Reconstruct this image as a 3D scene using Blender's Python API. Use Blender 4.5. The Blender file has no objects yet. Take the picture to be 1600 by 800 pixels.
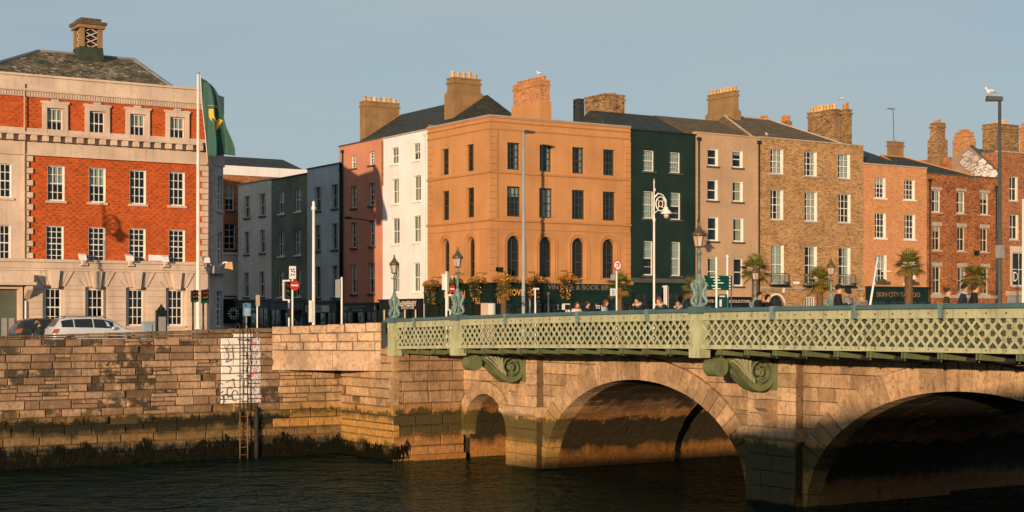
import bpy, bmesh, math, random
from mathutils import Vector, Matrix
from mathutils.geometry import delaunay_2d_cdt
random.seed(11)
R = math.radians
scene = bpy.context.scene
COL = scene.collection

# ---------------------------------------------------------------- camera, sky, sun, exposure
# World axes: +X runs along the quay (to the right), +Y runs along the bridge and the
# side street (away), z = 0 is the river surface.  All lengths are metres.
EYE = 5.7
HEAD = R(32.7)                    # camera heading, clockwise from +Y
FOC = 2450.0                      # focal length in pixels of the 1600 px wide photograph
cam_d = bpy.data.cameras.new('camera'); cam = bpy.data.objects.new('camera', cam_d)
COL.objects.link(cam); scene.camera = cam
cam.location = (0, 0, EYE); cam.rotation_euler = (R(90), 0, -HEAD)
cam_d.sensor_width = 36; cam_d.lens = FOC / 1600 * 36
cam_d.shift_y = 100 / 1600; cam_d.clip_end = 6000; cam_d.clip_start = .5

SUN_EL = R(5.6)
SUN_DIR = Vector((.765 * math.cos(SUN_EL), .645 * math.cos(SUN_EL), -math.sin(SUN_EL)))   # direction the light travels
world = bpy.data.worlds.new('World'); scene.world = world; world.use_nodes = True
wn = world.node_tree; wn.nodes.clear()
sky = wn.nodes.new('ShaderNodeTexSky'); sky.sky_type = 'NISHITA'; sky.sun_disc = False
sky.sun_elevation = SUN_EL
sky.sun_rotation = math.atan2(-SUN_DIR.x, -SUN_DIR.y)
sky.altitude = 1000; sky.air_density = .8; sky.dust_density = 3.0; sky.ozone_density = 1.4
bg = wn.nodes.new('ShaderNodeBackground'); bg.inputs['Strength'].default_value = .126
wo = wn.nodes.new('ShaderNodeOutputWorld')
# a thin even veil of high cloud over the whole sky
wtc = wn.nodes.new('ShaderNodeTexCoord'); wmp = wn.nodes.new('ShaderNodeMapping'); wmp.inputs['Scale'].default_value = (1, 1, 5)
wno = wn.nodes.new('ShaderNodeTexNoise'); wno.inputs['Scale'].default_value = 3.2; wno.inputs['Detail'].default_value = 6; wno.inputs['Roughness'].default_value = .6
wmr = wn.nodes.new('ShaderNodeMapRange'); wmr.inputs[1].default_value = .3; wmr.inputs[2].default_value = .7; wmr.inputs[3].default_value = .55; wmr.inputs[4].default_value = .97
wmx = wn.nodes.new('ShaderNodeMix'); wmx.data_type = 'RGBA'; wmx.inputs[7].default_value = (2.62, 3.12, 3.30, 1)
wn.links.new(wtc.outputs['Generated'], wmp.inputs[0]); wn.links.new(wmp.outputs[0], wno.inputs['Vector']); wn.links.new(wno.outputs[0], wmr.inputs[0]); wn.links.new(wmr.outputs[0], wmx.inputs[0])
wn.links.new(sky.outputs[0], wmx.inputs[6]); wn.links.new(wmx.outputs[2], bg.inputs[0]); wn.links.new(bg.outputs[0], wo.inputs[0])
sd = bpy.data.lights.new('sun', 'SUN'); sd.energy = 5.0; sd.angle = R(.55); sd.color = (1, .69, .42)
sun = bpy.data.objects.new('sun', sd); COL.objects.link(sun)
sun.rotation_euler = SUN_DIR.to_track_quat('-Z', 'Y').to_euler()
vs = scene.view_settings
vs.view_transform = 'Standard'; vs.look = 'None'; vs.gamma = 1; vs.use_curve_mapping = False; vs.exposure = .28
scene.render.engine = 'CYCLES'

# ---------------------------------------------------------------- survey helpers
CA, SA = math.cos(HEAD), math.sin(HEAD)
STREET = 4.3                      # street level above the river
FRONT = 84.0                      # building line of the quay
SIDE = 52.2                       # building line of the side street
def onV(px, py, V=FRONT):         # sight line met with the vertical plane Y = V -> (X, z)
    r = (px - 800) / FOC
    Z = V / (CA - r * SA)
    return Z * (r * CA + SA), EYE + (500 - py) * Z / FOC
def onU(px, py, U=SIDE):          # sight line met with the vertical plane X = U -> (Y, z)
    r = (px - 800) / FOC
    Z = U / (SA + r * CA)
    return Z * (CA - r * SA), EYE + (500 - py) * Z / FOC

# ---------------------------------------------------------------- node material helpers
class NT:
    def __init__(s, name):
        s.m = bpy.data.materials.new(name); s.m.use_nodes = True
        s.t = s.m.node_tree; s.b = s.t.nodes['Principled BSDF']
    def n(s, typ, **kw):
        nd = s.t.nodes.new(typ)
        for k, v in kw.items(): setattr(nd, k, v)
        return nd
    def link(s, a, b): s.t.links.new(a, b)
    def put(s, sock, v):
        if hasattr(v, 'is_output'): s.link(v, sock)
        elif v is not None:
            if sock.type == 'RGBA' and len(v) == 3: v = (*v, 1)
            sock.default_value = v
    def pos(s): return s.n('ShaderNodeNewGeometry').outputs['Position']
    def objpos(s): return s.n('ShaderNodeTexCoord').outputs['Object']
    def rnd(s): return s.n('ShaderNodeObjectInfo').outputs['Random']
    def sep(s, v):
        nd = s.n('ShaderNodeSeparateXYZ'); s.link(v, nd.inputs[0]); return nd.outputs
    def comb(s, x, y, z):
        nd = s.n('ShaderNodeCombineXYZ')
        for i, v in enumerate((x, y, z)): s.put(nd.inputs[i], v)
        return nd.outputs[0]
    def scale(s, v, sc):
        nd = s.n('ShaderNodeVectorMath', operation='MULTIPLY'); s.link(v, nd.inputs[0]); nd.inputs[1].default_value = sc; return nd.outputs[0]
    def vadd(s, v, w):
        nd = s.n('ShaderNodeVectorMath', operation='ADD'); s.link(v, nd.inputs[0]); s.put(nd.inputs[1], w); return nd.outputs[0]
    def noise(s, v, sc, det=4, ro=.55, color=False):
        nd = s.n('ShaderNodeTexNoise'); s.link(v, nd.inputs['Vector'])
        nd.inputs['Scale'].default_value = sc; nd.inputs['Detail'].default_value = det; nd.inputs['Roughness'].default_value = ro
        return nd.outputs['Color' if color else 'Fac']
    def voronoi(s, v, sc, feature='F1', out='Distance'):
        nd = s.n('ShaderNodeTexVoronoi', feature=feature); s.link(v, nd.inputs['Vector']); nd.inputs['Scale'].default_value = sc
        return nd.outputs[out]
    def math(s, op, a, b=None, clamp=False):
        nd = s.n('ShaderNodeMath', operation=op, use_clamp=clamp); s.put(nd.inputs[0], a); s.put(nd.inputs[1], b); return nd.outputs[0]
    def mapr(s, v, a, b, c=0., d=1.):
        nd = s.n('ShaderNodeMapRange'); s.put(nd.inputs[0], v)
        for i, q in enumerate((a, b, c, d)): nd.inputs[i + 1].default_value = q
        return nd.outputs[0]
    def mix(s, f, a, b, blend='MIX'):
        nd = s.n('ShaderNodeMix', data_type='RGBA', blend_type=blend)
        s.put(nd.inputs[0], f); s.put(nd.inputs[6], a); s.put(nd.inputs[7], b); return nd.outputs[2]
    def ramp(s, f, stops):
        nd = s.n('ShaderNodeValToRGB'); s.link(f, nd.inputs[0]); cr = nd.color_ramp
        while len(cr.elements) < len(stops): cr.elements.new(.5)
        for e, (p, c) in zip(cr.elements, stops):
            e.position = p; e.color = (*c, 1) if len(c) == 3 else c
        return nd.outputs[0]
    def bump(s, h, st=.3, dist=.02):
        nd = s.n('ShaderNodeBump'); nd.inputs['Strength'].default_value = st; nd.inputs['Distance'].default_value = dist
        s.link(h, nd.inputs['Height']); s.link(nd.outputs[0], s.b.inputs['Normal'])
    def wallvec(s):               # planar coordinates that follow whichever way a wall faces
        g = s.n('ShaderNodeNewGeometry'); p = s.sep(g.outputs['Position']); nn = s.sep(g.outputs['True Normal'])
        f = s.math('GREATER_THAN', s.math('ABSOLUTE', nn[0]), .75)
        u = s.math('ADD', s.math('MULTIPLY', p[0], s.math('SUBTRACT', 1., f)), s.math('MULTIPLY', p[1], f))
        return s.comb(u, p[2], 0.)
    def fin(s, col, rough=.8, spec=.3, metal=0.):
        s.put(s.b.inputs['Base Color'], col); s.put(s.b.inputs['Roughness'], rough)
        s.put(s.b.inputs['Specular IOR Level'], spec); s.put(s.b.inputs['Metallic'], metal)
        return s.m
def mulc(c, k): return tuple(min(1, x * k) for x in c)

def plain(name, c, rough=.75, var=.22, vs_=1.2, fine=.12, fs=18, bump=.15, streak=.0, rnd=.0, spec=.3, metal=0., dirt=(.08, .07, .05)):
    c = mulc(c, .88); t = NT(name); p = t.pos()
    f = t.noise(p, vs_, 5); g = t.noise(p, fs, 4)
    col = t.mix(t.mapr(f, .3, .7), mulc(c, 1 - var), mulc(c, 1 + var * .7))
    if rnd: col = t.mix(1., col, t.ramp(t.rnd(), [(0, (1 - rnd,) * 3), (1, (1 + rnd * .6,) * 3)]), 'MULTIPLY')
    col = t.mix(t.mapr(g, .35, .7, 0, fine * 2), col, mulc(c, .55))
    if streak:
        st = t.noise(t.scale(p, (2.2, 2.2, .13)), 1.7, 5, .65)
        col = t.mix(t.mapr(st, .5, .75, 0, streak), col, dirt)
    if bump: t.bump(g, bump, .02)
    return t.fin(col, rough, spec, metal)

def brick(name, c1, c2, mortar, bw=.225, bh=.075, dark=.0, streak=.15, soot=(.05, .035, .025), var=.25):
    c1, c2, mortar = mulc(c1, .88), mulc(c2, .88), mulc(mortar, .88); t = NT(name); v = t.wallvec(); p = t.pos()
    nd = t.n('ShaderNodeTexBrick'); t.link(v, nd.inputs['Vector'])
    nd.inputs['Color1'].default_value = (*c1, 1); nd.inputs['Color2'].default_value = (*c2, 1); nd.inputs['Mortar'].default_value = (*mortar, 1)
    nd.inputs['Scale'].default_value = 1; nd.inputs['Mortar Size'].default_value = .009; nd.inputs['Bias'].default_value = 0
    nd.inputs['Brick Width'].default_value = bw; nd.inputs['Row Height'].default_value = bh; nd.offset = .5
    col = nd.outputs[0]
    sv = t.sep(v); rw = t.math('FLOOR', t.math('DIVIDE', sv[1], bh))
    cl = t.comb(t.math('FLOOR', t.math('ADD', t.math('DIVIDE', sv[0], bw), t.math('MULTIPLY', t.math('MODULO', t.math('ABSOLUTE', rw), 2.), .5))), rw, 0.)
    wb = t.n('ShaderNodeTexWhiteNoise', noise_dimensions='2D'); t.link(cl, wb.inputs[0])
    col = t.mix(1., col, t.ramp(wb.outputs[0], [(0, (1 - var * 1.6,) * 3), (.25, (.92,) * 3), (.8, (1.06,) * 3), (1, (1 + var * 1.1,) * 3)]), 'MULTIPLY')
    n2 = t.noise(p, .7, 5); n3 = t.noise(t.scale(v, (1 / bw, 1 / bh, 1)), .55, 2, .8)
    col = t.mix(1., col, t.ramp(n2, [(.25, (1 - var,) * 3), (.75, (1 + var * .4,) * 3)]), 'MULTIPLY')
    if dark:
        sn = t.sep(v); cell = t.comb(t.math('FLOOR', t.math('DIVIDE', sn[0], bw * 1.12)), t.math('FLOOR', t.math('DIVIDE', sn[1], bh * 2)), 0.)
        wn_ = t.n('ShaderNodeTexWhiteNoise', noise_dimensions='2D'); t.link(cell, wn_.inputs[0])
        rowp = t.math('MODULO', t.math('ABSOLUTE', t.math('FLOOR', t.math('DIVIDE', sn[1], bh * 2))), 2.)
        uf = t.math('FRACT', t.math('ADD', t.math('DIVIDE', sn[0], .36), t.math('MULTIPLY', rowp, .5)))
        vf = t.math('FRACT', t.math('DIVIDE', sn[1], bh * 2))
        k = t.math('MULTIPLY', t.math('LESS_THAN', uf, .42), t.math('LESS_THAN', vf, .62))
        k = t.math('MULTIPLY', k, t.mapr(t.math('ADD', wn_.outputs[0], t.math('MULTIPLY', t.noise(p, 1.1, 4), 1.2)), .7, 1.35, .05, 1.))
        k = t.math('MULTIPLY', k, dark)
        col = t.mix(k, col, mulc(c1, .28))
    col = t.mix(t.mapr(n3, .55, .8, 0, .55), col, mulc(c1, .45))
    if streak:
        st = t.noise(t.scale(p, (1.6, 1.6, .16)), 1.5, 6, .65)
        col = t.mix(t.mapr(st, .5, .78, 0, streak), col, soot)
    t.bump(nd.outputs['Fac'], -.25, .012)
    return t.fin(col, .88, .2)

# ---------------------------------------------------------------- mesh helpers
class MB:
    def __init__(s): s.v = []; s.f = []; s.mi = []
    def add(s, vs_, fs, mi=0):
        o = len(s.v); s.v += [tuple(q) for q in vs_]
        for f in fs: s.f.append(tuple(o + i for i in f)); s.mi.append(mi)
        return s
    def quad(s, a, b, c, d, mi=0): return s.add((a, b, c, d), ((0, 1, 2, 3),), mi)
    def box(s, x0, x1, y0, y1, z0, z1, mi=0):
        return s.add([(x0, y0, z0), (x1, y0, z0), (x1, y1, z0), (x0, y1, z0), (x0, y0, z1), (x1, y0, z1), (x1, y1, z1), (x0, y1, z1)],
            [(0, 3, 2, 1), (4, 5, 6, 7), (0, 1, 5, 4), (1, 2, 6, 5), (2, 3, 7, 6), (3, 0, 4, 7)], mi)
    def hexa(s, lo, hi, mi=0):    # two rings of four points
        return s.add(list(lo) + list(hi), [(3, 2, 1, 0), (4, 5, 6, 7), (0, 1, 5, 4), (1, 2, 6, 5), (2, 3, 7, 6), (3, 0, 4, 7)], mi)
    def prism(s, poly, fn, a, b, mi=0):      # polygon (list of 2D, ccw) swept from fn(p,a) to fn(p,b)
        n = len(poly)
        s.add([fn(p, a) for p in poly] + [fn(p, b) for p in poly],
              [tuple(range(n - 1, -1, -1)), tuple(range(n, 2 * n))] + [(i, (i + 1) % n, n + (i + 1) % n, n + i) for i in range(n)], mi)
        return s
    def tube(s, pts, r, n=8, mi=0, cap=True):
        pts = [Vector(p) for p in pts]; rs = r if isinstance(r, (list, tuple)) else [r] * len(pts)
        o = len(s.v); up = None
        for i, p in enumerate(pts):
            d = (pts[min(i + 1, len(pts) - 1)] - pts[max(i - 1, 0)]).normalized()
            if up is None: up = Vector((0, 0, 1)) if abs(d.z) < .9 else Vector((1, 0, 0))
            a = d.cross(up).normalized(); b = a.cross(d).normalized(); up = b
            for k in range(n):
                an = 2 * math.pi * k / n
                s.v.append(tuple(p + (a * math.cos(an) + b * math.sin(an)) * rs[i]))
        for i in range(len(pts) - 1):
            for k in range(n):
                s.f.append((o + i * n + k, o + i * n + (k + 1) % n, o + (i + 1) * n + (k + 1) % n, o + (i + 1) * n + k)); s.mi.append(mi)
        if cap:
            s.f.append(tuple(o + k for k in range(n - 1, -1, -1))); s.mi.append(mi)
            s.f.append(tuple(o + (len(pts) - 1) * n + k for k in range(n))); s.mi.append(mi)
        return s
    def lathe(s, prof, n=12, c=(0, 0, 0), mi=0, sx=1., sy=1., ph=0.):
        o = len(s.v)
        for r, z in prof:
            for k in range(n):
                a = 2 * math.pi * k / n + ph
                s.v.append((c[0] + r * math.cos(a) * sx, c[1] + r * math.sin(a) * sy, c[2] + z))
        for i in range(len(prof) - 1):
            for k in range(n):
                s.f.append((o + i * n + k, o + i * n + (k + 1) % n, o + (i + 1) * n + (k + 1) % n, o + (i + 1) * n + k)); s.mi.append(mi)
        s.f.append(tuple(o + k for k in range(n - 1, -1, -1))); s.mi.append(mi)
        s.f.append(tuple(o + (len(prof) - 1) * n + k for k in range(n))); s.mi.append(mi)
        return s
    def ell(s, c, r, n=10, m=7, mi=0):
        pr = [(max(.02, math.sin(math.pi * i / m)), -math.cos(math.pi * i / m)) for i in range(m + 1)]
        o = len(s.v); s.lathe(pr, n, (0, 0, 0), mi)
        for i in range(o, len(s.v)):
            x, y, z = s.v[i]; s.v[i] = (c[0] + x * r[0], c[1] + y * r[1], c[2] + z * r[2])
        return s
    def mesh(s, name, mats, smooth=False):
        me = bpy.data.meshes.new(name); me.from_pydata(s.v, [], s.f)
        for m in (mats if isinstance(mats, (list, tuple)) else [mats]): me.materials.append(m)
        me.polygons.foreach_set('material_index', s.mi)
        if smooth: me.polygons.foreach_set('use_smooth', [True] * len(s.f))
        me.update(); return me
    def build(s, name, mats, parent=None, loc=(0, 0, 0), rz=0., smooth=False):
        return obj(name, s.mesh(name, mats, smooth), parent, loc, rz)
def obj(name, me, parent=None, loc=(0, 0, 0), rz=0., rot=None, sc=None):
    o = bpy.data.objects.new(name, me); COL.objects.link(o)
    if parent: o.parent = parent
    o.location = loc; o.rotation_euler = rot or (0, 0, rz)
    if sc: o.scale = sc
    return o
def tag(o, label, cat, group=None):
    o['label'] = label; o['category'] = cat
    if group: o['group'] = group
    return o
def thing(name, label, cat, loc=(0, 0, 0), rz=0., group=None): return tag(obj(name, None, None, loc, rz), label, cat, group)
def struct(o): o['kind'] = 'structure'; return o
def stuff(o): o['kind'] = 'stuff'; return o
def smooth_by_angle(o, deg=40):
    me = o.data
    me.polygons.foreach_set('use_smooth', [True] * len(me.polygons))
    bm = bmesh.new(); bm.from_mesh(me)
    for e in bm.edges:
        if len(e.link_faces) == 2 and e.calc_face_angle(0) > R(deg): e.smooth = False
    bm.to_mesh(me); bm.free(); return o
BENCH = bpy.data.scenes.new('bench')                    # empty side scene: bakes text and skinned figures without touching the big one
def baked(ob):
    BENCH.collection.objects.link(ob); vl = BENCH.view_layers[0]; vl.update()
    return bpy.data.meshes.new_from_object(ob.evaluated_get(vl.depsgraph))
def text_mesh(txt, size, mat, depth=.012, bold=.0, spacing=1.):
    cu = bpy.data.curves.new('lettering', 'FONT'); cu.body = txt; cu.size = size; cu.extrude = depth / 2; cu.offset = bold
    cu.align_x = 'CENTER'; cu.align_y = 'CENTER'; cu.resolution_u = 2; cu.space_character = spacing
    tmp = bpy.data.objects.new('tmp', cu); me = baked(tmp)
    bpy.data.objects.remove(tmp); bpy.data.curves.remove(cu)
    me.materials.clear(); me.materials.append(mat); return me
def lettering(parent, txt, x, y, z, size, mat, width=None, bold=.0, spacing=1., height=None, name='lettering'):
    me = text_mesh(txt, size, mat, bold=bold, spacing=spacing)     # stands on a wall whose outward side is local -y
    xs = [v.co.x for v in me.vertices]; w = max(xs) - min(xs)
    sx = width / w if width else 1.
    ys = [v.co.y for v in me.vertices]; sy = height / (max(ys) - min(ys)) if height else 1.
    o = obj(name, me, parent, (x, y, z), rot=(R(90), 0, 0), sc=(sx, sy, 1)); return o
# ---------------------------------------------------------------- materials
def river_stone(name, base, dark=.5, lo=1.0, band=(1.35, 1.95), warm=(.36, .19, .055), algae=(.035, .035, .012), black=.3, rnd=.3, weedtop=.75, soffit=None, stain=.42, bandk=.9):
    """weathered quay ashlar: dry stone above, an algae band at high water, ochre slime below it, black weed stain at the bottom"""
    base = mulc(base, .9); warm = mulc(warm, .9); t = NT(name); p = t.pos(); z = t.sep(p)[2]
    n1 = t.noise(p, .9, 6, .6); n2 = t.noise(p, 7, 5, .6); n3 = t.noise(p, 28, 4, .6)
    col = t.mix(t.mapr(n1, .3, .72), mulc(base, .72), mulc(base, 1.16))
    rn = t.rnd()
    col = t.mix(1., col, t.ramp(rn, [(0, (1 - rnd, 1 - rnd * 1.05, 1 - rnd * 1.1)), (.55, (1, 1, 1)), (1, (1 + rnd * .45, 1 + rnd * .42, 1 + rnd * .35))]), 'MULTIPLY')
    # lichen / soot: some stones far blacker than others
    soot = t.math('MULTIPLY', t.mapr(rn, 1 - black, 1 - black + .1, 0, 1), t.mapr(t.noise(p, 2.2, 5, .7), .38, .5, 0, 1))
    col = t.mix(t.math('MULTIPLY', soot, .94), col, (.022, .022, .014))
    big = t.noise(p, .55, 6, .72)
    col = t.mix(t.mapr(big, .47, .62, 0, stain), col, (.075, .06, .036))
    col = t.mix(t.mapr(t.noise(t.scale(p, (1.3, 1.3, .5)), 1.9, 6, .75), .55, .66, 0, stain * .8), col, (.05, .042, .026))
    col = t.mix(t.mapr(t.noise(p, 3.1, 5, .7), .56, .7, 0, .4), col, mulc(base, 1.35))
    col = t.mix(t.mapr(n2, .52, .7, 0, .75), col, mulc(base, .3))
    col = t.mix(t.mapr(n3, .52, .72, 0, .55), col, mulc(base, .35))
    st = t.noise(t.scale(p, (2.6, 2.6, .12)), 1.6, 5, .65)
    col = t.mix(t.mapr(st, .52, .74, 0, dark), col, mulc(base, .25))
    zz = t.math('ADD', z, t.math('MULTIPLY', t.math('SUBTRACT', t.noise(t.scale(p, (1, 1, .6)), 1.3, 6, .7), .5), 1.15))
    zz = t.math('ADD', zz, t.math('MULTIPLY', t.math('SUBTRACT', n2, .5), .3))
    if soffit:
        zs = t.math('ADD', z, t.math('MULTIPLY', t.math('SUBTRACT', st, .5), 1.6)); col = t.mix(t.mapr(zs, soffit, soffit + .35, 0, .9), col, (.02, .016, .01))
    # ochre zone under the band
    oc = t.mapr(zz, band[1] + .35, band[1] - .05, 0, .85)
    och = t.mix(t.mapr(n2, .35, .65), mulc(warm, .6), mulc(warm, 1.15))
    col = t.mix(oc, col, och)
    k1 = t.mapr(zz, band[1] + .02, band[1] - .12, 0, 1); k2 = t.mapr(zz, band[0] - .2, band[0] + .12, 0, 1)
    col = t.mix(t.math('MULTIPLY', t.math('MULTIPLY', k1, k2), bandk), col, algae)
    col = t.mix(t.mapr(zz, weedtop + .12, weedtop - .12, 0, .93), col, (.012, .014, .008))
    t.bump(t.math('ADD', t.math('ADD', t.math('MULTIPLY', n2, .8), t.math('MULTIPLY', n3, .5)), t.math('MULTIPLY', t.noise(p, 2.6, 4), .9)), .9, .06)
    wet = t.mapr(zz, .6, 1.9, .38, .9)
    return t.fin(col, wet, .3)
QUAY = river_stone('quay_stone', (.49, .325, .21), black=.34, rnd=.5, band=(1.3, 1.86), weedtop=.8, warm=(.20, .125, .04), algae=(.011, .011, .004), stain=.32, bandk=.98)
COPE = river_stone('coping_stone', (.30, .20, .115), black=.2, rnd=.25, dark=.6)
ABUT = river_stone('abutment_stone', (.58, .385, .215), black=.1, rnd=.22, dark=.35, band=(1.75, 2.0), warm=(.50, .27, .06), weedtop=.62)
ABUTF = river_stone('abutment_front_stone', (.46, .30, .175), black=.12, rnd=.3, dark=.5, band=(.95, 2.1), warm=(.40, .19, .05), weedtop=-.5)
BRDG = river_stone('bridge_stone', (.62, .415, .25), black=.0, rnd=.33, dark=.6, band=(1.05, 1.95), warm=(.47, .27, .07), algae=(.07, .06, .018), weedtop=-.4)
PIER2 = river_stone('pier_stone', (.58, .39, .24), black=.0, rnd=.3, dark=.5, band=(.1, 1.85), warm=(.30, .19, .06), algae=(.04, .045, .02), weedtop=.1)
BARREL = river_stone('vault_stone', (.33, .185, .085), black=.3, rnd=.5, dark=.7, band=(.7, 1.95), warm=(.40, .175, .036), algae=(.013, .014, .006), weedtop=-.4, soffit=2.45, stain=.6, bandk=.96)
PALE = river_stone('pale_parapet_stone', (.68, .475, .32), black=.0, rnd=.16, dark=.2)
MORTAR = river_stone('wall_core', (.20, .13, .075), black=0, rnd=0, dark=.5)
def painted_wall():
    t = NT('white_painted_stone'); p = t.pos(); n = t.noise(p, 5, 5, .6); n2 = t.noise(p, 30, 4)
    col = t.mix(t.mapr(n, .3, .7), (.62, .58, .54), (.8, .78, .75))
    col = t.mix(t.mapr(n2, .6, .75, 0, .7), col, (.3, .22, .15)); t.bump(n2, .4, .02)
    return t.fin(col, .7)
WPAINT = painted_wall()
def tagged_wall():
    t = NT('scribbled_white_stone'); p = t.pos(); n = t.noise(t.scale(p, (2.2, 1, .8)), 4.5, 3, .7); c = t.noise(p, 3.3, 2)
    col = t.ramp(n, [(.36, (.03, .035, .05)), (.44, (.55, .5, .52)), (.52, (.7, .66, .66)), (.58, (.05, .06, .08)), (.66, (.6, .56, .58))])
    col = t.mix(t.mapr(c, .58, .66, 0, .8), col, (.55, .13, .16))
    return t.fin(col, .6)
TPAINT = tagged_wall()
SPRAY = plain('black_spray_paint', (.10, .095, .09), .6, .5, 6, .3, 20, bump=0)
IRONG = None
def painted_iron(name, c, rust=.25, rough=.45, dirt=.35):
    t = NT(name); p = t.pos(); n = t.noise(p, 1.4, 5, .6); g = t.noise(p, 14, 5, .65)
    st = t.noise(t.scale(p, (3, 3, .35)), 2.5, 5, .65)
    col = t.mix(t.mapr(n, .3, .7), mulc(c, .86), mulc(c, 1.12))
    col = t.mix(t.mapr(st, .48, .7, 0, dirt), col, mulc(c, .42)); col = t.mix(t.mapr(t.noise(t.scale(p, (4, 4, .5)), 3.1, 4, .6), .6, .72, 0, rust * 1.6), col, (.2, .1, .045))
    col = t.mix(t.mapr(g, .66, .74, 0, rust * 3), col, (.16, .065, .025))
    t.bump(g, .12, .008)
    return t.fin(col, rough, .45)
SAGE = painted_iron('sage_green_iron', (.365, .385, .24), rust=.5, dirt=.8)
SAGED = painted_iron('olive_green_iron', (.125, .155, .075), rust=.12, dirt=.55)
INNER = painted_iron('shaded_sage_iron', (.065, .08, .042), rust=.2)  # inner lattice takes the sage paint darkened to stand for shade
TEAL = painted_iron('teal_green_iron', (.055, .115, .125), rust=.06, dirt=.35)
TEALL = painted_iron('pale_teal_iron', (.135, .215, .205), rust=.08, dirt=.8)
ROADM = plain('asphalt', (.055, .055, .058), .9, .25, .4, .2, 40)
PAVE = plain('pavement_slabs', (.22, .2, .18), .9, .2, .8, .2, 20)
WHITEM = plain('white_road_paint', (.75, .74, .7), .7, .15, 2)
def water():
    t = NT('river_water'); p = t.pos()
    s_ = t.sep(p)                                             # ripples run across the wind, which blows along the view
    a_ = t.math('SUBTRACT', t.math('MULTIPLY', s_[0], .84), t.math('MULTIPLY', s_[1], .54)); b_ = t.math('ADD', t.math('MULTIPLY', s_[0], .54), t.math('MULTIPLY', s_[1], .84))
    v_ = t.comb(t.math('MULTIPLY', a_, .75), t.math('MULTIPLY', b_, .62), 0.)
    w1 = t.noise(v_, 1.25, 3, .55); w2 = t.noise(v_, 3.6, 3, .6)
    w3 = t.noise(p, .35, 2)
    h = t.math('ADD', t.math('MULTIPLY', w1, .9), t.math('MULTIPLY', w2, .35)); h = t.math('MULTIPLY', h, t.mapr(w3, .25, .75, .6, 1.15))
    t.bump(h, 1., .55)
    bn = [n for n in t.t.nodes if n.type == 'BUMP'][0]; out = [n for n in t.t.nodes if n.type == 'OUTPUT_MATERIAL'][0]
    t.t.nodes.remove(t.b)
    df = t.n('ShaderNodeBsdfDiffuse'); t.link(t.mix(t.noise(p, .2, 3), (.004, .012, .010), (.008, .018, .014)), df.inputs[0]); t.link(bn.outputs[0], df.inputs['Normal'])
    gl = t.n('ShaderNodeBsdfGlossy'); gl.inputs[0].default_value = (.66, .90, .86, 1); gl.inputs['Roughness'].default_value = .05; t.link(bn.outputs[0], gl.inputs['Normal'])
    fr = t.n('ShaderNodeFresnel'); fr.inputs[0].default_value = 1.33; t.link(bn.outputs[0], fr.inputs['Normal'])
    mx = t.n('ShaderNodeMixShader'); t.link(t.math('MULTIPLY', fr.outputs[0], .56), mx.inputs[0]); t.link(df.outputs[0], mx.inputs[1]); t.link(gl.outputs[0], mx.inputs[2]); t.link(mx.outputs[0], out.inputs[0])
    return t.m
WATER = water()
def seaweed():
    t = NT('bladder_weed'); n = t.noise(t.pos(), 6, 4)
    return t.fin(t.mix(t.mapr(n, .35, .7), (.003, .004, .002), (.010, .010, .004)), .6, .12)
WEED = seaweed()
def glass():
    t = NT('window_glass'); t.t.nodes.remove(t.b); out = [n for n in t.t.nodes if n.type == 'OUTPUT_MATERIAL'][0]
    tr = t.n('ShaderNodeBsdfTransparent'); tr.inputs[0].default_value = (.62, .72, .70, 1)
    gl = t.n('ShaderNodeBsdfGlossy'); gl.inputs['Roughness'].default_value = .04
    wob = t.n('ShaderNodeBump'); wob.inputs['Strength'].default_value = .06; wob.inputs['Distance'].default_value = .05
    t.link(t.noise(t.pos(), 2.3, 2), wob.inputs['Height']); t.link(wob.outputs[0], gl.inputs['Normal'])
    fr = t.n('ShaderNodeLayerWeight'); fr.inputs[0].default_value = .5
    mx = t.n('ShaderNodeMixShader'); t.link(t.math('ADD', t.math('MULTIPLY', t.math('POWER', fr.outputs['Facing'], 4.), .75), .06), mx.inputs[0])
    t.link(tr.outputs[0], mx.inputs[1]); t.link(gl.outputs[0], mx.inputs[2]); t.link(mx.outputs[0], out.inputs[0])
    return t.m
GLASS = glass()
ROOM = plain('dim_room', (.035, .036, .034), .9, .4, .6, bump=0)
NET = plain('net_curtain', (.62, .62, .6), .9, .12, 3, bump=0)
CREAMC = plain('cream_curtain', (.6, .52, .4), .9, .15, 3, bump=0)
WHITEF = plain('white_sash_paint', (.74, .72, .69), .5, .12, 2, .08, 20, .1)
GREYF = plain('grey_sash_paint', (.42, .43, .42), .5, .15, 2)
DARKF = plain('dark_sash_paint', (.055, .062, .056), .45, .2, 2)
SILL = plain('granite_sill', (.42, .36, .29), .85, .2, 2, streak=.3)
SILLD = plain('dark_sill', (.07, .08, .07), .8, .25, 2)
STONE = plain('portland_stone', (.62, .495, .405), .8, .2, .7, .14, 14, .25, streak=.4, rnd=.06, dirt=(.22, .17, .12))
STONEG = plain('grey_granite', (.36, .36, .36), .8, .2, .8, .15, 20, .2, streak=.3, rnd=.08)
REDB = brick('red_brick', (.56, .112, .024), (.47, .088, .02), (.40, .11, .04), dark=.55, streak=.1, soot=(.12, .03, .012), var=.16)
BROWNB = brick('brown_stock_brick', (.50, .295, .13), (.37, .195, .08), (.40, .28, .16), streak=.22, var=.3)
ORANGEB = brick('orange_brick', (.58, .265, .115), (.54, .235, .095), (.60, .34, .19), streak=.05, var=.12)
RUSTB = brick('rust_red_brick', (.40, .15, .055), (.28, .095, .036), (.32, .15, .075), streak=.3, var=.4)
RUSTB2 = brick('dull_red_brick', (.42, .175, .075), (.32, .125, .055), (.34, .17, .09), streak=.2, var=.3)
YELLB = brick('yellow_stock_brick', (.36, .21, .09), (.17, .095, .04), (.33, .24, .14), streak=.3, var=.4)
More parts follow.
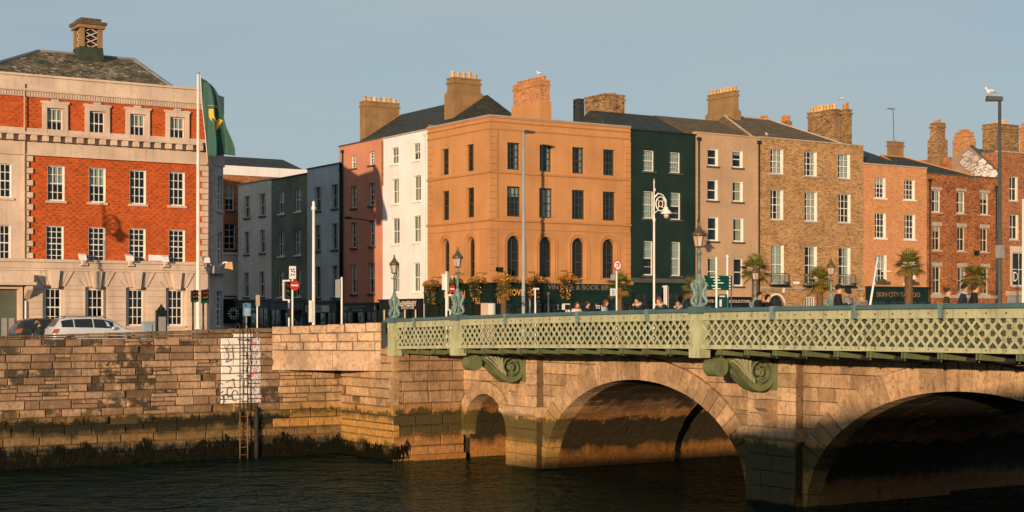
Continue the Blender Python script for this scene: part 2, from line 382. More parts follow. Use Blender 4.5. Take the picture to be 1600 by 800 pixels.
CHIMB = brick('orange_chimney_brick', (.52, .24, .10), (.44, .18, .07), (.5, .32, .19), streak=.12, var=.25)
OCHRE = plain('orange_stucco', (.52, .255, .102), .8, .2, .4, .1, 16, .12, streak=.42, dirt=(.30, .14, .055))
OCHRED = plain('orange_stucco_band', (.45, .22, .09), .75, .1, .5, .05, 20, .08, streak=.15, dirt=(.25, .1, .03))
WHITEW = plain('white_limewash', (.78, .795, .83), .8, .1, .5, .08, 12, .15, streak=.28, dirt=(.45, .36, .28))
PINKW = plain('terracotta_render', (.58, .25, .165), .85, .14, .5, .12, 14, .15, streak=.2, dirt=(.2, .08, .05))
BLUEW = plain('blue_render', (.45, .56, .60), .85, .2, .5, .15, 12, .15, streak=.35, dirt=(.2, .26, .28))
GREENW = plain('deep_green_render', (.17, .21, .155), .85, .35, .45, .2, 12, .15, streak=.3, dirt=(.03, .05, .04))
GREYW = plain('grey_render', (.70, .68, .60), .85, .22, .45, .2, 12, .15, streak=.35, dirt=(.34, .33, .3))
BLACKG = plain('bottle_green_render', (.007, .026, .022), .7, .45, .5, .25, 10, .12, streak=.4, dirt=(.02, .03, .022))
BEIGE = plain('beige_render', (.48, .325, .205), .85, .14, .6, .12, 14, .12, streak=.28, dirt=(.2, .13, .08))
CHIMR = plain('brown_chimney_render', (.29, .18, .085), .9, .25, 1.2, .25, 9, .2, streak=.4, dirt=(.09, .06, .035))
SHOPG = plain('shopfront_green', (.006, .022, .017), .45, .3, 1, .1, 20, .05)
SHOPB = plain('shopfront_black', (.008, .012, .011), .4, .3, 1, .1, 20, .05)
SHOPT = plain('shopfront_teal', (.02, .06, .055), .5, .3, 1, .1, 20, .05)
POT = plain('terracotta_pot', (.56, .22, .06), .8, .2, 3, .2, 20, rnd=.3)
POTY = plain('buff_pot', (.68, .44, .2), .8, .2, 3, .2, 20, rnd=.25)
LEAD = plain('lead_flashing', (.2, .21, .22), .6, .25, 1.5)
PIPE = plain('cast_iron_pipe', (.02, .028, .026), .5, .3, 2)
GILT = plain('gold_lettering', (.75, .33, .07), .45, .1, 5, bump=0)
CREAML = plain('cream_lettering', (.66, .6, .52), .5, .1, 5, bump=0)
DULLL = plain('tarnished_lettering', (.22, .17, .12), .5, .5, 6, bump=0)
PINKL = plain('copper_lettering', (.30, .17, .11), .5, .2, 5, bump=0)
def slate(name, c, moss=.5, mosscol=(.085, .085, .03), patch=(.3, .25, .18)):
    t = NT(name); p = t.pos(); s = t.sep(p)
    rows = t.math('MULTIPLY', s[2], 7.); fr = t.math('FRACT', rows)
    cell = t.comb(t.math('FLOOR', t.math('ADD', t.math('MULTIPLY', s[0], 3.6), t.math('MULTIPLY', t.math('FLOOR', rows), .5))), t.math('FLOOR', rows), t.math('FLOOR', t.math('MULTIPLY', s[1], 3.)))
    w = t.n('ShaderNodeTexWhiteNoise', noise_dimensions='3D'); t.link(cell, w.inputs[0])
    col = t.mix(w.outputs[0], mulc(c, .7), mulc(c, 1.3))
    n = t.noise(p, 1.1, 6, .75); g = t.noise(p, 3.5, 6, .75)
    col = t.mix(t.mapr(n, .44, .58, 0, moss), col, mosscol); col = t.mix(t.math('MULTIPLY', t.mapr(g, .52, .64, 0, moss), t.mapr(t.noise(p, .5, 3), .38, .56)), col, patch)
    col = t.mix(t.mapr(fr, 0, .12, .6, 0), col, (.01, .01, .01))
    t.bump(t.math('ADD', fr, t.math('MULTIPLY', g, .6)), .5, .03)
    return t.fin(col, .75, .3)
SLATE = slate('grey_slate', (.06, .07, .075), .15, (.06, .06, .04))
SLATEM = slate('mossy_slate', (.13, .10, .06), .95, (.025, .03, .008), (.55, .46, .33))
SLATEB = slate('brown_tile_roof', (.11, .075, .045), .6, (.07, .07, .03), (.2, .1, .05))
SLATED = slate('dark_slate', (.022, .03, .032), .1)
STEEL = plain('galvanised_steel', (.42, .42, .41), .5, .12, 2, .1, 20, .05, metal=.25)
WHITEP = plain('white_pole_paint', (.78, .76, .73), .45, .1, 2, .08, 20, .05, streak=.15, dirt=(.4, .3, .2))
BLACKP = plain('black_metal_paint', (.012, .014, .014), .4, .2, 3, bump=.05)
GREYP = plain('grey_metal_paint', (.28, .28, .28), .45, .15, 3, bump=.05)
DGREYP = plain('dark_grey_pole', (.07, .075, .07), .5, .2, 2, bump=.05)
REDP = plain('red_sign_paint', (.55, .04, .025), .4, .08, 5, bump=0)
WHITES = plain('white_sign_paint', (.8, .8, .8), .4, .05, 5, bump=0)
GREENS = plain('green_sign_paint', (.004, .075, .06), .4, .08, 4, bump=0)
BLUES = plain('blue_sign_paint', (.10, .26, .42), .4, .08, 4, bump=0)
LENSM = plain('lantern_glass', (.5, .42, .37), .25, .08, 4, bump=0)
COPPER = plain('bronzed_lantern_roof', (.13, .10, .05), .45, .4, 6, bump=.1, metal=.3)
# ---------------------------------------------------------------- ground and river
QV = 60.5                                              # face of the quay wall
struct(MB().quad((-400, -400, 0), (500, -400, 0), (500, QV + .4, 0), (-400, QV + .4, 0)).build('river_water', WATER))
struct(MB().quad((-2500, QV + .3, STREET), (2500, QV + .3, STREET), (2500, 4000, STREET), (-2500, 4000, STREET)).build('quay_road', ROADM))
m = MB(); m.box(-60, 33.2, FRONT - 3.2, FRONT + 60, STREET - .3, STREET + .13); struct(m.build('pavement', PAVE))
m = MB(); m.box(SIDE - 3., 140, FRONT - 3.4, FRONT + 60, STREET - .3, STREET + .13); struct(m.build('pavement', PAVE))
m = MB(); m.box(-60, 25.5, QV + .5, QV + 3., STREET - .3, STREET + .13); struct(m.build('pavement', PAVE))
m = MB(); m.box(51, 140, QV + .5, QV + 5.5, STREET - .3, STREET + .13); struct(m.build('pavement', PAVE))
for i in range(12):
    x = -10 + i * 4.
    if x < 30: struct(MB().box(x, x + 2, 72.0, 72.12, STREET + .004, STREET + .008).build('lane_marking', WHITEM))

# near bank behind the viewpoint: an unseen long low block is added to keep the low sun off the water and the nearer arches
struct(MB().box(-300, 300, -400, .6, -2, 4.3).build('near_quay', PAVE))
nb_ = thing('shade_block', 'unseen long low block added behind the viewpoint to shade river and arches', 'building', (-8, -9, 4.3))
MB().box(-50, 36, -5, 5, 0, 3.6).build('wall', QUAY, nb_); MB().hexa([(-50.3, -5.3, 3.6), (36.3, -5.3, 3.6), (36.3, 5.3, 3.6), (-50.3, 5.3, 3.6)], [(-48, -1, 4.35), (34, -1, 4.35), (34, 5.0, 4.35), (-48, 5.0, 4.35)]).build('roof', SLATE, nb_)
# ---------------------------------------------------------------- quay wall, stone by stone
def stone_mesh(name, mat, seed):
    """unit block x,z in [-.5,.5], front at y=0 and 1 deep, arrised and slightly out of true"""
    rr = random.Random(seed); b = .035
    def j(a=.012): return rr.uniform(-a, a)
    back = [(-.5, 1, -.5), (.5, 1, -.5), (.5, 1, .5), (-.5, 1, .5)]
    mid = [(-.5, .12, -.5), (.5, .12, -.5), (.5, .12, .5), (-.5, .12, .5)]
    fr = [(-.5 + b * .6 + abs(j()), j(.06), -.5 + b * 1.6 + abs(j(.04))), (.5 - b * .6 - abs(j()), j(.06), -.5 + b * 1.6 + abs(j(.04))),
          (.5 - b * .6 - abs(j()), j(.06), .5 - b * 1.6 - abs(j(.04))), (-.5 + b * .6 + abs(j()), j(.06), .5 - b * 1.6 - abs(j(.04)))]
    v = back + mid + fr
    f = [(4, 5, 9, 8), (5, 6, 10, 9), (6, 7, 11, 10), (7, 4, 8, 11), (8, 9, 10, 11), (0, 1, 5, 4), (1, 2, 6, 5), (2, 3, 7, 6), (3, 0, 4, 7)]
    return MB().add(v, f).mesh(name, mat)
def variants(name, mat, n=5): return [stone_mesh(name, mat, 100 + i) for i in range(n)]
S_QUAY, S_COPE, S_ABUT, S_ABUTF = variants('stone', QUAY), variants('stone', COPE), variants('stone', ABUT), variants('stone', ABUTF)
S_BRDG, S_PIER2, S_PALE = variants('stone', BRDG), variants('stone', PIER2), variants('stone', PALE)
S_WP, S_TP = variants('stone', WPAINT), variants('stone', TPAINT)
def put_stone(parent, vars_, x, z, L, h, y=0., depth=.3, face='V', name='stone', gap=.028):
    """block with its left end at x and bottom at z; face 'V' looks to -Y, face 'U' looks to -X"""
    me = random.choice(vars_); out = random.uniform(-.022, .03)
    if face == 'V': o = obj(name, me, parent, (x + L / 2, y - out, z + h / 2))
    else:
        o = obj(name, me, parent, (y - out, x + L / 2, z + h / 2), rz=-math.pi / 2)
    o.scale = (max(.05, L - gap), depth, max(.05, h - gap)); return o

qw = thing('quay_wall', 'weathered river quay wall of brown stone courses, black weed along its foot, left of the bridge', 'wall')
MB().box(-60, 30.6, QV + .12, QV + .62, -1.5, 4.9).build('wall_core', MORTAR, qw)
TOPZ = lambda x: 5.09 + (x - 15.8) * .027
courses = []; z = -.35; hs = [.42, .40, .38, .36, .38, .34, .32, .36, .30, .30, .29, .30, .28, .30, .29, .30]
for h in hs: courses.append((z, h)); z += h
CT = z                                                  # underside of the coping courses
WP0, WP1, WP2 = onV(345, 0, QV)[0], onV(388, 0, QV)[0], onV(408, 0, QV)[0]
zoneA = 14.9
rest = MB()
rr = random.Random(5)
for ci, (z, h) in enumerate(courses):
    x = 8.0 - rr.uniform(0, .8)
    while x < 30.2:
        L = rr.uniform(.55, 1.25) * (1.25 if ci < 5 else 1.)
        if x < zoneA < x + L: L = zoneA - x
        for e in (WP0, WP1, WP2):
            if z > 1.95 and x < e - .02 < x + L - .05: L = e - x
        L = min(L, 30.22 - x)
        if L > .06:
            if x + L <= zoneA + .01:
                o_ = rr.uniform(-.015, .015); rest.box(x + .008, x + L - .008, QV - o_, QV + .25, z + .007, z + h - .007)
            else:
                xc = x + L / 2; vv = S_QUAY
                if z > 1.95 and WP0 < xc < WP1: vv = S_WP
                elif z > 1.95 and WP1 < xc < WP2: vv = S_TP
                elif x > 26.9: vv = S_ABUT if z > 1.2 else S_QUAY
                q_ = rr.random()
                if q_ < .035 and vv is S_QUAY and ci > 4: pass                      # lost stone, dark pocket
                elif q_ < .16 and L > .5: put_stone(qw, vv, x, z, L, h * .52, QV); put_stone(qw, vv, x, z + h * .52, L * .55, h * .48, QV); put_stone(qw, vv, x + L * .55, z + h * .52, L * .45, h * .48, QV)
                else: put_stone(qw, vv, x, z, L, h, QV)
        x += L
# two coping courses that rise gently towards the bridge
x = 8.0
while x < 26.9:
    L = rr.uniform(.7, 1.1)
    if x < zoneA < x + L: L = zoneA - x
    L = min(L, 26.95 - x); t = TOPZ(x + L / 2) ; hh = (t - CT)
    for k in (0, 1):
        z0 = CT + k * hh * .48; h = hh * (.48 if k == 0 else .52)
        if x + L <= zoneA + .01: rest.box(x + .006, x + L - .006, QV - .03 * k, QV + .5, z0 + .006, z0 + h - .006)
        else:
            vv = S_COPE
            if WP0 + .1 < x + L / 2 < WP1 and k == 0: vv = S_WP
            put_stone(qw, vv, x, z0, L, h, QV - .04 * k, depth=.62)
    x += L
stuff(rest.build('far_stones', QUAY, qw))
# weed hanging over the foot of the wall
wd = MB(); rr = random.Random(9)
def weed(x0, x1, fn, zt=.85, dens=60, n0=(0, -1)):
    for i in range(int((x1 - x0) * dens)):
        x = rr.uniform(x0, x1); top = zt + .16 * math.sin(x * 2.1) + .12 * math.sin(x * 5.3 + 1) + rr.uniform(-.34, .14)
        L = rr.uniform(.25, .6); w = rr.uniform(.008, .022); o0 = rr.uniform(.0, .03); o1 = rr.uniform(.02, .075); dx = rr.uniform(-.08, .08)
        zb = max(-.05, top - L)
        a, b, c, d = fn(x - w, o0, top), fn(x + w, o0, top), fn(x + w * 1.6 + dx, o1, (top + zb) / 2), fn(x - w * 1.6 + dx, o1, (top + zb) / 2)
        e, f = fn(x + dx * 1.6, o1 * .7, zb), fn(x + dx * 1.6 - .012, o1 * .7, zb)
        wd.quad(a, b, c, d); wd.quad(d, c, e, f)
for lvl, dn in ((.66, 75), (.42, 75), (.2, 60)): weed(8, 30, lambda x, o, z: (x, QV - o, z), lvl, dn)
stuff(wd.build('seaweed', WEED, qw))

# spray-paint tags, flat strokes on the white patch
def stroke(parent, pts, w, y, name='graffiti_stroke'):
    m = MB(); P = [Vector((p[0], 0, p[1])) for p in pts]
    for i in range(len(P) - 1):
        d = (P[i + 1] - P[i]); n = Vector((-d.z, 0, d.x)).normalized() * w
        q = [P[i] - n, P[i + 1] - n, P[i + 1] + n, P[i] + n]
        m.hexa([(p.x, y, p.z) for p in q], [(p.x, y - .006, p.z) for p in q])
    return m.build(name, SPRAY, parent)
def loop(cx, cz, rx, rz, a0=0, a1=360, n=16): return [(cx + rx * math.cos(R(a0 + (a1 - a0) * i / n)), cz + rz * math.sin(R(a0 + (a1 - a0) * i / n))) for i in range(n + 1)]
gx, gz = onV(358, 0, QV)[0], 0
def P_(px, py): return onV(px, py, QV)
for pts, w in (([P_(355, 530), P_(358, 537), P_(352, 545), P_(360, 549)], .011), ([P_(350, 540), P_(357, 556), P_(352, 566), P_(362, 562)], .011),
               ([P_(354, 572), P_(361, 575), P_(357, 585)], .012), ([P_(362, 540), P_(364, 560)], .014), ([P_(352, 598), P_(364, 592), P_(366, 605)], .014)):
    stroke(qw, pts, w, QV - .035)
for px, py, rx, rz_, a0, a1 in ((358, 612, .12, .2, 30, 330), (366, 618, .13, .22, 0, 300), (344, 606, .13, .2, 40, 320), (343, 625, .17, .2, 150, 420), (352, 622, .1, .16, 0, 270)):
    c = P_(px, py); stroke(qw, loop(c[0], c[1], rx, rz_, a0, a1), .013, QV - .035)

# ladder down to the water
la = thing('wall_ladder', 'rusty iron ladder with hooped tops fixed to the white painted patch of the quay wall', 'ladder')
lx0, lx1 = onV(375, 0, QV - .2)[0], onV(387, 0, QV - .2)[0]
RUST = plain('rusty_iron', (.22, .11, .05), .75, .4, 3, .3, 20)
RUSTD = plain('black_iron', (.03, .03, .028), .6, .4, 3, .3, 20)
for lx in (lx0, lx1):
    pts = [(lx, QV - .2, -.2), (lx, QV - .2, 1.95)]
    MB().tube(pts, .026, 8).build('lower_rail', RUST, la, smooth=True)
    pts = [(lx, QV - .2, 1.95), (lx, QV - .2, 5.3)] + [(lx, QV - .2 + .22 * (1 - math.cos(R(a))), 5.3 + .26 * math.sin(R(a))) for a in range(20, 181, 20)] + [(lx, QV + .24, 5.0)]
    MB().tube(pts, .024, 8).build('upper_rail', RUSTD, la, smooth=True)
for i in range(16):
    z = .15 + i * .315; MB().tube([(lx0, QV - .2, z), (lx1, QV - .2, z)], .014, 6).build('rung', RUSTD if z > 1.95 else RUST, la)
for z in (1.7, 3.4, 4.9):
    for lx in (lx0, lx1): MB().box(lx - .02, lx + .02, QV - .2, QV + .1, z - .02, z + .02).build('wall_tie', RUSTD, la)
fp = thing('shadow_post', 'dark post standing in for a shadow right of the wall ladder', 'shadow post')
SHADOW_BLK = plain('shadow_black', (.018, .018, .014), .7, .4, 2, .3, 20)
px0 = onV(401, 0, QV - .15)[0]
MB().lathe([(.09, -.6), (.1, .6), (.085, 2.05), (.05, 2.1)], 10, (px0, QV - .14, 0)).build('post', SHADOW_BLK, fp, smooth=True)  # near-black post stands in for the shadow beside the ladder
MB().box(px0 - .12, px0 + .12, QV - .16, QV + .1, 1.5, 1.6).build('strap', RUSTD, fp)

# splayed corner of the parapet carried on a long lintel
A = Vector((26.95, QV, 0)); B = Vector((30.12, 56.9, 0)); d = (B - A).normalized(); Ln = (B - A).length; nrm = Vector((d.y, -d.x, 0))
cw = thing('corner_parapet', 'pale ashlar parapet cutting the corner between quay wall and bridge on a long lintel', 'wall', A, math.atan2(d.y, d.x))
zb = 3.62; zl = 4.42
rr = random.Random(3)
MB().box(-.02, Ln, .06, .5, zl, 5.36).build('wall_core', MORTAR, cw)
m = MB(); m.box(0, Ln * .56, 0, .55, zb, zl); MB.build(m, 'lintel', PALE, cw)
MB().box(Ln * .56 + .012, Ln + .02, .005, .55, zb, zl).build('lintel', PALE, cw)
MB().prism([(0, .5), (Ln, .5), (Ln + .0, .52), (Ln - .2, 2.6), (2.2, 2.3)], lambda p, a: (p[0], p[1], a), 4.0, 5.1).build('ledge_slab', PALE, cw)
hrow = [.31, .29, .30, ]; z = zl + .02
for k in range(3):
    x = -.05 - (.4 if k % 2 else 0)
    ztop0 = 5.40; ztop1 = 5.60
    while x < Ln:
        L = rr.uniform(.62, .98); x1 = min(x + L, Ln + .05); x0 = max(x, -.02)
        if x1 - x0 > .08:
            fr0 = (x0 + x1) / 2 / Ln; tot = 5.41 + .2 * fr0 - (zl + .02); h = tot / 3
            me = random.choice(S_PALE); o = obj('stone', me, cw, ((x0 + x1) / 2, -rr.uniform(0, .014) - (.03 if k == 2 else 0), zl + .02 + h * (k + .5))); o.scale = (x1 - x0 - .012, .55, h - .012)
        x += L
# ---------------------------------------------------------------- the bridge
PU, FU, SU, XU = 30.3, 33.2, 33.5, 49.6                # parapet line, pier face, spandrel face, far parapet
railz = lambda V: 6.11 - .00036 * (V - 24) ** 2
flz = lambda V: railz(V) - 1.22                          # underside of the footway flange
V_AB, P1, P2, P3, V_END = 55.9, 51.0, 36.75, 21.6, 6.0
br = thing('river_bridge', 'stone arch bridge with cantilevered sage green iron lattice parapet and scroll brackets', 'bridge')
# arches: (centre, half span, spring z, rise)
ARCH = [(54.15, 1.72, .95, 1.75), (43.95, 5.8, .0, 3.6), (29.2, 6.2, -.05, 3.8), (14.4, 5.9, .0, 3.6)]
RING = [.5, .78, .8, .78]
def ring_pt(k, a, t=0.):           # a: angle 0 (low V side) .. pi ; t: distance outside the intrados
    c, s, z0, r = ARCH[k]; return (c - (s + t) * math.cos(a), z0 + (r + t) * math.sin(a))
# abutment: lit return on the side-street side and front on the river
ab = MB(); ab.box(30.27, 50, V_AB + .12, 61.5, -1.5, 4.35).build('abutment_core', MORTAR, br)
def courses_face(parent, vars_, x0, x1, z0, z1, face, y, hmin, hmax, lmin, lmax, seed, depth=.3, name='stone', clip=None):
    r_ = random.Random(seed); z = z0
    while z < z1 - .05:
        h = min(r_.uniform(hmin, hmax), z1 - z)
        if z1 - (z + h) < .12: h = z1 - z
        x = x0; first = True
        while x < x1 - .03:
            L = r_.uniform(lmin, lmax) * (r_.uniform(.4, 1) if first else 1); first = False
            if x1 - (x + L) < .25: L = x1 - x
            if face == 'U': put_stone(parent, vars_, x, z, L, h, y, depth, 'U', name)
            else: put_stone(parent, vars_, x, z, L, h, y, depth, 'V', name)
            x += L
        z += h
pa = bpy.data.objects['abutment_core']
courses_face(br, S_ABUT, V_AB - .03, QV + .12, -.4, 4.55, 'U', 30.15, .26, .40, .4, .9, 21, name='abutment_stone')
courses_face(br, S_ABUTF, 30.15, SU + .02, -.4, 4.62, 'V', V_AB, .38, .5, .7, 1.3, 22, name='abutment_stone')
# lower ledge of the abutment foot
m = MB(); m.box(31.0, 33.4, V_AB - .35, V_AB + .05, -.6, .22); m.build('footing', BARREL, br)
weedm = MB()
wd = weedm
weed(V_AB, QV, lambda x, o, z: (30.14 - o, x, z), .48, 45); weed(V_AB, QV, lambda x, o, z: (30.14 - o, x, z), .25, 70)
weed(30.15, 30.9, lambda x, o, z: (x, V_AB - o, z), .5, 60)
stuff(wd.build('seaweed', WEED, br))
# spandrel wall blocks, cut along the arch rings
def ext(V):
    z = -9
    for k, (c, s, z0, r) in enumerate(ARCH):
        t = RING[k]
        if abs(V - c) < s + t - .001: z = max(z, z0 + (r + t) * math.sqrt(max(0, 1 - ((V - c) / (s + t)) ** 2)))
    return z
BL = []
def spandrel(v0, v1, vars_mat, seed, zlow=-.6):
    r_ = random.Random(seed); z = zlow; row = 0
    while z < 4.85:
        h = .425; x = v0 - (.4 if row % 2 else 0)
        while x < v1:
            L = r_.uniform(.75, 1.15); a, b = max(x, v0), min(x + L, v1)
            if b - a > .06:
                top = min(z + h - .011, flz((a + b) / 2) + .2)
                n = 9; pts = [(a + .01 + (b - a - .02) * i / (n - 1)) for i in range(n)]
                seg = []
                def flush(sg):
                    if len(sg) > 1:
                        poly = [(p, max(z + .011, ext(p) + .03)) for p in sg] + [(sg[-1], top), (sg[0], top)]
                        if min(top - q[1] for q in poly[:len(sg)]) > -.001:
                            o = MB().prism(poly, lambda p, u: (u, p[0], p[1]), SU - r_.uniform(0, .012), SU + .3).mesh('spandrel_stone', vars_mat)
                            BL.append(obj('spandrel_stone', o, br))
                for p in pts:
                    if ext(p) < top - .02: seg.append(p)
                    else: flush(seg); seg = []
                flush(seg)
            x += L
        z += h; row += 1
spandrel(52.05, V_AB, BRDG, 31); spandrel(37.8, 50.0, BRDG, 32); spandrel(22.7, 35.7, BRDG, 33); spandrel(V_END, 20.5, BRDG, 34)
# voussoirs
def arc_angles(k, n):
    N = 400; L = [0]; pr = ring_pt(k, 0)
    for i in range(1, N + 1):
        q = ring_pt(k, math.pi * i / N); L.append(L[-1] + math.hypot(q[0] - pr[0], q[1] - pr[1])); pr = q
    out = []; j = 0
    for i in range(n + 1):
        tgt = L[-1] * i / n
        while j < N and L[j] < tgt: j += 1
        out.append(math.pi * j / N)
    return out
NV = [11, 35, 37, 35]; random.seed(44)
for k in range(4):
    an = arc_angles(k, NV[k])
    for i in range(NV[k]):
        a0, a1 = an[i] + .0038, an[i + 1] - .0038; am = (a0 + a1) / 2
        inn = [ring_pt(k, a) for a in (a0, am, a1)]; out = [ring_pt(k, a, RING[k]) for a in (a1, am, a0)]
        if max(p[1] for p in out) < -.3: continue
        u0 = SU - .075 - random.uniform(0, .035)
        MB().prism(inn + out, lambda p, u: (u, p[0], min(p[1], flz(p[0]) + .1)), u0, SU + .55).build('voussoir', BRDG, br)
    # vault behind the ring: dressed stones on the lit half near the mouth, plain vault behind
    mb = MB(); ns = 48
    for i in range(ns):
        p, q = ring_pt(k, math.pi * i / ns, .03), ring_pt(k, math.pi * (i + 1) / ns, .03)
        ws_ = SU + (6.2 if k in (1, 2) else 15); p2, q2 = ring_pt(k, math.pi * i / ns, .75), ring_pt(k, math.pi * (i + 1) / ns, .75)      # older, wider vault deeper in
        mb.quad((SU + .3, p[0], p[1]), (SU + .3, q[0], q[1]), (min(ws_, XU - 2.9), q[0], q[1]), (min(ws_, XU - 2.9), p[0], p[1]))
        if k in (1, 2): mb.quad((ws_, p2[0], p2[1]), (ws_, q2[0], q2[1]), (XU - 2.9, q2[0], q2[1]), (XU - 2.9, p2[0], p2[1])); mb.quad((ws_, p[0], p[1]), (ws_, q[0], q[1]), (ws_, q2[0], q2[1]), (ws_, p2[0], p2[1]))
    c, s, z0, r = ARCH[k]
    for sgn in (-1, 1):
        v = c + sgn * (s + .03); ws_ = SU + 6.2 if k in (1, 2) else XU - 2.9; mb.quad((SU + .3, v, z0 + .02), (ws_, v, z0 + .02), (ws_, v, -1.4), (SU + .3, v, -1.4))
        if k in (1, 2): v2 = c + sgn * (s + .75); mb.quad((ws_, v2, z0 + .02), (XU - 2.9, v2, z0 + .02), (XU - 2.9, v2, -1.4), (ws_, v2, -1.4)); mb.quad((ws_, v, z0 + .02), (ws_, v2, z0 + .02), (ws_, v2, -1.4), (ws_, v, -1.4))
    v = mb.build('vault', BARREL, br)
    if k == 3: continue
    nb = NV[k]; j0 = nb // 2 + (1 if k else -3)
    for i in range(j0, nb):
        a0, a1 = an[i] + .001, an[i + 1] - .001
        inn = [ring_pt(k, a) for a in (a0, a1)]; out = [ring_pt(k, a, .2) for a in (a1, a0)]
        u = SU + .56; ue = SU + (3.2 if k == 0 else 6.2)
        while u < ue:
            L = random.uniform(.9, 1.7); rec = random.uniform(-.06, .03)
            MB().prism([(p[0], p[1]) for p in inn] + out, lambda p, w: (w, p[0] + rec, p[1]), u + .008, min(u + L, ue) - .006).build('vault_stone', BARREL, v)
            u += L
    if k == 0:
        for z in (-.4, .02, .47):
            u = SU + .56
            while u < SU + 3.5:
                L = random.uniform(.8, 1.4); rec = random.uniform(-.03, .02)
                MB().box(u + .01, u + L - .01, c + s + rec, c + s + .2, z + .01, z + .44).build('vault_stone', BARREL, v); u += L
# piers: lower block, impost, pilaster with its own courses
DARK_RET = river_stone('dark_return_stone', (.24, .15, .08), black=0, rnd=.0, dark=.5, band=(.3, 1.9), algae=(.03, .03, .012), weedtop=-.4)  # darker stone for the thin slabs on the return faces
PILA = river_stone('pale_pilaster_stone', (.68, .475, .30), black=.0, rnd=.3, dark=.45, band=(.1, 1.5), weedtop=-.4)
def pier(vc, hw, smats, seed):
    core = MB().box(FU + .1, SU + 6.1, vc - hw + .08, vc + hw - .08, -1.5, 4.6).build('pier_core', MORTAR, br)
    fl = flz(vc) + .12
    mat = smats[0].materials[0]; pmat = PILA
    # lower block
    r_ = random.Random(seed); z = -.5
    for h in (.52, .5, .48, .5, .48):
        h = min(h, 1.98 - z)
        x = vc - hw - .06
        sp = [vc - hw - .05, vc + r_.uniform(-.5, .5), vc + hw + .05]
        for a, b in zip(sp, sp[1:]):
            o = r_.uniform(0, .012); MB().box(FU - .06 - o, FU + .3, a + .011, b - .011, z + .011, z + h - .011).build('pier_stone', mat, core)
        z += h
    MB().box(FU + .3, SU + .6, vc - hw - .05, vc + hw + .05, -1, 1.95).build('pier_side', mat, core)
    im = MB(); e = .16
    prof = [(FU + .3, 1.98), (FU - .12, 1.98), (FU - .26, 2.08), (FU - .3, 2.16), (FU - .3, 2.27), (FU - .24, 2.36), (FU + .3, 2.36)]
    for a, b in ((vc - hw - .2, vc - .1), (vc - .09, vc + hw + .2)):
        MB().prism(prof, lambda p, v: (p[0], v, p[1]), a, b).build('impost', pmat, core)
    z = 2.35; row = 0
    while z < fl - .02:
        h = min(.425, fl - z)
        sp = [vc - hw, vc + (.35 if row % 2 else -.4) + r_.uniform(-.2, .2), vc + hw]
        for a, b in zip(sp, sp[1:]):
            o = r_.uniform(0, .012); MB().box(FU - o, FU + .32, a + .011, b - .011, z + .011, z + h - .011).build('pier_stone', pmat, core)
        z += h; row += 1
    MB().box(FU + .01, SU + .02, vc - hw - .018, vc - hw + .004, 2.36, fl).build('pilaster_return', DARK_RET, core); MB().box(FU - .03, SU + .02, vc - hw - .07, vc - hw - .052, -.6, 1.99).build('pilaster_return', DARK_RET, core)
    # corbel that takes the foot of the iron scroll
    co = [(FU + .02, 2.36), (FU - .16, 2.38), (FU - .2, 2.62), (FU - .34, 2.86), (FU - .52, 2.98), (FU - .52, 3.24), (FU + .02, 3.24)]
    MB().prism(co, lambda p, v: (p[0], v, p[1]), vc - .28, vc + .22).build('corbel', mat, core)
pier(P1, 1.03, S_BRDG, 51); pier(P2, 1.1, S_PIER2, 52); pier(P3, 1.1, S_PIER2, 53)

# ---- iron scroll brackets
def catmull(pts, n=6):
    out = []; P = [pts[0]] + list(pts) + [pts[-1]]
    for i in range(1, len(P) - 2):
        for k in range(n):
            t = k / n; q = []
            for d in range(len(pts[0])):
                a, b, c, e = P[i - 1][d], P[i][d], P[i + 1][d], P[i + 2][d]
                q.append(.5 * (2 * b + (c - a) * t + (2 * a - 5 * b + 4 * c - e) * t * t + (3 * b - a - 3 * c + e) * t ** 3))
            out.append(tuple(q))
    out.append(tuple(pts[-1])); return out
def band(mb, path, th, v0, v1):     # ribbon of varying thickness in the X-z plane, swept in V
    n = len(path); A_, B_ = [], []
    for i, p in enumerate(path):
        a, b = path[max(0, i - 1)], path[min(n - 1, i + 1)]; dx, dz = b[0] - a[0], b[1] - a[1]; l = math.hypot(dx, dz) or 1
        t = th[i] if isinstance(th, list) else th
        A_.append((p[0] - dz / l * t, p[1] + dx / l * t)); B_.append((p[0] + dz / l * t, p[1] - dx / l * t))
    for i in range(n - 1):
        q = [A_[i], A_[i + 1], B_[i + 1], B_[i]]
        mb.add([(x, v0, z) for x, z in q] + [(x, v1, z) for x, z in q], [(0, 1, 2, 3), (7, 6, 5, 4), (0, 4, 5, 1), (2, 6, 7, 3)] + ([(0, 3, 7, 4)] if i == 0 else []) + ([(1, 5, 6, 2)] if i == n - 2 else []))
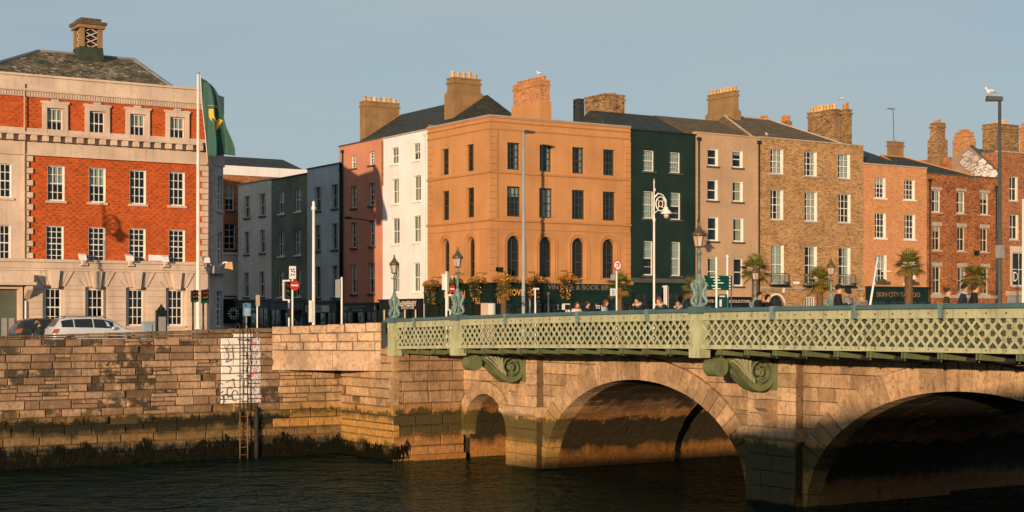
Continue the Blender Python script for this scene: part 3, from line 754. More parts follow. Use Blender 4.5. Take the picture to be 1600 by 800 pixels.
def scroll(vc):
    zt = flz(vc) - .27
    def C(X8, Y8): return (FU - .02 - (915 - X8) / 8 * .0300, zt - (Y8 - 130) / 8 * .0245)
    w = .25
    # backing web
    web = [(300, 140), (920, 140), (920, 440), (860, 462), (760, 470), (680, 455), (600, 400), (500, 310), (400, 240)]
    o = MB().prism([C(*p) for p in web], lambda p, v: (p[0], v, p[1]), vc - .05, vc + .05).build('scroll_bracket', SAGED, br)
    main = [(330, 215), (355, 235), (335, 262), (296, 250), (285, 205), (320, 160), (385, 160), (450, 205), (530, 290), (610, 375), (690, 430), (770, 440), (850, 400), (885, 320), (875, 230), (820, 170), (740, 165), (680, 205), (655, 280), (690, 350), (760, 375), (825, 340), (835, 275), (800, 222), (750, 215), (715, 250)]
    P = catmull([C(*p) for p in main], 5); n = len(P)
    th = []
    for i in range(n):
        f = i / n
        th.append(.022 + .085 * max(0, 1 - abs(f - .42) / .2) if .22 < f < .62 else .024)
    mb = MB(); band(mb, P, th, vc - w, vc + w); smooth_by_angle(mb.build('scroll_band', SAGED, o), 35)
    for c, r in (((325, 225), .155), ((755, 285), .16)):
        cx, cz = C(*c); mb = MB()
        for s_ in (-1, 1):
            mb.tube([(cx, vc + s_ * .04, cz), (cx, vc + s_ * (w - .02), cz)], [r, r * .55], 12)
            for k in range(7):
                a = k * 2 * math.pi / 7; mb.ell((cx + math.cos(a) * r * .55, vc + s_ * (w - .03), cz + math.sin(a) * r * .55), (r * .32, .05, r * .32), 6, 4)
        mb.build('rosette', SAGED, o, smooth=True)
    cx, cz = C(318, 222); MB().tube([(cx, vc - w - .01, cz), (cx, vc + w + .01, cz)], .295, 20).build('volute_drum', SAGED, o, smooth=False)
    for k, (a, b, c) in enumerate((((455, 165), (540, 235), (600, 320)), ((510, 150), (575, 225), (625, 330)), ((555, 145), (600, 230), (640, 350)), ((600, 150), (625, 240), (660, 370)), ((645, 165), (645, 260), (690, 390)))):
        mb = MB(); pth = catmull([C(*a), C(*b), C(*c)], 5); band(mb, pth, [.026 * (1 - .5 * i / len(pth)) for i in range(len(pth))], vc - w + .03, vc + w - .03); mb.build('acanthus_rib', SAGE, o)
    MB().box(FU - .1, FU + .01, vc - .3, vc + .3, C(0, 470)[1], zt + .02).build('wall_plate', SAGED, o)
for v in (P1, P2, P3): scroll(v)

# ---- footway deck, fascia and cross beams
def strip(mb, u0, u1, zf0, zf1, v0, v1, step=1.2, mi=0):
    v = v0
    while v < v1 - 1e-6:
        w = min(v + step, v1)
        mb.hexa([(u0, v, zf0(v)), (u1, v, zf0(v)), (u1, w, zf0(w)), (u0, w, zf0(w))], [(u0, v, zf1(v)), (u1, v, zf1(v)), (u1, w, zf1(w)), (u0, w, zf1(w))], mi); v = w
m = MB(); strip(m, PU + .1, XU - .1, lambda v: flz(v) + .02, lambda v: flz(v) + .1, V_END, 57)
strip(m, SU + .0, XU - 3.2, lambda v: flz(v) - .25, lambda v: flz(v) + .019, V_END, 57); m.build('deck', PAVE, br)
m = MB(); strip(m, PU + 3.4, XU - 3.4, lambda v: flz(v) - .02, lambda v: flz(v) + .104, V_END, 57); m.build('carriageway', ROADM, br)
m = MB(); strip(m, 36, 50, lambda v: 4.0, lambda v: STREET + .02 + (flz(57) + .09 - STREET) * max(0, (66 - v) / 9), 57, 66); struct(m.build('bridge_approach', ROADM))
m = MB(); strip(m, 30.6, 36, lambda v: 4.0, lambda v: STREET + .03 + (flz(57) + .09 - STREET) * max(0, (66 - v) / 9), 57, 66); struct(m.build('bridge_approach', PAVE))
beams = [V_AB - .5 - i * 1.22 for i in range(41)]
beam_me = MB()
beam_me.prism([(0, 0), (0, -.17), (.5, -.2), (2.95, -.36), (3.1, 0)], lambda p, v: (p[0], v, p[1]), -.035, .035)
beam_me.prism([(0, .0), (0, -.17), (.06, -.17), (.06, 0)], lambda p, v: (p[0], v, p[1]), -.075, .075)
beam_me.tube([(.25, .22, .0), (.3, .22, -.24)], .02, 6)
beam_me = beam_me.mesh('cross_beam', SAGED)
for v in beams:
    if any(abs(v - p) < .3 for p in (P1, P2, P3)): continue
    obj('cross_beam', beam_me, br, (PU + .02, v, flz(v)))
# ---- near parapet
def parapet(u, side, full):
    """side -1: outer face looks to -X"""
    s = side
    zr = railz
    par = MB(); f0 = lambda a: (lambda v: zr(v) - a)
    strip(par, u - .05, u + .05, f0(1.195), f0(1.10), V_END, V_AB + .3); strip(par, u - .10, u + .1, f0(1.22), f0(1.195), V_END, V_AB + .3)
    p = par.build('bottom_flange', SAGE, br)
    par = MB(); strip(par, u - .04, u + .04, f0(.34), f0(.13), V_END, V_AB + .3); strip(par, u - .07, u + .07, f0(.365), f0(.34), V_END, V_AB + .3); par.build('top_flange', SAGE, p)
    rv_ = MB(); v = V_END + .3
    while v < V_AB:
        for a in (.24, 1.15): rv_.box(u + s * .04 - .02, u + s * .04 + .02, v - .022, v + .022, zr(v) - a - .022, zr(v) - a + .022)
        v += .61
    stuff(rv_.build('rivets', RUST, p))
    hr = MB(); n = 10; v = V_END; pts = []
    while v < V_AB + .9: pts.append(v); v += 1.5
    pts.append(V_AB + .9)
    rings = []
    prof = [(-.1, -.13), (-.125, -.11), (-.12, -.05), (-.075, -.015), (0, 0), (.075, -.015), (.12, -.05), (.125, -.11), (.1, -.13)]
    for a, b in zip(pts, pts[1:]):
        for (x0, z0), (x1, z1) in zip(prof, prof[1:] + prof[:1]):
            hr.quad((u + x0, a, zr(a) + z0), (u + x1, a, zr(a) + z1), (u + x1, b, zr(b) + z1), (u + x0, b, zr(b) + z0))
    smooth_by_angle(hr.build('handrail', TEAL, p), 50)
    v = V_AB - 1
    sl = MB().box(-.135, .135, -.07, .07, -.36, .012).mesh('rail_clip', TEALL)
    for v in (V_AB - 1.7, 47.5, 43.0, 39.2, 33.4, 30.2, 27.2, 24.2, 19):
        obj('rail_clip', sl, p, (u, v, zr(v)))
    # diagonal bars: length across the lattice zone
    H = .765; top = .345
    bars = []
    sp = .328
    bm_ = {}
    for lean in (1, -1):
        L = H * math.sqrt(2); me = MB()
        y0 = -.02 if lean == 1 else .022
        me.box(-.033, .033, -L / 2, L / 2, -.012, .012); me.box(-.012, .012, -L / 2, L / 2, .012, .05)
        bm_[lean] = me.mesh('lattice_bar', SAGE)
    v = V_AB - .25; restm = MB()
    posts = (V_AB + .12, P1, P2, P3)
    i = 0
    while v > V_END:
        for lean in (1, -1):
            vc = v; z = zr(vc) - top - H / 2
            if any(abs(vc - q) < .5 for q in posts):
                if any(abs(vc - q) < .18 for q in posts): continue
            M_ = Matrix.Translation((u + s * (.024 if lean == 1 else .0), vc, z)) @ Matrix.Rotation(R(45 * lean), 4, 'X') @ Matrix.Rotation(R(90), 4, 'Y') @ (Matrix.Identity(4) if True else None)
            if full and v > 23.0:
                o = obj('lattice_bar', bm_[lean], p); o.matrix_local = M_
            else:
                for q in bm_[lean].polygons: pass
                base = len(restm.v); restm.v += [tuple(M_ @ w.co) for w in bm_[lean].vertices]
                for q in bm_[lean].polygons: restm.f.append(tuple(base + i_ for i_ in q.vertices)); restm.mi.append(0)
        v -= sp
    stuff(restm.build('far_lattice_bars', SAGE, p))
    if full:                                                # second lattice on the footway side of the parapet
        inn_ = MB(); v = V_AB - .25
        while v > V_END:
            for lean in (1, -1):
                M_ = Matrix.Translation((u + .16 + (.0 if lean == 1 else .024), v, zr(v) - top - H / 2)) @ Matrix.Rotation(R(45 * lean), 4, 'X') @ Matrix.Rotation(R(90), 4, 'Y') @ Matrix.Diagonal((.8, 1, 1, 1))
                base = len(inn_.v); inn_.v += [tuple(M_ @ w.co) for w in bm_[lean].vertices]
                for q in bm_[lean].polygons: inn_.f.append(tuple(base + i_ for i_ in q.vertices)); inn_.mi.append(0)
            v -= sp
        stuff(inn_.build('inner_lattice', INNER, p))
    for q in posts:
        top_ = zr(q); po = MB()
        w = .24
        po.box(u - .17, u + .2, q - w, q + w, top_ - 1.2, top_ - .17)
        po.box(u - .19, u + .22, q - w - .02, q + w + .02, top_ - 1.49, top_ - 1.2)
        po.box(u - .185, u + .215, q - w - .015, q + w + .015, top_ - .36, top_ - .2)
        o = po.build('parapet_post', SAGE, p)
        MB().box(u - .182, u - .172, q - w + .07, q + w - .07, top_ - 1.1, top_ - .45).build('post_panel', SAGE, o)
        MB().box(u - .21, u + .24, q - w - .04, q + w + .04, top_ - .17, top_ + .05).build('post_cap', TEAL, o)
    return p
parapet(PU, -1, True); parapet(XU, 1, False)
# services slung under the deck
MB().tube([(PU + 1.0, v, flz(v) - .2) for v in range(8, 56, 3)], .07, 8).build('service_pipe', RUSTD, br)

# far bank wall beyond the bridge
fw = thing('quay_wall', 'long plain stone quay wall running on beyond the far side of the bridge', 'wall')
MB().box(49.9, 200, QV, QV + .5, -1, 5.2).build('wall_face', QUAY, fw); MB().box(49.9, 200, QV - .05, QV + .55, 5.2, 5.38).build('coping', COPE, fw)
# ---------------------------------------------------------------- building kit
def wall_panel(mb, x0, x1, z0, z1, ops, y=0., rev=.2, mi=0):
    """vertical wall in the local x-z plane, outward -y, with real openings (a,b,c,d[,arched]) and their reveals"""
    ops = [o for o in ops if o[0] < x1 and o[1] > x0 and o[2] < z1 and o[3] > z0]
    xs = sorted({x0, x1, *[min(max(v, x0), x1) for o in ops for v in o[:2]]}); zs = sorted({z0, z1, *[min(max(v, z0), z1) for o in ops for v in o[2:4]]})
    for i in range(len(xs) - 1):
        for k in range(len(zs) - 1):
            cx, cz = (xs[i] + xs[i + 1]) / 2, (zs[k] + zs[k + 1]) / 2
            if any(o[0] < cx < o[1] and o[2] < cz < o[3] for o in ops): continue
            mb.quad((xs[i], y, zs[k]), (xs[i + 1], y, zs[k]), (xs[i + 1], y, zs[k + 1]), (xs[i], y, zs[k + 1]), mi)
    for o in ops:
        a, b, c, d = o[:4]; c2, d2 = max(c, z0), min(d, z1)
        if len(o) > 4 and o[4]:
            r = (b - a) / 2; zc = d - r; n = 12; cx = (a + b) / 2
            arc = [(cx - r * math.cos(math.pi * i / n), zc + r * math.sin(math.pi * i / n)) for i in range(n + 1)]
            for p, q in zip(arc, arc[1:]):
                mb.quad((p[0], y, p[1]), (q[0], y, q[1]), (q[0], y, d), (p[0], y, d), mi); mb.quad((q[0], y, q[1]), (p[0], y, p[1]), (p[0], y + rev, p[1]), (q[0], y + rev, q[1]), mi)
            d2 = zc
        else:
            if d <= z1: mb.quad((b, y, d), (a, y, d), (a, y + rev, d), (b, y + rev, d), mi)
        mb.quad((a, y, d2), (a, y, c2), (a, y + rev, c2), (a, y + rev, d2), mi); mb.quad((b, y, c2), (b, y, d2), (b, y + rev, d2), (b, y + rev, c2), mi)
        if c >= z0: mb.quad((a, y, c), (b, y, c), (b, y + rev, c), (a, y + rev, c), mi)
wr = random.Random(77)
def window(par, a, b, c, d, y=0., rev=.16, fm=None, nx=3, ny=2, sill=None, blind=None, fw=.065, bar=.034, arch=False, lining=None, bm=None, meet=.5, casement=False):
    fm = fm or WHITEF; Y = y + rev; m = MB(); zt = d
    r = (b - a) / 2; cx = (a + b) / 2; zc = d - r
    topz = (lambda x: zc + math.sqrt(max(0, r * r - (x - cx) ** 2))) if arch else (lambda x: d)
    m.box(a, a + fw, Y, Y + .1, c, zc if arch else d); m.box(b - fw, b, Y, Y + .1, c, zc if arch else d); m.box(a + fw, b - fw, Y, Y + .1, c, c + fw * 1.3)
    if arch:
        n = 12; arc = [math.pi * i / n for i in range(n + 1)]
        for p, q in zip(arc, arc[1:]):
            P4 = [(cx - r * math.cos(p), zc + r * math.sin(p)), (cx - r * math.cos(q), zc + r * math.sin(q)), (cx - (r - fw) * math.cos(q), zc + (r - fw) * math.sin(q)), (cx - (r - fw) * math.cos(p), zc + (r - fw) * math.sin(p))]
            m.prism(P4, lambda w, v: (w[0], v, w[1]), Y, Y + .1)
        if fm is DARKF:
            rr_ = r * .55
            for p, q in zip(arc, arc[1:]):
                P4 = [(cx - rr_ * math.cos(p), zc + rr_ * math.sin(p)), (cx - rr_ * math.cos(q), zc + rr_ * math.sin(q)), (cx - (rr_ - bar) * math.cos(q), zc + (rr_ - bar) * math.sin(q)), (cx - (rr_ - bar) * math.cos(p), zc + (rr_ - bar) * math.sin(p))]
                m.prism(P4, lambda w, v: (w[0], v, w[1]), Y + .01, Y + .04)
    else: m.box(a + fw, b - fw, Y, Y + .1, d - fw, d)
    top = zc if arch else d
    zm = c + (top - c) * meet
    if not casement: m.box(a + fw, b - fw, Y + .015, Y + .08, zm - .03, zm + .03)
    for i in range(1, nx):
        x = a + fw + (b - a - 2 * fw) * i / nx; m.box(x - bar / 2, x + bar / 2, Y + .02, Y + .055, c + fw, topz(x) - fw * .7)
    for z0, z1 in ((c, zm), (zm, top)):
        for k in range(1, ny):
            z = z0 + (z1 - z0) * k / ny; m.box(a + fw, b - fw, Y + .022, Y + .053, z - bar / 2, z + bar / 2)
    if lining:
        m.box(b - .014, b - .002, y + .004, Y, c, top, 1); m.box(a + .002, a + .014, y + .004, Y, c, top, 1)
        if not arch: m.box(a, b, y + .004, Y, d - .014, d - .002, 1)
    w = m.build('window', [fm, lining or fm], par)
    t1 = wr.uniform(-.012, .012); t2 = wr.uniform(-.012, .012)
    MB().quad((a, Y + .06 + t1, c), (b, Y + .06, c), (b, Y + .06, zm), (a, Y + .06 + t1, zm)).build('pane', GLASS, w)
    pts = [(a, zm), (b, zm)]
    if arch: pts += [(cx + (r - .01) * math.cos(math.pi * i / 10), zc + (r - .01) * math.sin(math.pi * i / 10)) for i in range(11)]
    else: pts += [(b, d), (a, d)]
    MB().add([(p[0], Y + .045 + (t2 if p[0] < cx else 0), p[1]) for p in pts], [tuple(range(len(pts)))]).build('pane', GLASS, w)
    if sill: MB().box(a - .1, b + .1, y - .1, Y - .002, c - .12, c - .003).build('sill', sill, w)
    if blind:
        bm = bm or NET; yb = Y + .14; q = MB()
        def cloth(x0, x1, z0, z1):
            n = max(2, int((x1 - x0) / .09))
            for i in range(n):
                u0, u1 = x0 + (x1 - x0) * i / n, x0 + (x1 - x0) * (i + 1) / n; e0, e1 = (.0, .035) if i % 2 else (.035, .0)
                q.quad((u0, yb + e0, z0), (u1, yb + e1, z0), (u1, yb + e1, z1), (u0, yb + e0, z1))
        if blind == 'full': cloth(a + .03, b - .03, c, d)
        elif blind == 'half': q.box(a + .03, b - .03, yb, yb + .01, zm - .1 * wr.random(), d)
        elif blind == 'third': q.box(a + .03, b - .03, yb, yb + .01, d - (d - c) * wr.uniform(.2, .4), d)
        elif blind == 'side': cloth(a + .02, a + (b - a) * .27, c, d); cloth(b - (b - a) * .27, b - .02, c, d)
        elif blind == 'right': cloth(b - (b - a) * .5, b - .02, c, d)
        q.build('blind' if blind in ('half', 'third') else 'curtain', bm, w)
    return w
class House:
    """a terrace front on one of the two building lines; local x along the front, local -y outward"""
    def __init__(s, name, label, px0, px1, pytop, plane='V', depth=9.5, cat='building', group=None, offs=0., base=STREET):
        s.plane = plane; s.base = base; s.offs = offs
        if plane == 'V': s.o0 = onV(px0, 0, FRONT + offs)[0]; s.w = onV(px1, 0, FRONT + offs)[0] - s.o0; loc = (s.o0, FRONT + offs, base); rz = 0
        else: s.o0 = onU(px0, 0, SIDE + offs)[0]; s.w = s.o0 - onU(px1, 0, SIDE + offs)[0]; loc = (SIDE + offs, s.o0, base); rz = -math.pi / 2
        s.root = thing(name, label, cat, loc, rz, group); s.depth = depth
        pm = (px0 + px1) / 2; s.h = s.Z(pm, pytop)
    def X(s, px): return onV(px, 0, FRONT + s.offs)[0] - s.o0 if s.plane == 'V' else s.o0 - onU(px, 0, SIDE + s.offs)[0]
    def Z(s, px, py): return (onV(px, py, FRONT + s.offs)[1] if s.plane == 'V' else onU(px, py, SIDE + s.offs)[1]) - s.base
    def Zat(s, px, py, back):      # height of a sight line where it meets a plane `back` metres behind the front
        return (onV(px, py, FRONT + s.offs + back)[1] if s.plane == 'V' else onU(px, py, SIDE + s.offs + back)[1]) - s.base
    def Xat(s, px, back): return onV(px, 0, FRONT + s.offs + back)[0] - s.o0 if s.plane == 'V' else s.o0 - onU(px, 0, SIDE + s.offs + back)[0]
    def rows(s, rows):
        out = []
        for row in rows:
            q = [(s.X(r[0]), s.X(r[1]), s.Z((r[0] + r[1]) / 2, r[3]), s.Z((r[0] + r[1]) / 2, r[2])) for r in row]
            n = len(q); w = sum(t[1] - t[0] for t in q) / n; c = sum(t[2] for t in q) / n; d = sum(t[3] for t in q) / n
            out.append([((t[0] + t[1]) / 2 - w / 2, (t[0] + t[1]) / 2 + w / 2, c, d) for t in q])
        return out
    def shell(s, mat, ops, z0=-.3, top=None, coping=None, rev=.2, side=None, y=0.):
        top = top or s.h; m = MB(); wall_panel(m, 0, s.w, z0, top, ops, y, rev)
        D = s.depth; m.quad((0, D, z0), (0, y, z0), (0, y, top), (0, D, top)); m.quad((s.w, y, z0), (s.w, D, z0), (s.w, D, top), (s.w, y, top)); m.quad((s.w, D, z0), (0, D, z0), (0, D, top), (s.w, D, top))
        m.quad((0, y, top), (s.w, y, top), (s.w, y + .3, top), (0, y + .3, top)); m.quad((0, y + .3, top - .35), (s.w, y + .3, top - .35), (s.w, D, top - .35), (0, D, top - .35))
        m.quad((s.w, y + .3, top - .35), (0, y + .3, top - .35), (0, y + .3, top), (s.w, y + .3, top))
        s.wall = m.build('wall', mat, s.root)
        MB().quad((.02, .95, -.2), (s.w - .02, .95, -.2), (s.w - .02, .95, top - .4), (.02, .95, top - .4)).build('inner_wall', ROOM, s.root)
        if coping: MB().box(-.01, s.w + .01, y - .07, y + .36, top + .002, top + .1).build('coping', coping, s.root)
    def chimney(s, px0, px1, pyt, pyb, back, mat, th=.75, pots=4, pot=None, potpx=9, steps=None, cap=True, ribs=False, split=None):
        """stack seen between px0..px1.  On the quay the flues run back along the party wall: the -X flank shows between px0 and
        `split`, the -Y end between split and px1.  On the side street the stack is wide along X and `th` deep."""
        if s.plane == 'V':
            Vf = FRONT + s.offs + back; split = split or (px0 + px1) / 2
            U0 = onV(split, 0, Vf)[0]; U1 = onV(px1, 0, Vf)[0]; V1 = min(onU(px0, 0, U0)[0], Vf + 5); zt = onV(split, pyt, Vf)[1]; zb = onV(split, pyb, Vf)[1]; pm = split
        else:
            Vf = back; U0 = onV(px0, pyt, Vf)[0] + .15; U1 = onV(px1, pyt, Vf)[0]; V1 = Vf + th; pm = (px0 + px1) / 2; zb = onV(pm, pyb, Vf)[1]; zt = onV(pm, pyt, Vf)[1]
        def L(U, V, z): return (U - s.o0, V - FRONT - s.offs, z - s.base) if s.plane == 'V' else (s.o0 - V, U - SIDE - s.offs, z - s.base)
        def bx(m, a, b, c, d, e, f):
            p, q = L(a, c, e), L(b, d, f); m.box(min(p[0], q[0]), max(p[0], q[0]), min(p[1], q[1]), max(p[1], q[1]), p[2], q[2])
        m = MB(); zlow = zb - 3.
        if steps:
            zs = onV(pm, steps, Vf)[1]; g = .14
            bx(m, U0 - g, U1 + g, Vf - g, V1 + g, zlow, zs)
            lo = [L(a, b, zs) for a, b in ((U0 - g, Vf - g), (U1 + g, Vf - g), (U1 + g, V1 + g), (U0 - g, V1 + g))]; hi = [L(a, b, zs + .2) for a, b in ((U0, Vf), (U1, Vf), (U1, V1), (U0, V1))]
            m.hexa(lo, hi); bx(m, U0, U1, Vf, V1, zs + .2, zt)
        else: bx(m, U0, U1, Vf, V1, zlow, zt)
        if ribs:
            for k in range(3): u = U0 + (U1 - U0) * (k + .5) / 3; bx(m, u - .1, u + .1, Vf - .08, Vf, zlow, zt - .1)
        st = m.build('chimney', mat, s.root)
        if cap:
            m = MB(); bx(m, U0 - .07, U1 + .07, Vf - .07, V1 + .07, zt - .32, zt - .18); m.build('chimney_band', mat, st)
            m = MB(); bx(m, U0 - .05, U1 + .05, Vf - .05, V1 + .05, zt + .002, zt + .1); m.build('chimney_cap', mat, st)
        hp = potpx * Vf / FOC * 1.45
        for i in range(pots):
            f = i / max(1, pots - 1); r = .15; h = hp * wr.uniform(.85, 1.1)
            if s.plane == 'V': u, v = (U0 + U1) / 2, Vf + .22 + (V1 - Vf - .44) * f; r = min(.19, (V1 - Vf) / pots * .42)
            else: u, v = U0 + .18 + (U1 - U0 - .36) * f, (Vf + V1) / 2; r = min(.16, (U1 - U0) / pots * .42)
            q = L(u, v, zt + .06); MB().lathe([(r, 0), (r * .95, h * .1), (r * .82, h * .75), (r * 1.02, h * .8), (r * 1.02, h * .92), (r * .86, h), (r * .6, h), (r * .55, h * .7)], 10, q).build('chimney_pot', pot or POT, st, smooth=True)
        return st
    def roof(s, ze, zr, mat, y0=.35, y1=None, yr=None, x0=0., x1=None, hipL=0., hipR=0., ridge=None):
        x1 = s.w if x1 is None else x1; y1 = y1 or s.depth; yr = yr or (y0 + y1) / 2
        A = [(x0, y0, ze), (x1, y0, ze), (x1, y1, ze), (x0, y1, ze)]; r0, r1 = (x0 + hipL, yr, zr), (x1 - hipR, yr, zr)
        m = MB().add(A + [r0, r1], [(0, 1, 5, 4), (2, 3, 4, 5), (1, 2, 5), (3, 0, 4), (3, 2, 1, 0)]); o = m.build('roof', mat, s.root)
        if ridge:
            q = MB(); q.tube([r0, r1], .09, 6)
            if hipL: q.tube([A[0], r0], .08, 6)
            if hipR: q.tube([A[1], r1], .08, 6)
            q.build('ridge_tiles', ridge, o)
        return o
    def pipe(s, px, zt, zb=0., r=.055, mat=None, y=-.07):
        x = s.X(px); o = MB().tube([(x, y, zb), (x, y, zt)], r, 8).build('downpipe', mat or PIPE, s.root, smooth=True)
        MB().box(x - .13, x + .13, y - .1, y + .065, zt, zt + .22).build('hopper_head', mat or PIPE, o); return o
    def shopfront(s, px0, px1, pyt, pyb, mat, bays=3, sign=None, cornice=.1, glassmat=None, door=1, proj=.25):
        x0, x1 = s.X(px0), s.X(px1); pm = (px0 + px1) / 2; zt, zf = s.Z(pm, pyt), s.Z(pm, pyb)
        sf = MB().box(x0, x1, -proj, -.002, zf, zt).build('shop_fascia', mat, s.root)
        MB().box(x0 - .03, x1 + .03, -proj - .12, -.003, zt + .002, zt + cornice).build('shop_cornice', mat, sf)
        MB().quad((x0, -.008, -.2), (x1, -.008, -.2), (x1, -.008, zf), (x0, -.008, zf)).build('shop_backing', ROOM, sf)
        n = bays; w = (x1 - x0) / n
        for i in range(n + 1):
            xx = x0 + w * i; MB().box(max(x0, xx - .14), min(x1, xx + .14), -proj - .03, -.004, -.2, zf - .003).build('pilaster', mat, sf)
        for i in range(n):
            a, b = x0 + w * i + .145, x0 + w * (i + 1) - .145
            if i == door:
                dd = MB().box(a, b, -.06, -.004, -.2, 2.15).build('shop_door', mat, sf); MB().box(a + .15, b - .15, -.068, -.061, 1.0, 1.95).build('door_pane', GLASS, dd)
                MB().quad((a, -.1, 2.2), (b, -.1, 2.2), (b, -.1, zf), (a, -.1, zf)).build('pane', GLASS, sf)
            else:
                MB().box(a, b, -proj + .02, -.004, -.2, .55).build('stall_riser', mat, sf)
                MB().quad((a, -proj + .06, .55), (b, -proj + .06, .55), (b, -proj + .06, zf), (a, -proj + .06, zf)).build('shop_pane', GLASS, sf)
                m = MB(); m.box((a + b) / 2 - .025, (a + b) / 2 + .025, -proj + .03, -proj + .09, .55, zf); m.box(a, b, -proj + .03, -proj + .09, zf - .5, zf - .45); m.build('mullion', mat, sf)
        return sf, (x0, x1, zt, zf, -proj)
# ---------------------------------------------------------------- side-street terrace (faces -X), nearest last
def ops_of(rows): return [w for r in rows for w in r]
def plane_windows(h, rows, **kw):
    for ri, r in enumerate(rows):
        for w in r:
            k = dict(kw); b = k.pop('blinds', None)
            if b: k['blind'] = wr.choice(b)
            window(h.root, *w, **k)
# house closing the street, side on
H = House('corner_building', 'orange brick building with white parapet at the far end of the side street', 335, 480, 275, 'V', 14, offs=42.)
rows = H.rows([[(352, 366, 290, 329)], [(351, 368, 349, 390)], [(352, 367, 420, 462)]])
more = [[(x + (w[0][1] - w[0][0]) * 2.4 * k, x + (w[0][1] - w[0][0]) * (2.4 * k + 1), w[0][2], w[0][3]) for k in (1, 2) for x in (w[0][0],)] for w in rows]
rr_ = [a + b for a, b in zip(rows, more)]
H.shell(RUSTB2, ops_of(rr_)); plane_windows(H, rr_, nx=2, ny=2, sill=SILLD, blinds=[None, 'half'])
m = MB(); m.box(-.05, H.w + .05, -.12, .5, H.h - .05, H.h + .75); m.build('parapet', WHITEW, H.root)
MB().box(-.08, H.w + .08, -.16, .0, H.Z(358, 398), H.Z(358, 398) + .2).build('string_course', WHITEW, H.root)
MB().box(.0, H.w, -.05, -.002, -.2, H.Z(358, 398)).build('ground_render', GREYW, H.root)
H.roof(H.h + .7, H.h + 2.1, SLATED, .3, 10)
MB().box(0., 3.6, -.3, -.06, H.Z(358, 505), H.Z(358, 467)).build('shop_fascia', SHOPB, H.root)

specs = []
# grey house
H = House('terraced_house', 'grey rendered narrow house in shade, leftmost of the side-street terrace', 372, 424, 285, 'U', 10, 'house', 'side-street terrace')
rows = H.rows([[(381.6, 390.5, 306, 340), (406, 414.7, 303, 338)], [(381.6, 389.7, 362, 397.6), (406, 414.3, 359, 395.5)], [(381, 388.8, 425.6, 464), (405.4, 413.5, 424, 464)]])
H.shell(GREYW, ops_of(rows), coping=SILL); plane_windows(H, rows, nx=2, ny=1, sill=SILLD, fm=WHITEF, rev=.12, blinds=[None, 'half', 'third'])
H.roof(H.h - .2, H.h + 1.0, SLATED); H.shopfront(372, 424, 470, 482, SHOPT, 3)
GREYH = H
# deep green house
H = House('terraced_house', 'deep green rendered house with white sashes, between the grey and the blue house', 424, 480, 277, 'U', 10, 'house', 'side-street terrace')
rows = H.rows([[(435, 444.5, 297.7, 333.4), (461, 470.4, 294, 331)], [(435, 444.5, 362, 400), (461, 470.4, 359, 399)], [(434, 443.6, 423.5, 464), (461.5, 470.4, 422, 464)]])
H.shell(GREENW, ops_of(rows), coping=SILLD); plane_windows(H, rows, nx=2, ny=1, sill=WHITEF, rev=.1, blinds=['third', 'half', 'full', None])
H.roof(H.h - .2, H.h + 1.0, SLATED); H.shopfront(425, 479, 471, 484, SHOPT, 3)
# blue house
H = House('terraced_house', 'slate blue rendered house with four storeys behind the white lamp pole', 480, 536, 260, 'U', 10, 'house', 'side-street terrace')
rows = H.rows([[(492.5, 501, 292.6, 328.7), (518.4, 528, 288, 326.6)], [(492, 500.6, 352, 392.5), (518.4, 527.8, 349, 389.5)], [(492.5, 500.6, 416.7, 466), (518, 528, 415, 464)]])
H.shell(BLUEW, ops_of(rows), coping=SILLD); plane_windows(H, rows, nx=2, ny=1, sill=SILLD, fm=GREYF, rev=.14, blinds=['third', 'half', 'full', None])
H.roof(H.h - .2, H.h + 1.2, SLATED); sf, (x0, x1, zt, zf, yy) = H.shopfront(481, 530, 472, 489, SHOPT, 3)
a, b = H.X(482), H.X(520); m = MB().box(a, b, yy - .04, yy - .002, H.Z(500, 488), H.Z(500, 477)).build('sign_board', GREYF, sf)
lettering(m, 'VINTAGE', a + (b - a) * .36, yy - .05, H.Z(500, 482.5), .5, SHOPT, width=(b - a) * .6, height=.3)
MB().box(a + (b - a) * .72, b - .02, yy - .06, yy - .042, H.Z(500, 487), H.Z(500, 478)).build('sign_panel', WHITEF, m)
H.pipe(533, H.h - .6)
# terracotta house
H = House('terraced_house', 'terracotta pink house half in shade with a sunlit edge beside the white house', 530, 598, 223, 'U', 10, 'house', 'side-street terrace')
rows = H.rows([[(547.8, 557, 242.5, 263), (576, 585.6, 237, 258)], [(547.8, 557.5, 290.5, 325), (576, 585.6, 286, 321.5)], [(547.8, 557.5, 347, 387.4), (577, 585.6, 345, 385)], [(547.8, 557.5, 413, 459.6), (575.4, 585.6, 410.8, 458.4)]])
H.shell(PINKW, ops_of(rows), coping=SILLD); plane_windows(H, rows, nx=2, ny=2, sill=SILLD, rev=.14, blinds=['third', 'half', None, 'full'])
H.roof(H.h - .3, H.Zat(600, 185, 5.2), SLATED, yr=5.2)
H.chimney(568, 624, 161, 200, 104.9, CHIMR, .9, 7, POTY, 7)
sf, (x0, x1, zt, zf, yy) = H.shopfront(537, 594, 475, 488, SHOPB, 3)
lettering(sf, 'Q&M', H.X(545), yy - .012, (zt + zf) / 2, .5, CREAML, width=H.X(550) - H.X(539.5), height=.34)
lettering(sf, 'Hair & Beauty Salon', H.X(563.5), yy - .012, zf + (zt - zf) * .7, .3, CREAML, width=H.X(574) - H.X(553), height=.15)
lettering(sf, 'Tel 01', H.X(564), yy - .012, zf + (zt - zf) * .28, .3, CREAML, width=H.X(572) - H.X(556), height=.15)
lettering(sf, '3', H.X(590.5), yy - .012, (zt + zf) / 2, .4, GILT, height=.3)
H.pipe(536.5, H.h - .5)
RH = H
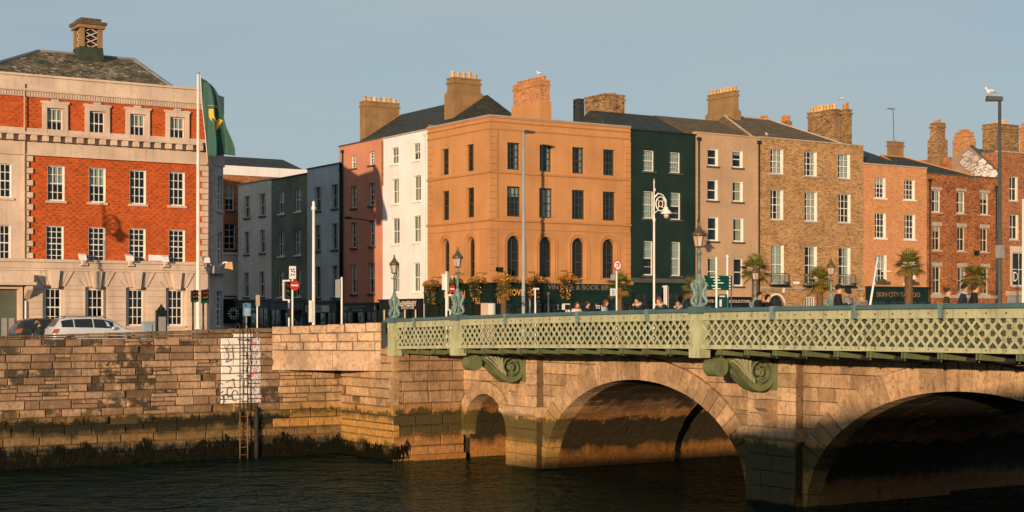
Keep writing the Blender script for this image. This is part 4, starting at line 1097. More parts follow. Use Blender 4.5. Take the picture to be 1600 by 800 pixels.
MB().tube([(H.X(582), .0, H.Z(582, 346)), (H.X(581), -.8, H.Z(582, 343)), (H.X(578), -1.5, H.Z(582, 342))], .04, 8).build('lamp_arm', BLACKP, H.root)
# white house
H = House('terraced_house', 'white limewashed four-storey house beside the orange corner building', 598, 667, 210.5, 'U', 10, 'house', 'side-street terrace')
rows = H.rows([[(611, 622.7, 230, 255), (644.5, 656.5, 224, 251.5)], [(612, 623.4, 279.5, 317.5), (645.5, 657.5, 274, 315)], [(612.4, 623.8, 340.6, 380.6), (644, 658, 337, 380)], [(613.6, 623.8, 411.6, 457), (645, 656, 411, 456)]])
H.shell(WHITEW, ops_of(rows), coping=SILL); plane_windows(H, rows, nx=2, ny=1, sill=WHITEW, rev=.13, lining=WHITEW, blinds=['half', 'full', 'side'], bm=CREAMC)
H.roof(H.h - .2, H.Zat(697, 163, 4.8), SLATED, yr=4.8)
H.chimney(706, 751, 124, 188, 92.2, CHIMR, .9, 5, POTY, 9, steps=147)
m = MB(); xa = H.X(699); MB().box(H.w - .02 - .0, H.w + .28, .1, 9.5, H.h - .3, H.h + .35).build('party_wall', CHIMR, H.root)
sf, (x0, x1, zt, zf, yy) = H.shopfront(597, 664, 469.5, 484, SHOPB, 3)
lettering(sf, 'McSWEENEY', H.X(641), yy - .012, zf + (zt - zf) * .62, .5, CREAML, width=H.X(655.5) - H.X(626.5), height=.36, bold=.012)
lettering(sf, 'SOLICITORS', H.X(642), yy - .012, zf + (zt - zf) * .2, .3, CREAML, width=H.X(652) - H.X(632), height=.2)
lettering(sf, '1', H.X(619.5), yy - .012, zf + (zt - zf) * .4, .3, CREAML, height=.2)
for i in range(4): MB().box(x0 + .8 + i * 1.5, x0 + .95 + i * 1.5, yy - .06, yy - .03, -.2, zf).build('pilaster', CREAMC, sf)
H.pipe(664.5, H.h - .3, mat=WHITEP)
# raw brick toothing at the edge
MB().box(-.16, .12, -.025, -.003, H.Z(599, 290), H.h - .1).build('brick_quoin', YELLB, H.root)
# ---------------------------------------------------------------- orange corner building
H = House('corner_building', 'orange stucco corner building with arched first-floor windows over a dark green pub front', 765, 985, 190, 'V', 8)
H.h = H.Z(875, 190)
rv = H.rows([[(793, 812.8, 223.9, 265.8), (843, 863, 226.8, 268.7), (894.4, 913.3, 230, 271), (942.8, 961, 233, 273.6)],
             [(792.4, 814, 292, 339.6), (842.7, 863.9, 294, 341), (893.8, 914.6, 297, 342), (942, 962.3, 299, 344)],
             [(792.7, 814.6, 368.7, 432.6), (843.5, 864, 370, 434), (894.4, 914.3, 371.6, 434), (941.9, 961.8, 373, 434.5)]])
rv[2] = [(*w, True) for w in rv[2]]
V0 = FRONT; VS = onU(667, 0)[0]; WS = VS - V0                # flank length on the side street
def Xs(px): return VS - onU(px, 0)[0]
def rows_side(rows):
    out = []
    for ri, row in enumerate(rows):
        q = [(Xs(r[0]), Xs(r[1])) for r in row]; w = sum(b - a for a, b in q) / len(q); c, d = rv[ri][0][2:4]
        out.append([((a + b) / 2 - w / 2, (a + b) / 2 + w / 2, c, d) + ((True,) if ri == 2 else ()) for a, b in q])
    return out
ru = rows_side([[(689, 699.8), (727, 739)], [(689.3, 700.4), (727.4, 739.7)], [(689.4, 701.3), (727.9, 741)]])
D = WS; m = MB(); top = H.h
wall_panel(m, 0, H.w, -.3, top, ops_of(rv), 0, .34)
side = MB(); wall_panel(side, 0, WS, -.3, top, ops_of(ru), 0, .34)
tf = lambda p: (p[1], WS - p[0], p[2])                        # flank frame -> front frame
m.add([tf(p) for p in side.v], side.f)
m.quad((H.w, 0, -.3), (H.w, D, -.3), (H.w, D, top), (H.w, 0, top)); m.quad((H.w, D, -.3), (0, D, -.3), (0, D, top), (H.w, D, top))
m.quad((.3, .3, top - .5), (H.w, .3, top - .5), (H.w, D, top - .5), (.3, D, top - .5))
m.quad((0, 0, top), (H.w, 0, top), (H.w, .3, top), (.3, .3, top)); m.quad((0, 0, top), (.3, .3, top), (.3, D, top), (0, D, top))
m.quad((.3, .3, top - .5), (.3, .3, top), (H.w, .3, top), (H.w, .3, top - .5)); m.quad((.3, D, top - .5), (.3, D, top), (.3, .3, top), (.3, .3, top - .5))
m.build('wall', OCHRE, H.root)
m = MB(); m.quad((.9, .95, -.2), (H.w, .95, -.2), (H.w, .95, top - .6), (.9, .95, top - .6)); m.quad((.95, D, -.2), (.95, .9, -.2), (.95, .9, top - .6), (.95, D, top - .6)); m.build('inner_wall', ROOM, H.root)
fl = obj('flank', None, H.root, (0, WS, 0), -math.pi / 2)
# the flank empty only carries the frame of the side-street face
for ri in range(3):
    for w in rv[ri]: window(H.root, *w[:4], fm=DARKF, nx=3 if ri < 2 else 2, ny=2, rev=.19 if ri < 2 else .3, arch=ri == 2, blind=wr.choice([None, None, 'third', 'right', 'side']) if ri < 2 else None)
def to_flank(o):
    o.matrix_local = Matrix.Translation((0, WS, 0)) @ Matrix.Rotation(-math.pi / 2, 4, 'Z'); return o
for ri in range(3):
    for w in ru[ri]: to_flank(window(H.root, *w[:4], fm=DARKF, nx=2, ny=2, rev=.19 if ri < 2 else .3, arch=ri == 2, blind=wr.choice([None, None, 'right']) if ri < 2 else None))
bpy.data.objects.remove(fl)
def both(name, z0, z1, out, mat, e=0.):
    o = MB().box(-out, H.w + e, -out, -.002, z0, z1).build(name, mat, H.root); MB().box(-out, -.002, -.001, WS, z0, z1).build(name, mat, H.root); return o
zA, zB = H.Z(765, 268) , H.Z(765, 343.5); zB2 = H.Z(765, 356)
both('string_course', zA - .06, zA + .07, .09, OCHRED); both('string_course', zB - .05, zB + .08, .12, OCHRED); both('string_course', zB2 - .03, zB2 + .02, .05, OCHRED)
zc = H.Z(765, 200); both('cornice', zc - .05, zc + .05, .06, OCHRED); both('cornice', zc + .42, zc + .5, .08, OCHRED)
both('coping', top + .002, top + .08, .08, STONEG); both('coping_bed', top - .1, top - .002, .05, OCHRED)
zS = H.Z(765, 439); both('shop_cornice', zS - .1, zS + .12, .34, OCHRE); both('sill_band', zS + .125, zS + .2, .14, OCHRED)
# quoin strips with channelled joints, block by block
def quoins(x0, x1, zlo, zhi, flank=False, h=.42):
    z = zlo
    while z < zhi - .1:
        zz = min(z + h, zhi); o = MB().box(x0, x1, -.06, -.002, z + .02, zz - .02).build('quoin', OCHRE, H.root)
        if flank: to_flank(o)
        z = zz
for zlo, zhi in ((zS + .21, zB2 - .04), (zB + .09, zA - .07), (zA + .08, zc - .06)):
    quoins(.0, H.X(776.5), zlo, zhi); quoins(H.X(976), H.w - .01, zlo, zhi); quoins(Xs(668.5), Xs(676), zlo, zhi, True)
    MB().box(H.X(777.2), H.X(777.2) + .05, -.03, -.002, zlo, zhi).build('quoin_bead', OCHRED, H.root)
# arch surrounds
def surround(w, flank):
    a, b, c, d = w[:4]; r = (b - a) / 2; cx = (a + b) / 2; zc_ = d - r; t = .3; n = 12; m = MB()
    for lo, hi, o1 in ((.06, .14, .05), (.2, .32, .07)):
        for p, q in zip(range(n), range(1, n + 1)):
            p, q = math.pi * p / n, math.pi * q / n
            P4 = [(cx - (r + hi) * math.cos(p), zc_ + (r + hi) * math.sin(p)), (cx - (r + hi) * math.cos(q), zc_ + (r + hi) * math.sin(q)), (cx - (r + lo) * math.cos(q), zc_ + (r + lo) * math.sin(q)), (cx - (r + lo) * math.cos(p), zc_ + (r + lo) * math.sin(p))]
            m.prism(P4, lambda w_, v: (w_[0], v, w_[1]), -o1, -.002)
        m.box(a - hi, a - lo, -o1, -.002, zS + .21, zc_); m.box(b + lo, b + hi, -o1, -.002, zS + .21, zc_)
    o = m.build('arch_surround', OCHRE, H.root)
    if flank: to_flank(o)
for w in rv[2]: surround(w, False)
for w in ru[2]: surround(w, True)
# roof plant and chimneys
H.chimney(802, 859, 126, 186, 3.6, CHIMB, 1.0, 7, POT, 6, cap=True, split=843.5)
ch = bpy.data.objects  # rendered lower half of that stack
Uc0, zc0 = onV(843, 158, FRONT + 3.5); Uc1 = onV(861.5, 157, FRONT + 3.5)[0]; Vc1 = onU(799, 0, Uc0)[0] - FRONT
MB().box(Uc0 - H.o0, Uc1 - H.o0, 3.5, Vc1, top - .5, zc0 - STREET).build('chimney_plinth', OCHRE, H.root)
H.chimney(914, 976, 148, 194, 4.6, YELLB, 1.6, 5, POT, 3, ribs=True, split=945)
Uc0, zc0 = onV(909, 154, FRONT + 7.2); MB().box(Uc0 - H.o0 - .25, Uc0 - H.o0 + .22, 7.2, 7.9, top - .5, zc0 - STREET).build('chimney_flank', SLATED, H.root)
m = MB(); xs = [H.Xat(880, 5.), H.Xat(905, 5.)]
m.add([(xs[0] - 1, 4, top - .4), (xs[1] + 1, 4, top - .4), (xs[1] + 1, 7, top - .4), (xs[0] - 1, 7, top - .4), (xs[0], 5.5, top + .75), (xs[1] - .6, 5.5, top + .75)], [(0, 1, 5, 4), (2, 3, 4, 5), (1, 2, 5), (3, 0, 4)]); m.build('roof_light', SLATED, H.root)
# pub front
sf = MB().box(-.28, H.w, -.28, -.003, H.Z(870, 474), zS - .11).build('shop_fascia', SHOPG, H.root); MB().box(-.28, -.003, -.002, WS, H.Z(870, 474), zS - .11).build('shop_fascia', SHOPG, H.root)
zF = H.Z(870, 474); zmid = H.Z(870, 456)
MB().box(-.33, H.w + .02, -.33, -.281, zmid - .03, zmid + .03).build('fascia_moulding', SHOPG, sf); MB().box(-.33, -.281, -.28, WS, zmid - .03, zmid + .03).build('fascia_moulding', SHOPG, sf)
# stone corner pier
CP = plain('pale_corner_pier', (.62, .47, .37), .8, .1)
MB().box(-.22, H.X(771), -.22, .7, -.2, zF - .004).build('corner_pier', CP, H.root); MB().box(-.24, H.X(770.5), -.235, -.221, 1.6, zF - .06).build('notice', WHITES, H.root)
m = MB(); m.quad((0, -.008, -.2), (H.w, -.008, -.2), (H.w, -.008, zF), (0, -.008, zF)); m.quad((-.008, WS, -.2), (-.008, 0, -.2), (-.008, 0, zF), (-.008, WS, zF)); m.build('shop_backing', ROOM, sf)
x = H.X(772); xe = H.w; n = 9; wpit = (xe - x) / n
for i in range(n):
    a, b = x + wpit * i, x + wpit * (i + 1)
    MB().box(a, a + .2, -.27, -.004, -.2, zF - .005).build('pilaster', SHOPG, sf)
    MB().box(a + .2, b, -.2, -.004, -.2, .6).build('stall_riser', SHOPG, sf)
    MB().quad((a + .2, -.16, .6), (b, -.16, .6), (b, -.16, zF), (a + .2, -.16, zF)).build('shop_pane', GLASS, sf)
    mm = MB(); r = (b - a - .2) / 2; cx = (a + .2 + b) / 2
    if i < 4:
        for k in range(8):
            p, q = math.pi * k / 8, math.pi * (k + 1) / 8; zz = zF - .1 - r
            mm.prism([(cx - r * math.cos(p), zz + r * math.sin(p)), (cx - r * math.cos(q), zz + r * math.sin(q)), (cx - (r - .06) * math.cos(q), zz + (r - .06) * math.sin(q)), (cx - (r - .06) * math.cos(p), zz + (r - .06) * math.sin(p))], lambda w_, v: (w_[0], v, w_[1]), -.2, -.15)
    mm.box(cx - .025, cx + .025, -.2, -.15, .6, zF - .12); mm.build('mullion', SHOPG, sf)
for i in range(5):
    y0 = .75 + i * (WS - .8) / 5; y1 = .75 + (i + 1) * (WS - .8) / 5
    MB().box(-.27, -.004, y1 - .2, y1, -.2, zF - .005).build('pilaster', SHOPG, sf); MB().quad((-.16, y1 - .2, 0), (-.16, y0, 0), (-.16, y0, zF), (-.16, y1 - .2, zF)).build('shop_pane', GLASS, sf)
lettering(sf, 'MOVE', H.X(800.5), -.34, H.Z(800, 457.5), .5, GILT, width=H.X(813.5) - H.X(787), height=.42, bold=.01)
lettering(sf, 'ON', H.X(831), -.34, H.Z(830, 457.5), .5, GILT, width=H.X(838) - H.X(824), height=.42, bold=.01)
lettering(sf, 'VINTAGE & BOOK BIN', H.X(902), -.30, H.Z(902, 449.5), .5, DULLL, width=H.X(951) - H.X(854), height=.33)
lettering(sf, 'No1', H.X(779), -.30, H.Z(779, 470), .4, GILT, width=H.X(784.5) - H.X(773.5), height=.42)
o = lettering(sf, 'LEGION', 0, 0, 0, .5, GILT, width=Xs(732) - Xs(700), height=.42); o.matrix_local = Matrix.Translation((-.34, WS - Xs(716), H.Z(765, 459))) @ Matrix.Rotation(-math.pi / 2, 4, 'Z') @ Matrix.Rotation(R(90), 4, 'X') @ Matrix.Diagonal((*o.scale, 1))
o = lettering(sf, 'No1', 0, 0, 0, .4, GILT, width=Xs(755) - Xs(748.5), height=.42); o.matrix_local = Matrix.Translation((-.30, WS - Xs(752), H.Z(765, 470.5))) @ Matrix.Rotation(-math.pi / 2, 4, 'Z') @ Matrix.Rotation(R(90), 4, 'X') @ Matrix.Diagonal((*o.scale, 1))
# small wall things
MB().box(H.X(774), H.X(785.5), -.06, -.003, H.Z(780, 424.5), H.Z(780, 417.5)).build('wall_plaque', BLACKP, H.root)
to_flank(MB().box(Xs(703), Xs(715), -.05, -.003, H.Z(765, 436), H.Z(765, 429)).build('street_name_plate', WHITES, H.root))
# shop window notices
pb = MB().box(H.X(868), H.X(888), -.19, -.163, .5, zF - .35).build('notice_board', SHOPB, sf)
for (a, b, t_, u_) in ((876, 888, 469, 476), (869, 880, 476, 484), (881, 888, 484, 491), (870, 875, 469, 474)): MB().box(H.X(a), H.X(b), -.2, -.191, H.Z(880, u_), H.Z(880, t_)).build('poster', WHITES if a != 870 else GREYF, pb)
tl = MB().box(H.X(926.5), H.X(950), -.2, -.163, .6, H.Z(940, 464.5)).build('letting_board', SHOPB, sf)
lettering(tl, 'TO LET', H.X(936), -.21, H.Z(936, 480), .6, WHITES, width=H.X(945) - H.X(927.5), height=.26, bold=.01)
MB().box(H.X(927), H.X(932.5), -.21, -.201, H.Z(930, 475.5), H.Z(930, 469)).build('board_patch', REDP, tl)
PUB = H

# ---------------------------------------------------------------- the terrace to the right
H = House('terraced_house', 'bottle green rendered house with white blinds, right of the orange corner building', 985, 1087, 207.5, 'V', 9, 'house', 'quay terrace')
rows = H.rows([[(1004.9, 1022.9, 234.5, 267), (1045, 1065, 237, 271)], [(1004.9, 1022, 298, 341.8), (1046, 1066, 300.6, 343)], [(1005.8, 1021, 376.5, 430.6), (1047, 1066, 377, 430.6)]])
H.shell(BLACKG, ops_of(rows), coping=SHOPG)
for ri, r in enumerate(rows):
    for ci, w in enumerate(r): window(H.root, *w, fm=WHITEF, nx=1, ny=2, rev=.2, sill=SILLD, bar=.025, blind='full' if (ri + ci) % 3 != 2 and ri != 2 or (ri == 2 and ci == 1) else 'half')
H.roof(H.h - .1, H.Zat(1010, 180, 4.6), SLATED, yr=4.6, x1=H.w + .2)
MB().box(-.0, H.w, -.12, -.003, H.Z(1036, 443), H.Z(1036, 435)).build('string_course', SILLD, H.root)
sf, q = H.shopfront(986, 1086, 443.5, 458, SHOPG, 4, cornice=.06)
m = MB(); 
for k in range(8):
    p, q = math.pi * k / 8, math.pi * (k + 1) / 8; cx, zz = H.X(1071), H.Z(1071, 478); r = .62
    m.prism([(cx - r * math.cos(p), zz + r * math.sin(p)), (cx - r * math.cos(q), zz + r * math.sin(q)), (cx - (r - .12) * math.cos(q), zz + (r - .12) * math.sin(q)), (cx - (r - .12) * math.cos(p), zz + (r - .12) * math.sin(p))], lambda w_, v: (w_[0], v, w_[1]), -.34, -.29)
m.build('door_arch', SILLD, sf)

H = House('terraced_house', 'narrow beige rendered house with white top-hung windows and worn quoins', 1087, 1187, 212, 'V', 9, 'house', 'quay terrace')
rows = H.rows([[(1105, 1122.3, 232, 260), (1144.5, 1160, 235.4, 261.8)], [(1105, 1121.4, 280.8, 313), (1144.5, 1160.7, 282.6, 316)], [(1106, 1122, 339, 377), (1145.4, 1161.6, 340.4, 378)], [(1106, 1121.4, 402, 447), (1146, 1162, 403, 447)]])
H.shell(BEIGE, ops_of(rows), coping=BEIGE)
for ri, r in enumerate(rows):
    for w in r: window(H.root, *w, fm=WHITEF, nx=1, ny=1, rev=.14, sill=SILLD, fw=.09, lining=WHITEF if ri < 3 else BEIGE, blind=wr.choice([None, 'third', 'right']), bm=CREAMC)
H.roof(H.h - .1, H.Zat(1110, 188, 4.6), SLATEB, yr=4.6)
for px in (1092.5, 1181):
    z = .6; k = 0
    while z < H.h - 1.2:
        e = .18 if k % 2 else .3; x = H.X(px); s_ = 1 if px < 1100 else -1
        a, b = (0.01, e + .12) if px < 1100 else (H.w - e - .15, H.w - .02); MB().box(a, b, -.04, -.003, z + .015, z + .39).build('quoin', BEIGE, H.root); z += .4; k += 1
H.chimney(1106, 1154, 143, 205, 4.4, CHIMR, 1.1, 8, POTY, 7, steps=174, split=1148)
sf, (x0, x1, zt, zf, yy) = H.shopfront(1098, 1180, 466, 476, SHOPB, 4)
lettering(sf, 'ATE G', H.X(1109), yy - .012, (zt + zf) / 2, .3, CREAML, width=H.X(1117) - H.X(1102), height=.2)
lettering(sf, '& SOLICITORS', H.X(1152), yy - .012, (zt + zf) / 2, .3, CREAML, width=H.X(1169) - H.X(1136), height=.2)
H.pipe(1091, H.h - .5); H.pipe(1185, H.h - .4)
BG = H

H = House('terraced_house', 'wide brown brick house with white sashes, iron balconettes and a twin chimney stack', 1187, 1349, 222, 'V', 10, 'house', 'quay terrace')
rows = H.rows([[(1203.7, 1223.6, 232.7, 272), (1256.4, 1276.3, 236.8, 275.7), (1309, 1328.6, 240, 278)], [(1203.7, 1223.6, 296.5, 344), (1256.9, 1276.8, 299.7, 346), (1309.6, 1329.5, 302.5, 347)], [(1205, 1224.5, 383.4, 442), (1257, 1276.8, 385, 444), (1310, 1329, 386, 446)]])
gw = [(H.X(1258), H.X(1273), .9, H.Z(1265, 464)), (H.X(1200), H.X(1225), -.1, H.Z(1212, 461), True)]
H.shell(BROWNB, ops_of(rows) + gw, coping=SILL, rev=.24)
for ri, r in enumerate(rows):
    for ci, w in enumerate(r):
        window(H.root, *w, fm=WHITEF, nx=3 if ri < 2 else 2, ny=2, rev=.2, sill=SILL, lining=WHITEF, blind='full' if ri == 2 and ci == 0 else wr.choice(['right', 'full', 'side', None]))
w = window(H.root, *gw[0], fm=WHITEF, nx=5, ny=1, rev=.06, fw=.05, bar=.05, sill=SILL)
w = window(H.root, gw[1][0], gw[1][1], gw[1][2], gw[1][3], fm=DARKF, nx=2, ny=1, rev=.16, arch=True)
a, b, c, d = gw[1][:4]; r = (b - a) / 2; cx = (a + b) / 2; m = MB()
for k in range(12):
    p, q = math.pi * k / 12, math.pi * (k + 1) / 12
    m.prism([(cx - (r + .14) * math.cos(p), d - r + (r + .14) * math.sin(p)), (cx - (r + .14) * math.cos(q), d - r + (r + .14) * math.sin(q)), (cx - r * math.cos(q), d - r + r * math.sin(q)), (cx - r * math.cos(p), d - r + r * math.sin(p))], lambda w_, v: (w_[0], v, w_[1]), -.05, -.003)
m.build('door_arch', WHITEF, H.root)
MB().box(.05, H.w - .05, -.08, -.003, H.Z(1265, 452), H.Z(1265, 448)).build('string_course', SILL, H.root)
for w in rows[2]:                                              # bowed iron balconettes
    a, b, c = w[0] - .22, w[1] + .22, w[2] - .12
    f = MB().box(a, b, -.5, -.003, c - .1, c).build('balconette', BLACKP, H.root)
    n = 12
    path = [(a + (b - a) * (i / n), -.12 - .5 * math.sin(math.pi * min(1, max(0, i / n))) ** .5) for i in range(n + 1)]
    m = MB()
    for z in (c + .02, c + .82): m.tube([(p[0], p[1], z) for p in path], .028, 6)
    m.build('balcony_rail', BLACKP, f)
    m = MB()
    for i in range(0, 27):
        t = i / 26; x = a + (b - a) * t; y = -.12 - .5 * math.sin(math.pi * t) ** .5; bow = .07
        m.tube([(x, y, c), (x, y - bow, c + .25), (x, y, c + .82)], .016, 4, cap=False)
    m.build('baluster', BLACKP, f)['kind'] = 'stuff'
MB().box(H.X(1240), H.X(1248), -.1, -.003, H.Z(1244, 444), H.Z(1244, 440)).build('alarm_box', WHITES, H.root)
MB().box(H.X(1222.5), H.X(1225), -.1, -.003, H.Z(1224, 457), H.Z(1224, 450)).build('wall_lamp', WHITES, H.root)
H.roof(H.h - .1, H.Zat(1200, 187, 5.), SLATEB, yr=5., hipL=1.0, hipR=4.2, x1=H.w - .6, ridge=SILL)
H.chimney(1262, 1311, 172, 218, 5.0, YELLB, .9, 8, POTY, 9, split=1303); H.chimney(1311.5, 1331, 172, 222, 4.6, YELLB, 1.1, 3, POT, 10, split=1323)
for a, b in ((1178, 1203), (1218, 1238)): H.chimney(a, b, 189, 194, 8.5, YELLB, .6, 5 if a < 1200 else 4, POT, 8, cap=False, split=b - 5)
BB = H

H = House('terraced_house', 'clean orange brick house with two bays above the tattoo shop', 1349, 1448, 260, 'V', 9, 'house', 'quay terrace')
rows = H.rows([[(1366.7, 1383.4, 277.6, 309.6), (1412.6, 1429.7, 280.4, 312)], [(1366.7, 1384.3, 332.7, 371.6), (1413, 1430, 335, 374.4)], [(1367.7, 1385, 397.5, 441.5), (1412.6, 1431, 400, 443)]])
H.shell(ORANGEB, ops_of(rows), coping=SILL)
for ri, r in enumerate(rows):
    for w in r: window(H.root, *w, fm=WHITEF, nx=3, ny=2 if ri else 2, rev=.18, sill=WHITEF, lining=WHITEF, blind='half' if ri == 2 else wr.choice([None, 'side', 'third']))
H.roof(H.h - .2, H.Zat(1370, 237, 4.5), SLATED, yr=4.5, hipR=2.2)
H.chimney(1386, 1412, 222, 252, 5.5, CHIMR, 1.0, 3, POT, 3, split=1391)
q = MB(); xx = H.Xat(1394, 6.2); zz0 = H.Zat(1394, 222, 6.2); zz1 = H.Zat(1394, 171, 6.2)
q.tube([(xx, 6.0, zz0 - .3), (xx - .1, 6.0, zz1)], .03, 6); q.tube([(xx - .75, 6., zz1 - .02), (xx + .2, 6., zz1 + .04)], .016, 5)
for k in range(5): q.tube([(xx - .7 + k * .16, 5.75, zz1), (xx - .7 + k * .16, 6.25, zz1)], .012, 4)
q.build('aerial', DGREYP, H.root)
sf, (x0, x1, zt, zf, yy) = H.shopfront(1352, 1447, 450, 470, SHOPG, 3)
lettering(sf, 'SKIN·CITY·TATTOO', H.X(1400), yy - .012, zf + (zt - zf) * .46, .5, PINKL, width=H.X(1434.5) - H.X(1366.5), height=.36)
for w in rows[2]:                                             # window boxes
    m = MB().box(w[0] - .05, w[1] + .05, -.32, -.11, w[2] - .1, w[2] + .1).build('window_box', SILLD, H.root)
OB = H

H = House('terraced_house', 'sooty rust red brick house with stone lintels and a big flank gable bearing pale graffiti', 1448, 1560, 275.5, 'V', 9, 'house', 'quay terrace')
rows = H.rows([[(1456.5, 1470.4, 296.6, 331.3), (1494.5, 1508.8, 299, 333.6), (1532, 1545.4, 301.7, 336)], [(1457.5, 1470.4, 353, 390), (1496, 1509, 355, 392.4), (1532.4, 1544.5, 356.8, 394.7)], [(1458, 1471, 415.6, 457.7), (1496.8, 1509.8, 417, 459), (1533, 1545, 419, 461)]])
H.shell(RUSTB, ops_of(rows), coping=SILLD)
for ri, r in enumerate(rows):
    for w in r:
        wi = window(H.root, *w, fm=WHITEF if ri == 0 else CREAMC, nx=2, ny=1, rev=.16, sill=SILL, blind=wr.choice([None, None, 'third', 'side']))
        MB().box(w[0] - .1, w[1] + .1, -.03, -.002, w[3] + .003, w[3] + .3).build('lintel', SILL, wi)
m = MB(); m.box(.02, H.w - .02, -.07, -.003, H.h - .95, H.h - .85); m.build('string_course', RUSTB, H.root)
H.roof(H.h - .1, H.Zat(1440, 248, 4.2), SLATED, yr=4.2, hipL=.2, hipR=H.w - .7 - 1.9, x0=-.8, x1=H.w - .7, ridge=POT)
H.chimney(1453, 1477, 193, 250, 5.8, YELLB, 1.0, 3, POT, 6, steps=219, split=1465)
H.chimney(1492, 1521, 207, 235, 6.5, CHIMB, 1.0, 4, POT, 5, steps=217, split=1511)
H.pipe(1452, H.h - .6); H.pipe(1556, H.h - .8)
MB().box(H.X(1522), H.X(1527.5), -.2, -.003, H.Z(1525, 399), H.Z(1525, 392)).build('wall_lamp', BLACKP, H.root)
MB().box(.3, H.w - .3, -.14, -.003, H.Z(1500, 466), H.Z(1500, 461)).build('shop_cornice', SILL, H.root)
RB = H

H = House('terraced_house', 'dull red brick house at the right edge with a tall stone-framed window above a shutter', 1560, 1700, 243, 'V', 10, 'house', 'quay terrace')
rows = H.rows([[(1577.3, 1590.3, 276, 313.7), (1612, 1625, 278, 316)], [(1577.8, 1591.2, 335, 374), (1612.5, 1626, 337, 376)], [(1581.5, 1608, 395, 447)]])
H.shell(RUSTB2, ops_of(rows), coping=SILL); 
for ri, r in enumerate(rows):
    for w in r: wi = window(H.root, *w, fm=WHITEF, nx=2, ny=1, rev=.16, sill=SILL, lining=CREAMC)
w = rows[2][0]; m = MB(); m.box(w[0] - .25, w[1] + .25, -.06, -.003, w[3] + .003, w[3] + .5); m.build('lintel', STONE, H.root)
for a, b in ((w[0] - .25, w[0] - .02), (w[1] + .02, w[1] + .25)): MB().box(a, b, -.06, -.003, w[2], w[3]).build('jamb', STONE, H.root)
lettering(wi, 'D', H.X(1587), -.0, H.Z(1587, 433), .9, WHITES, height=.75)
MB().box(H.X(1572), H.w, -.3, -.003, H.Z(1585, 462), H.Z(1585, 455)).build('shop_fascia', SILL, H.root); MB().box(H.X(1574), H.w, -.2, -.004, -.2, H.Z(1585, 462.5)).build('roller_shutter', GREYP, H.root)
H.chimney(1535, 1592, 194, 240, 7.5, YELLB, 1.1, 6, POTY, 8, split=1557); H.chimney(1593, 1606, 200, 225, 6, CHIMB, .6, 1, POT, 9, split=1598)
# rendered gable with graffiti, standing behind the roof of the neighbour
FLANK = plain('flank_render', (.33, .24, .17), .9, .2, .8, .2, 10)
def Qg(px, py): V_, z_ = onU(px, py, H.o0 - .02); return V_ - FRONT, z_ - STREET
pk, lo_, bk = Qg(1516, 229), Qg(1562, 268), Qg(1487, 245)
gb = MB().prism([(.05, H.h - 2.5), (.05, lo_[1]), pk, bk, (bk[0], H.h - 2.5)], lambda p, v: (v, p[0], p[1]), -.02, .3).build('flank_gable', FLANK, H.root)
MB().add([(.301, .4, lo_[1] - .12), (H.w, .4, lo_[1] - .12), (H.w, bk[0] + 1, bk[1] - 1.2), (.301, bk[0] + 1, bk[1] - 1.2), (.301, pk[0], pk[1] - .12), (H.w, pk[0], pk[1] - .12)], [(0, 1, 5, 4), (2, 3, 4, 5), (1, 2, 5), (3, 0, 4)]).build('roof', SLATEM, H.root)
MB().prism([(.0, lo_[1] + .005), pk, (pk[0], pk[1] + .14), (.0, lo_[1] + .14)], lambda p, v: (v, p[0], p[1]), -.06, .36).build('verge_coping', SLATE, gb)
GPALE = plain('pale_graffiti', (.5, .44, .4), .8, .2, 3, bump=0); GWH = plain('white_graffiti', (.74, .7, .68), .8, .1, 3, bump=0)
for i, (px, py, r, mt) in enumerate(((1513, 243, .42, GPALE), (1509, 253, .42, GPALE), (1517, 259, .46, GPALE), (1522, 248, .36, GPALE), (1524, 266, .36, GPALE), (1535, 252, .3, GWH), (1532, 262, .36, GWH), (1540, 269, .38, GWH), (1545, 260, .3, GWH), (1551, 271, .36, GWH), (1529, 270, .28, GWH))):
    cy, cz = Qg(px, py); n = 14; cz = min(cz, lo_[1] + (pk[1] - lo_[1]) * max(0, cy) / pk[0] - r * 1.25)
    poly = [(cy + r * 1.5 * (1 + .16 * math.sin(k * 2.3 + i)) * math.cos(2 * math.pi * k / n), cz + r * (1 + .16 * math.cos(k * 1.7 + i)) * math.sin(2 * math.pi * k / n)) for k in range(n)]
    MB().prism(poly, lambda p, v: (v, p[0], p[1]), -.026 - i * .002, -.021).build('graffiti', mt, gb)
    m = MB(); e = poly + [poly[0]]
    for p, q in zip(e, e[1:]): m.tube([(-.05, p[0], p[1]), (-.05, q[0], q[1])], .018, 4, cap=False)
    m.build('graffiti_outline', SPRAY, gb)
EB = H
# ---------------------------------------------------------------- red brick public building on the left
H = House('office_building', 'large red brick and pale stone building with dentil cornice and mossy hipped roof, left', -90, 327, 126, 'V', 26)
X, Z = H.X, H.Z
zz = lambda px, py: Z(px, py)
z_led0, z_led1 = Z(200, 425), Z(200, 409.5)                 # ledge over the ground floor
z_band0, z_band1 = Z(165, 247), Z(165, 228.5)               # plain band over the second floor
z_den0, z_den1 = Z(165, 228), Z(165, 219)
z_sill = Z(165, 212)
z_cor0, z_top = Z(165, 160.5), Z(165, 129.5)
rA = H.rows([[(0 - 8, 18, 255, 309)], [(0 - 8, 16.5, 351, 407)], [(74, 101, 259, 314), (139, 165, 262, 317), (203, 228, 266, 319), (264, 289, 269, 321)], [(72, 99.6, 353, 409), (138, 165, 355, 410), (201.6, 227.6, 357, 410), (264, 289, 359, 411)]])
rT = H.rows([[(73, 98, 170, 207), (139, 164, 173.5, 211), (202, 227, 179, 216), (265, 288, 184, 220)]])
rG = H.rows([[(67, 100, 448, 508), (133, 166, 449, 509), (196, 229, 449, 509), (259, 290, 450, 510)]])
door = (X(-25), X(27), -.2, Z(10, 452))
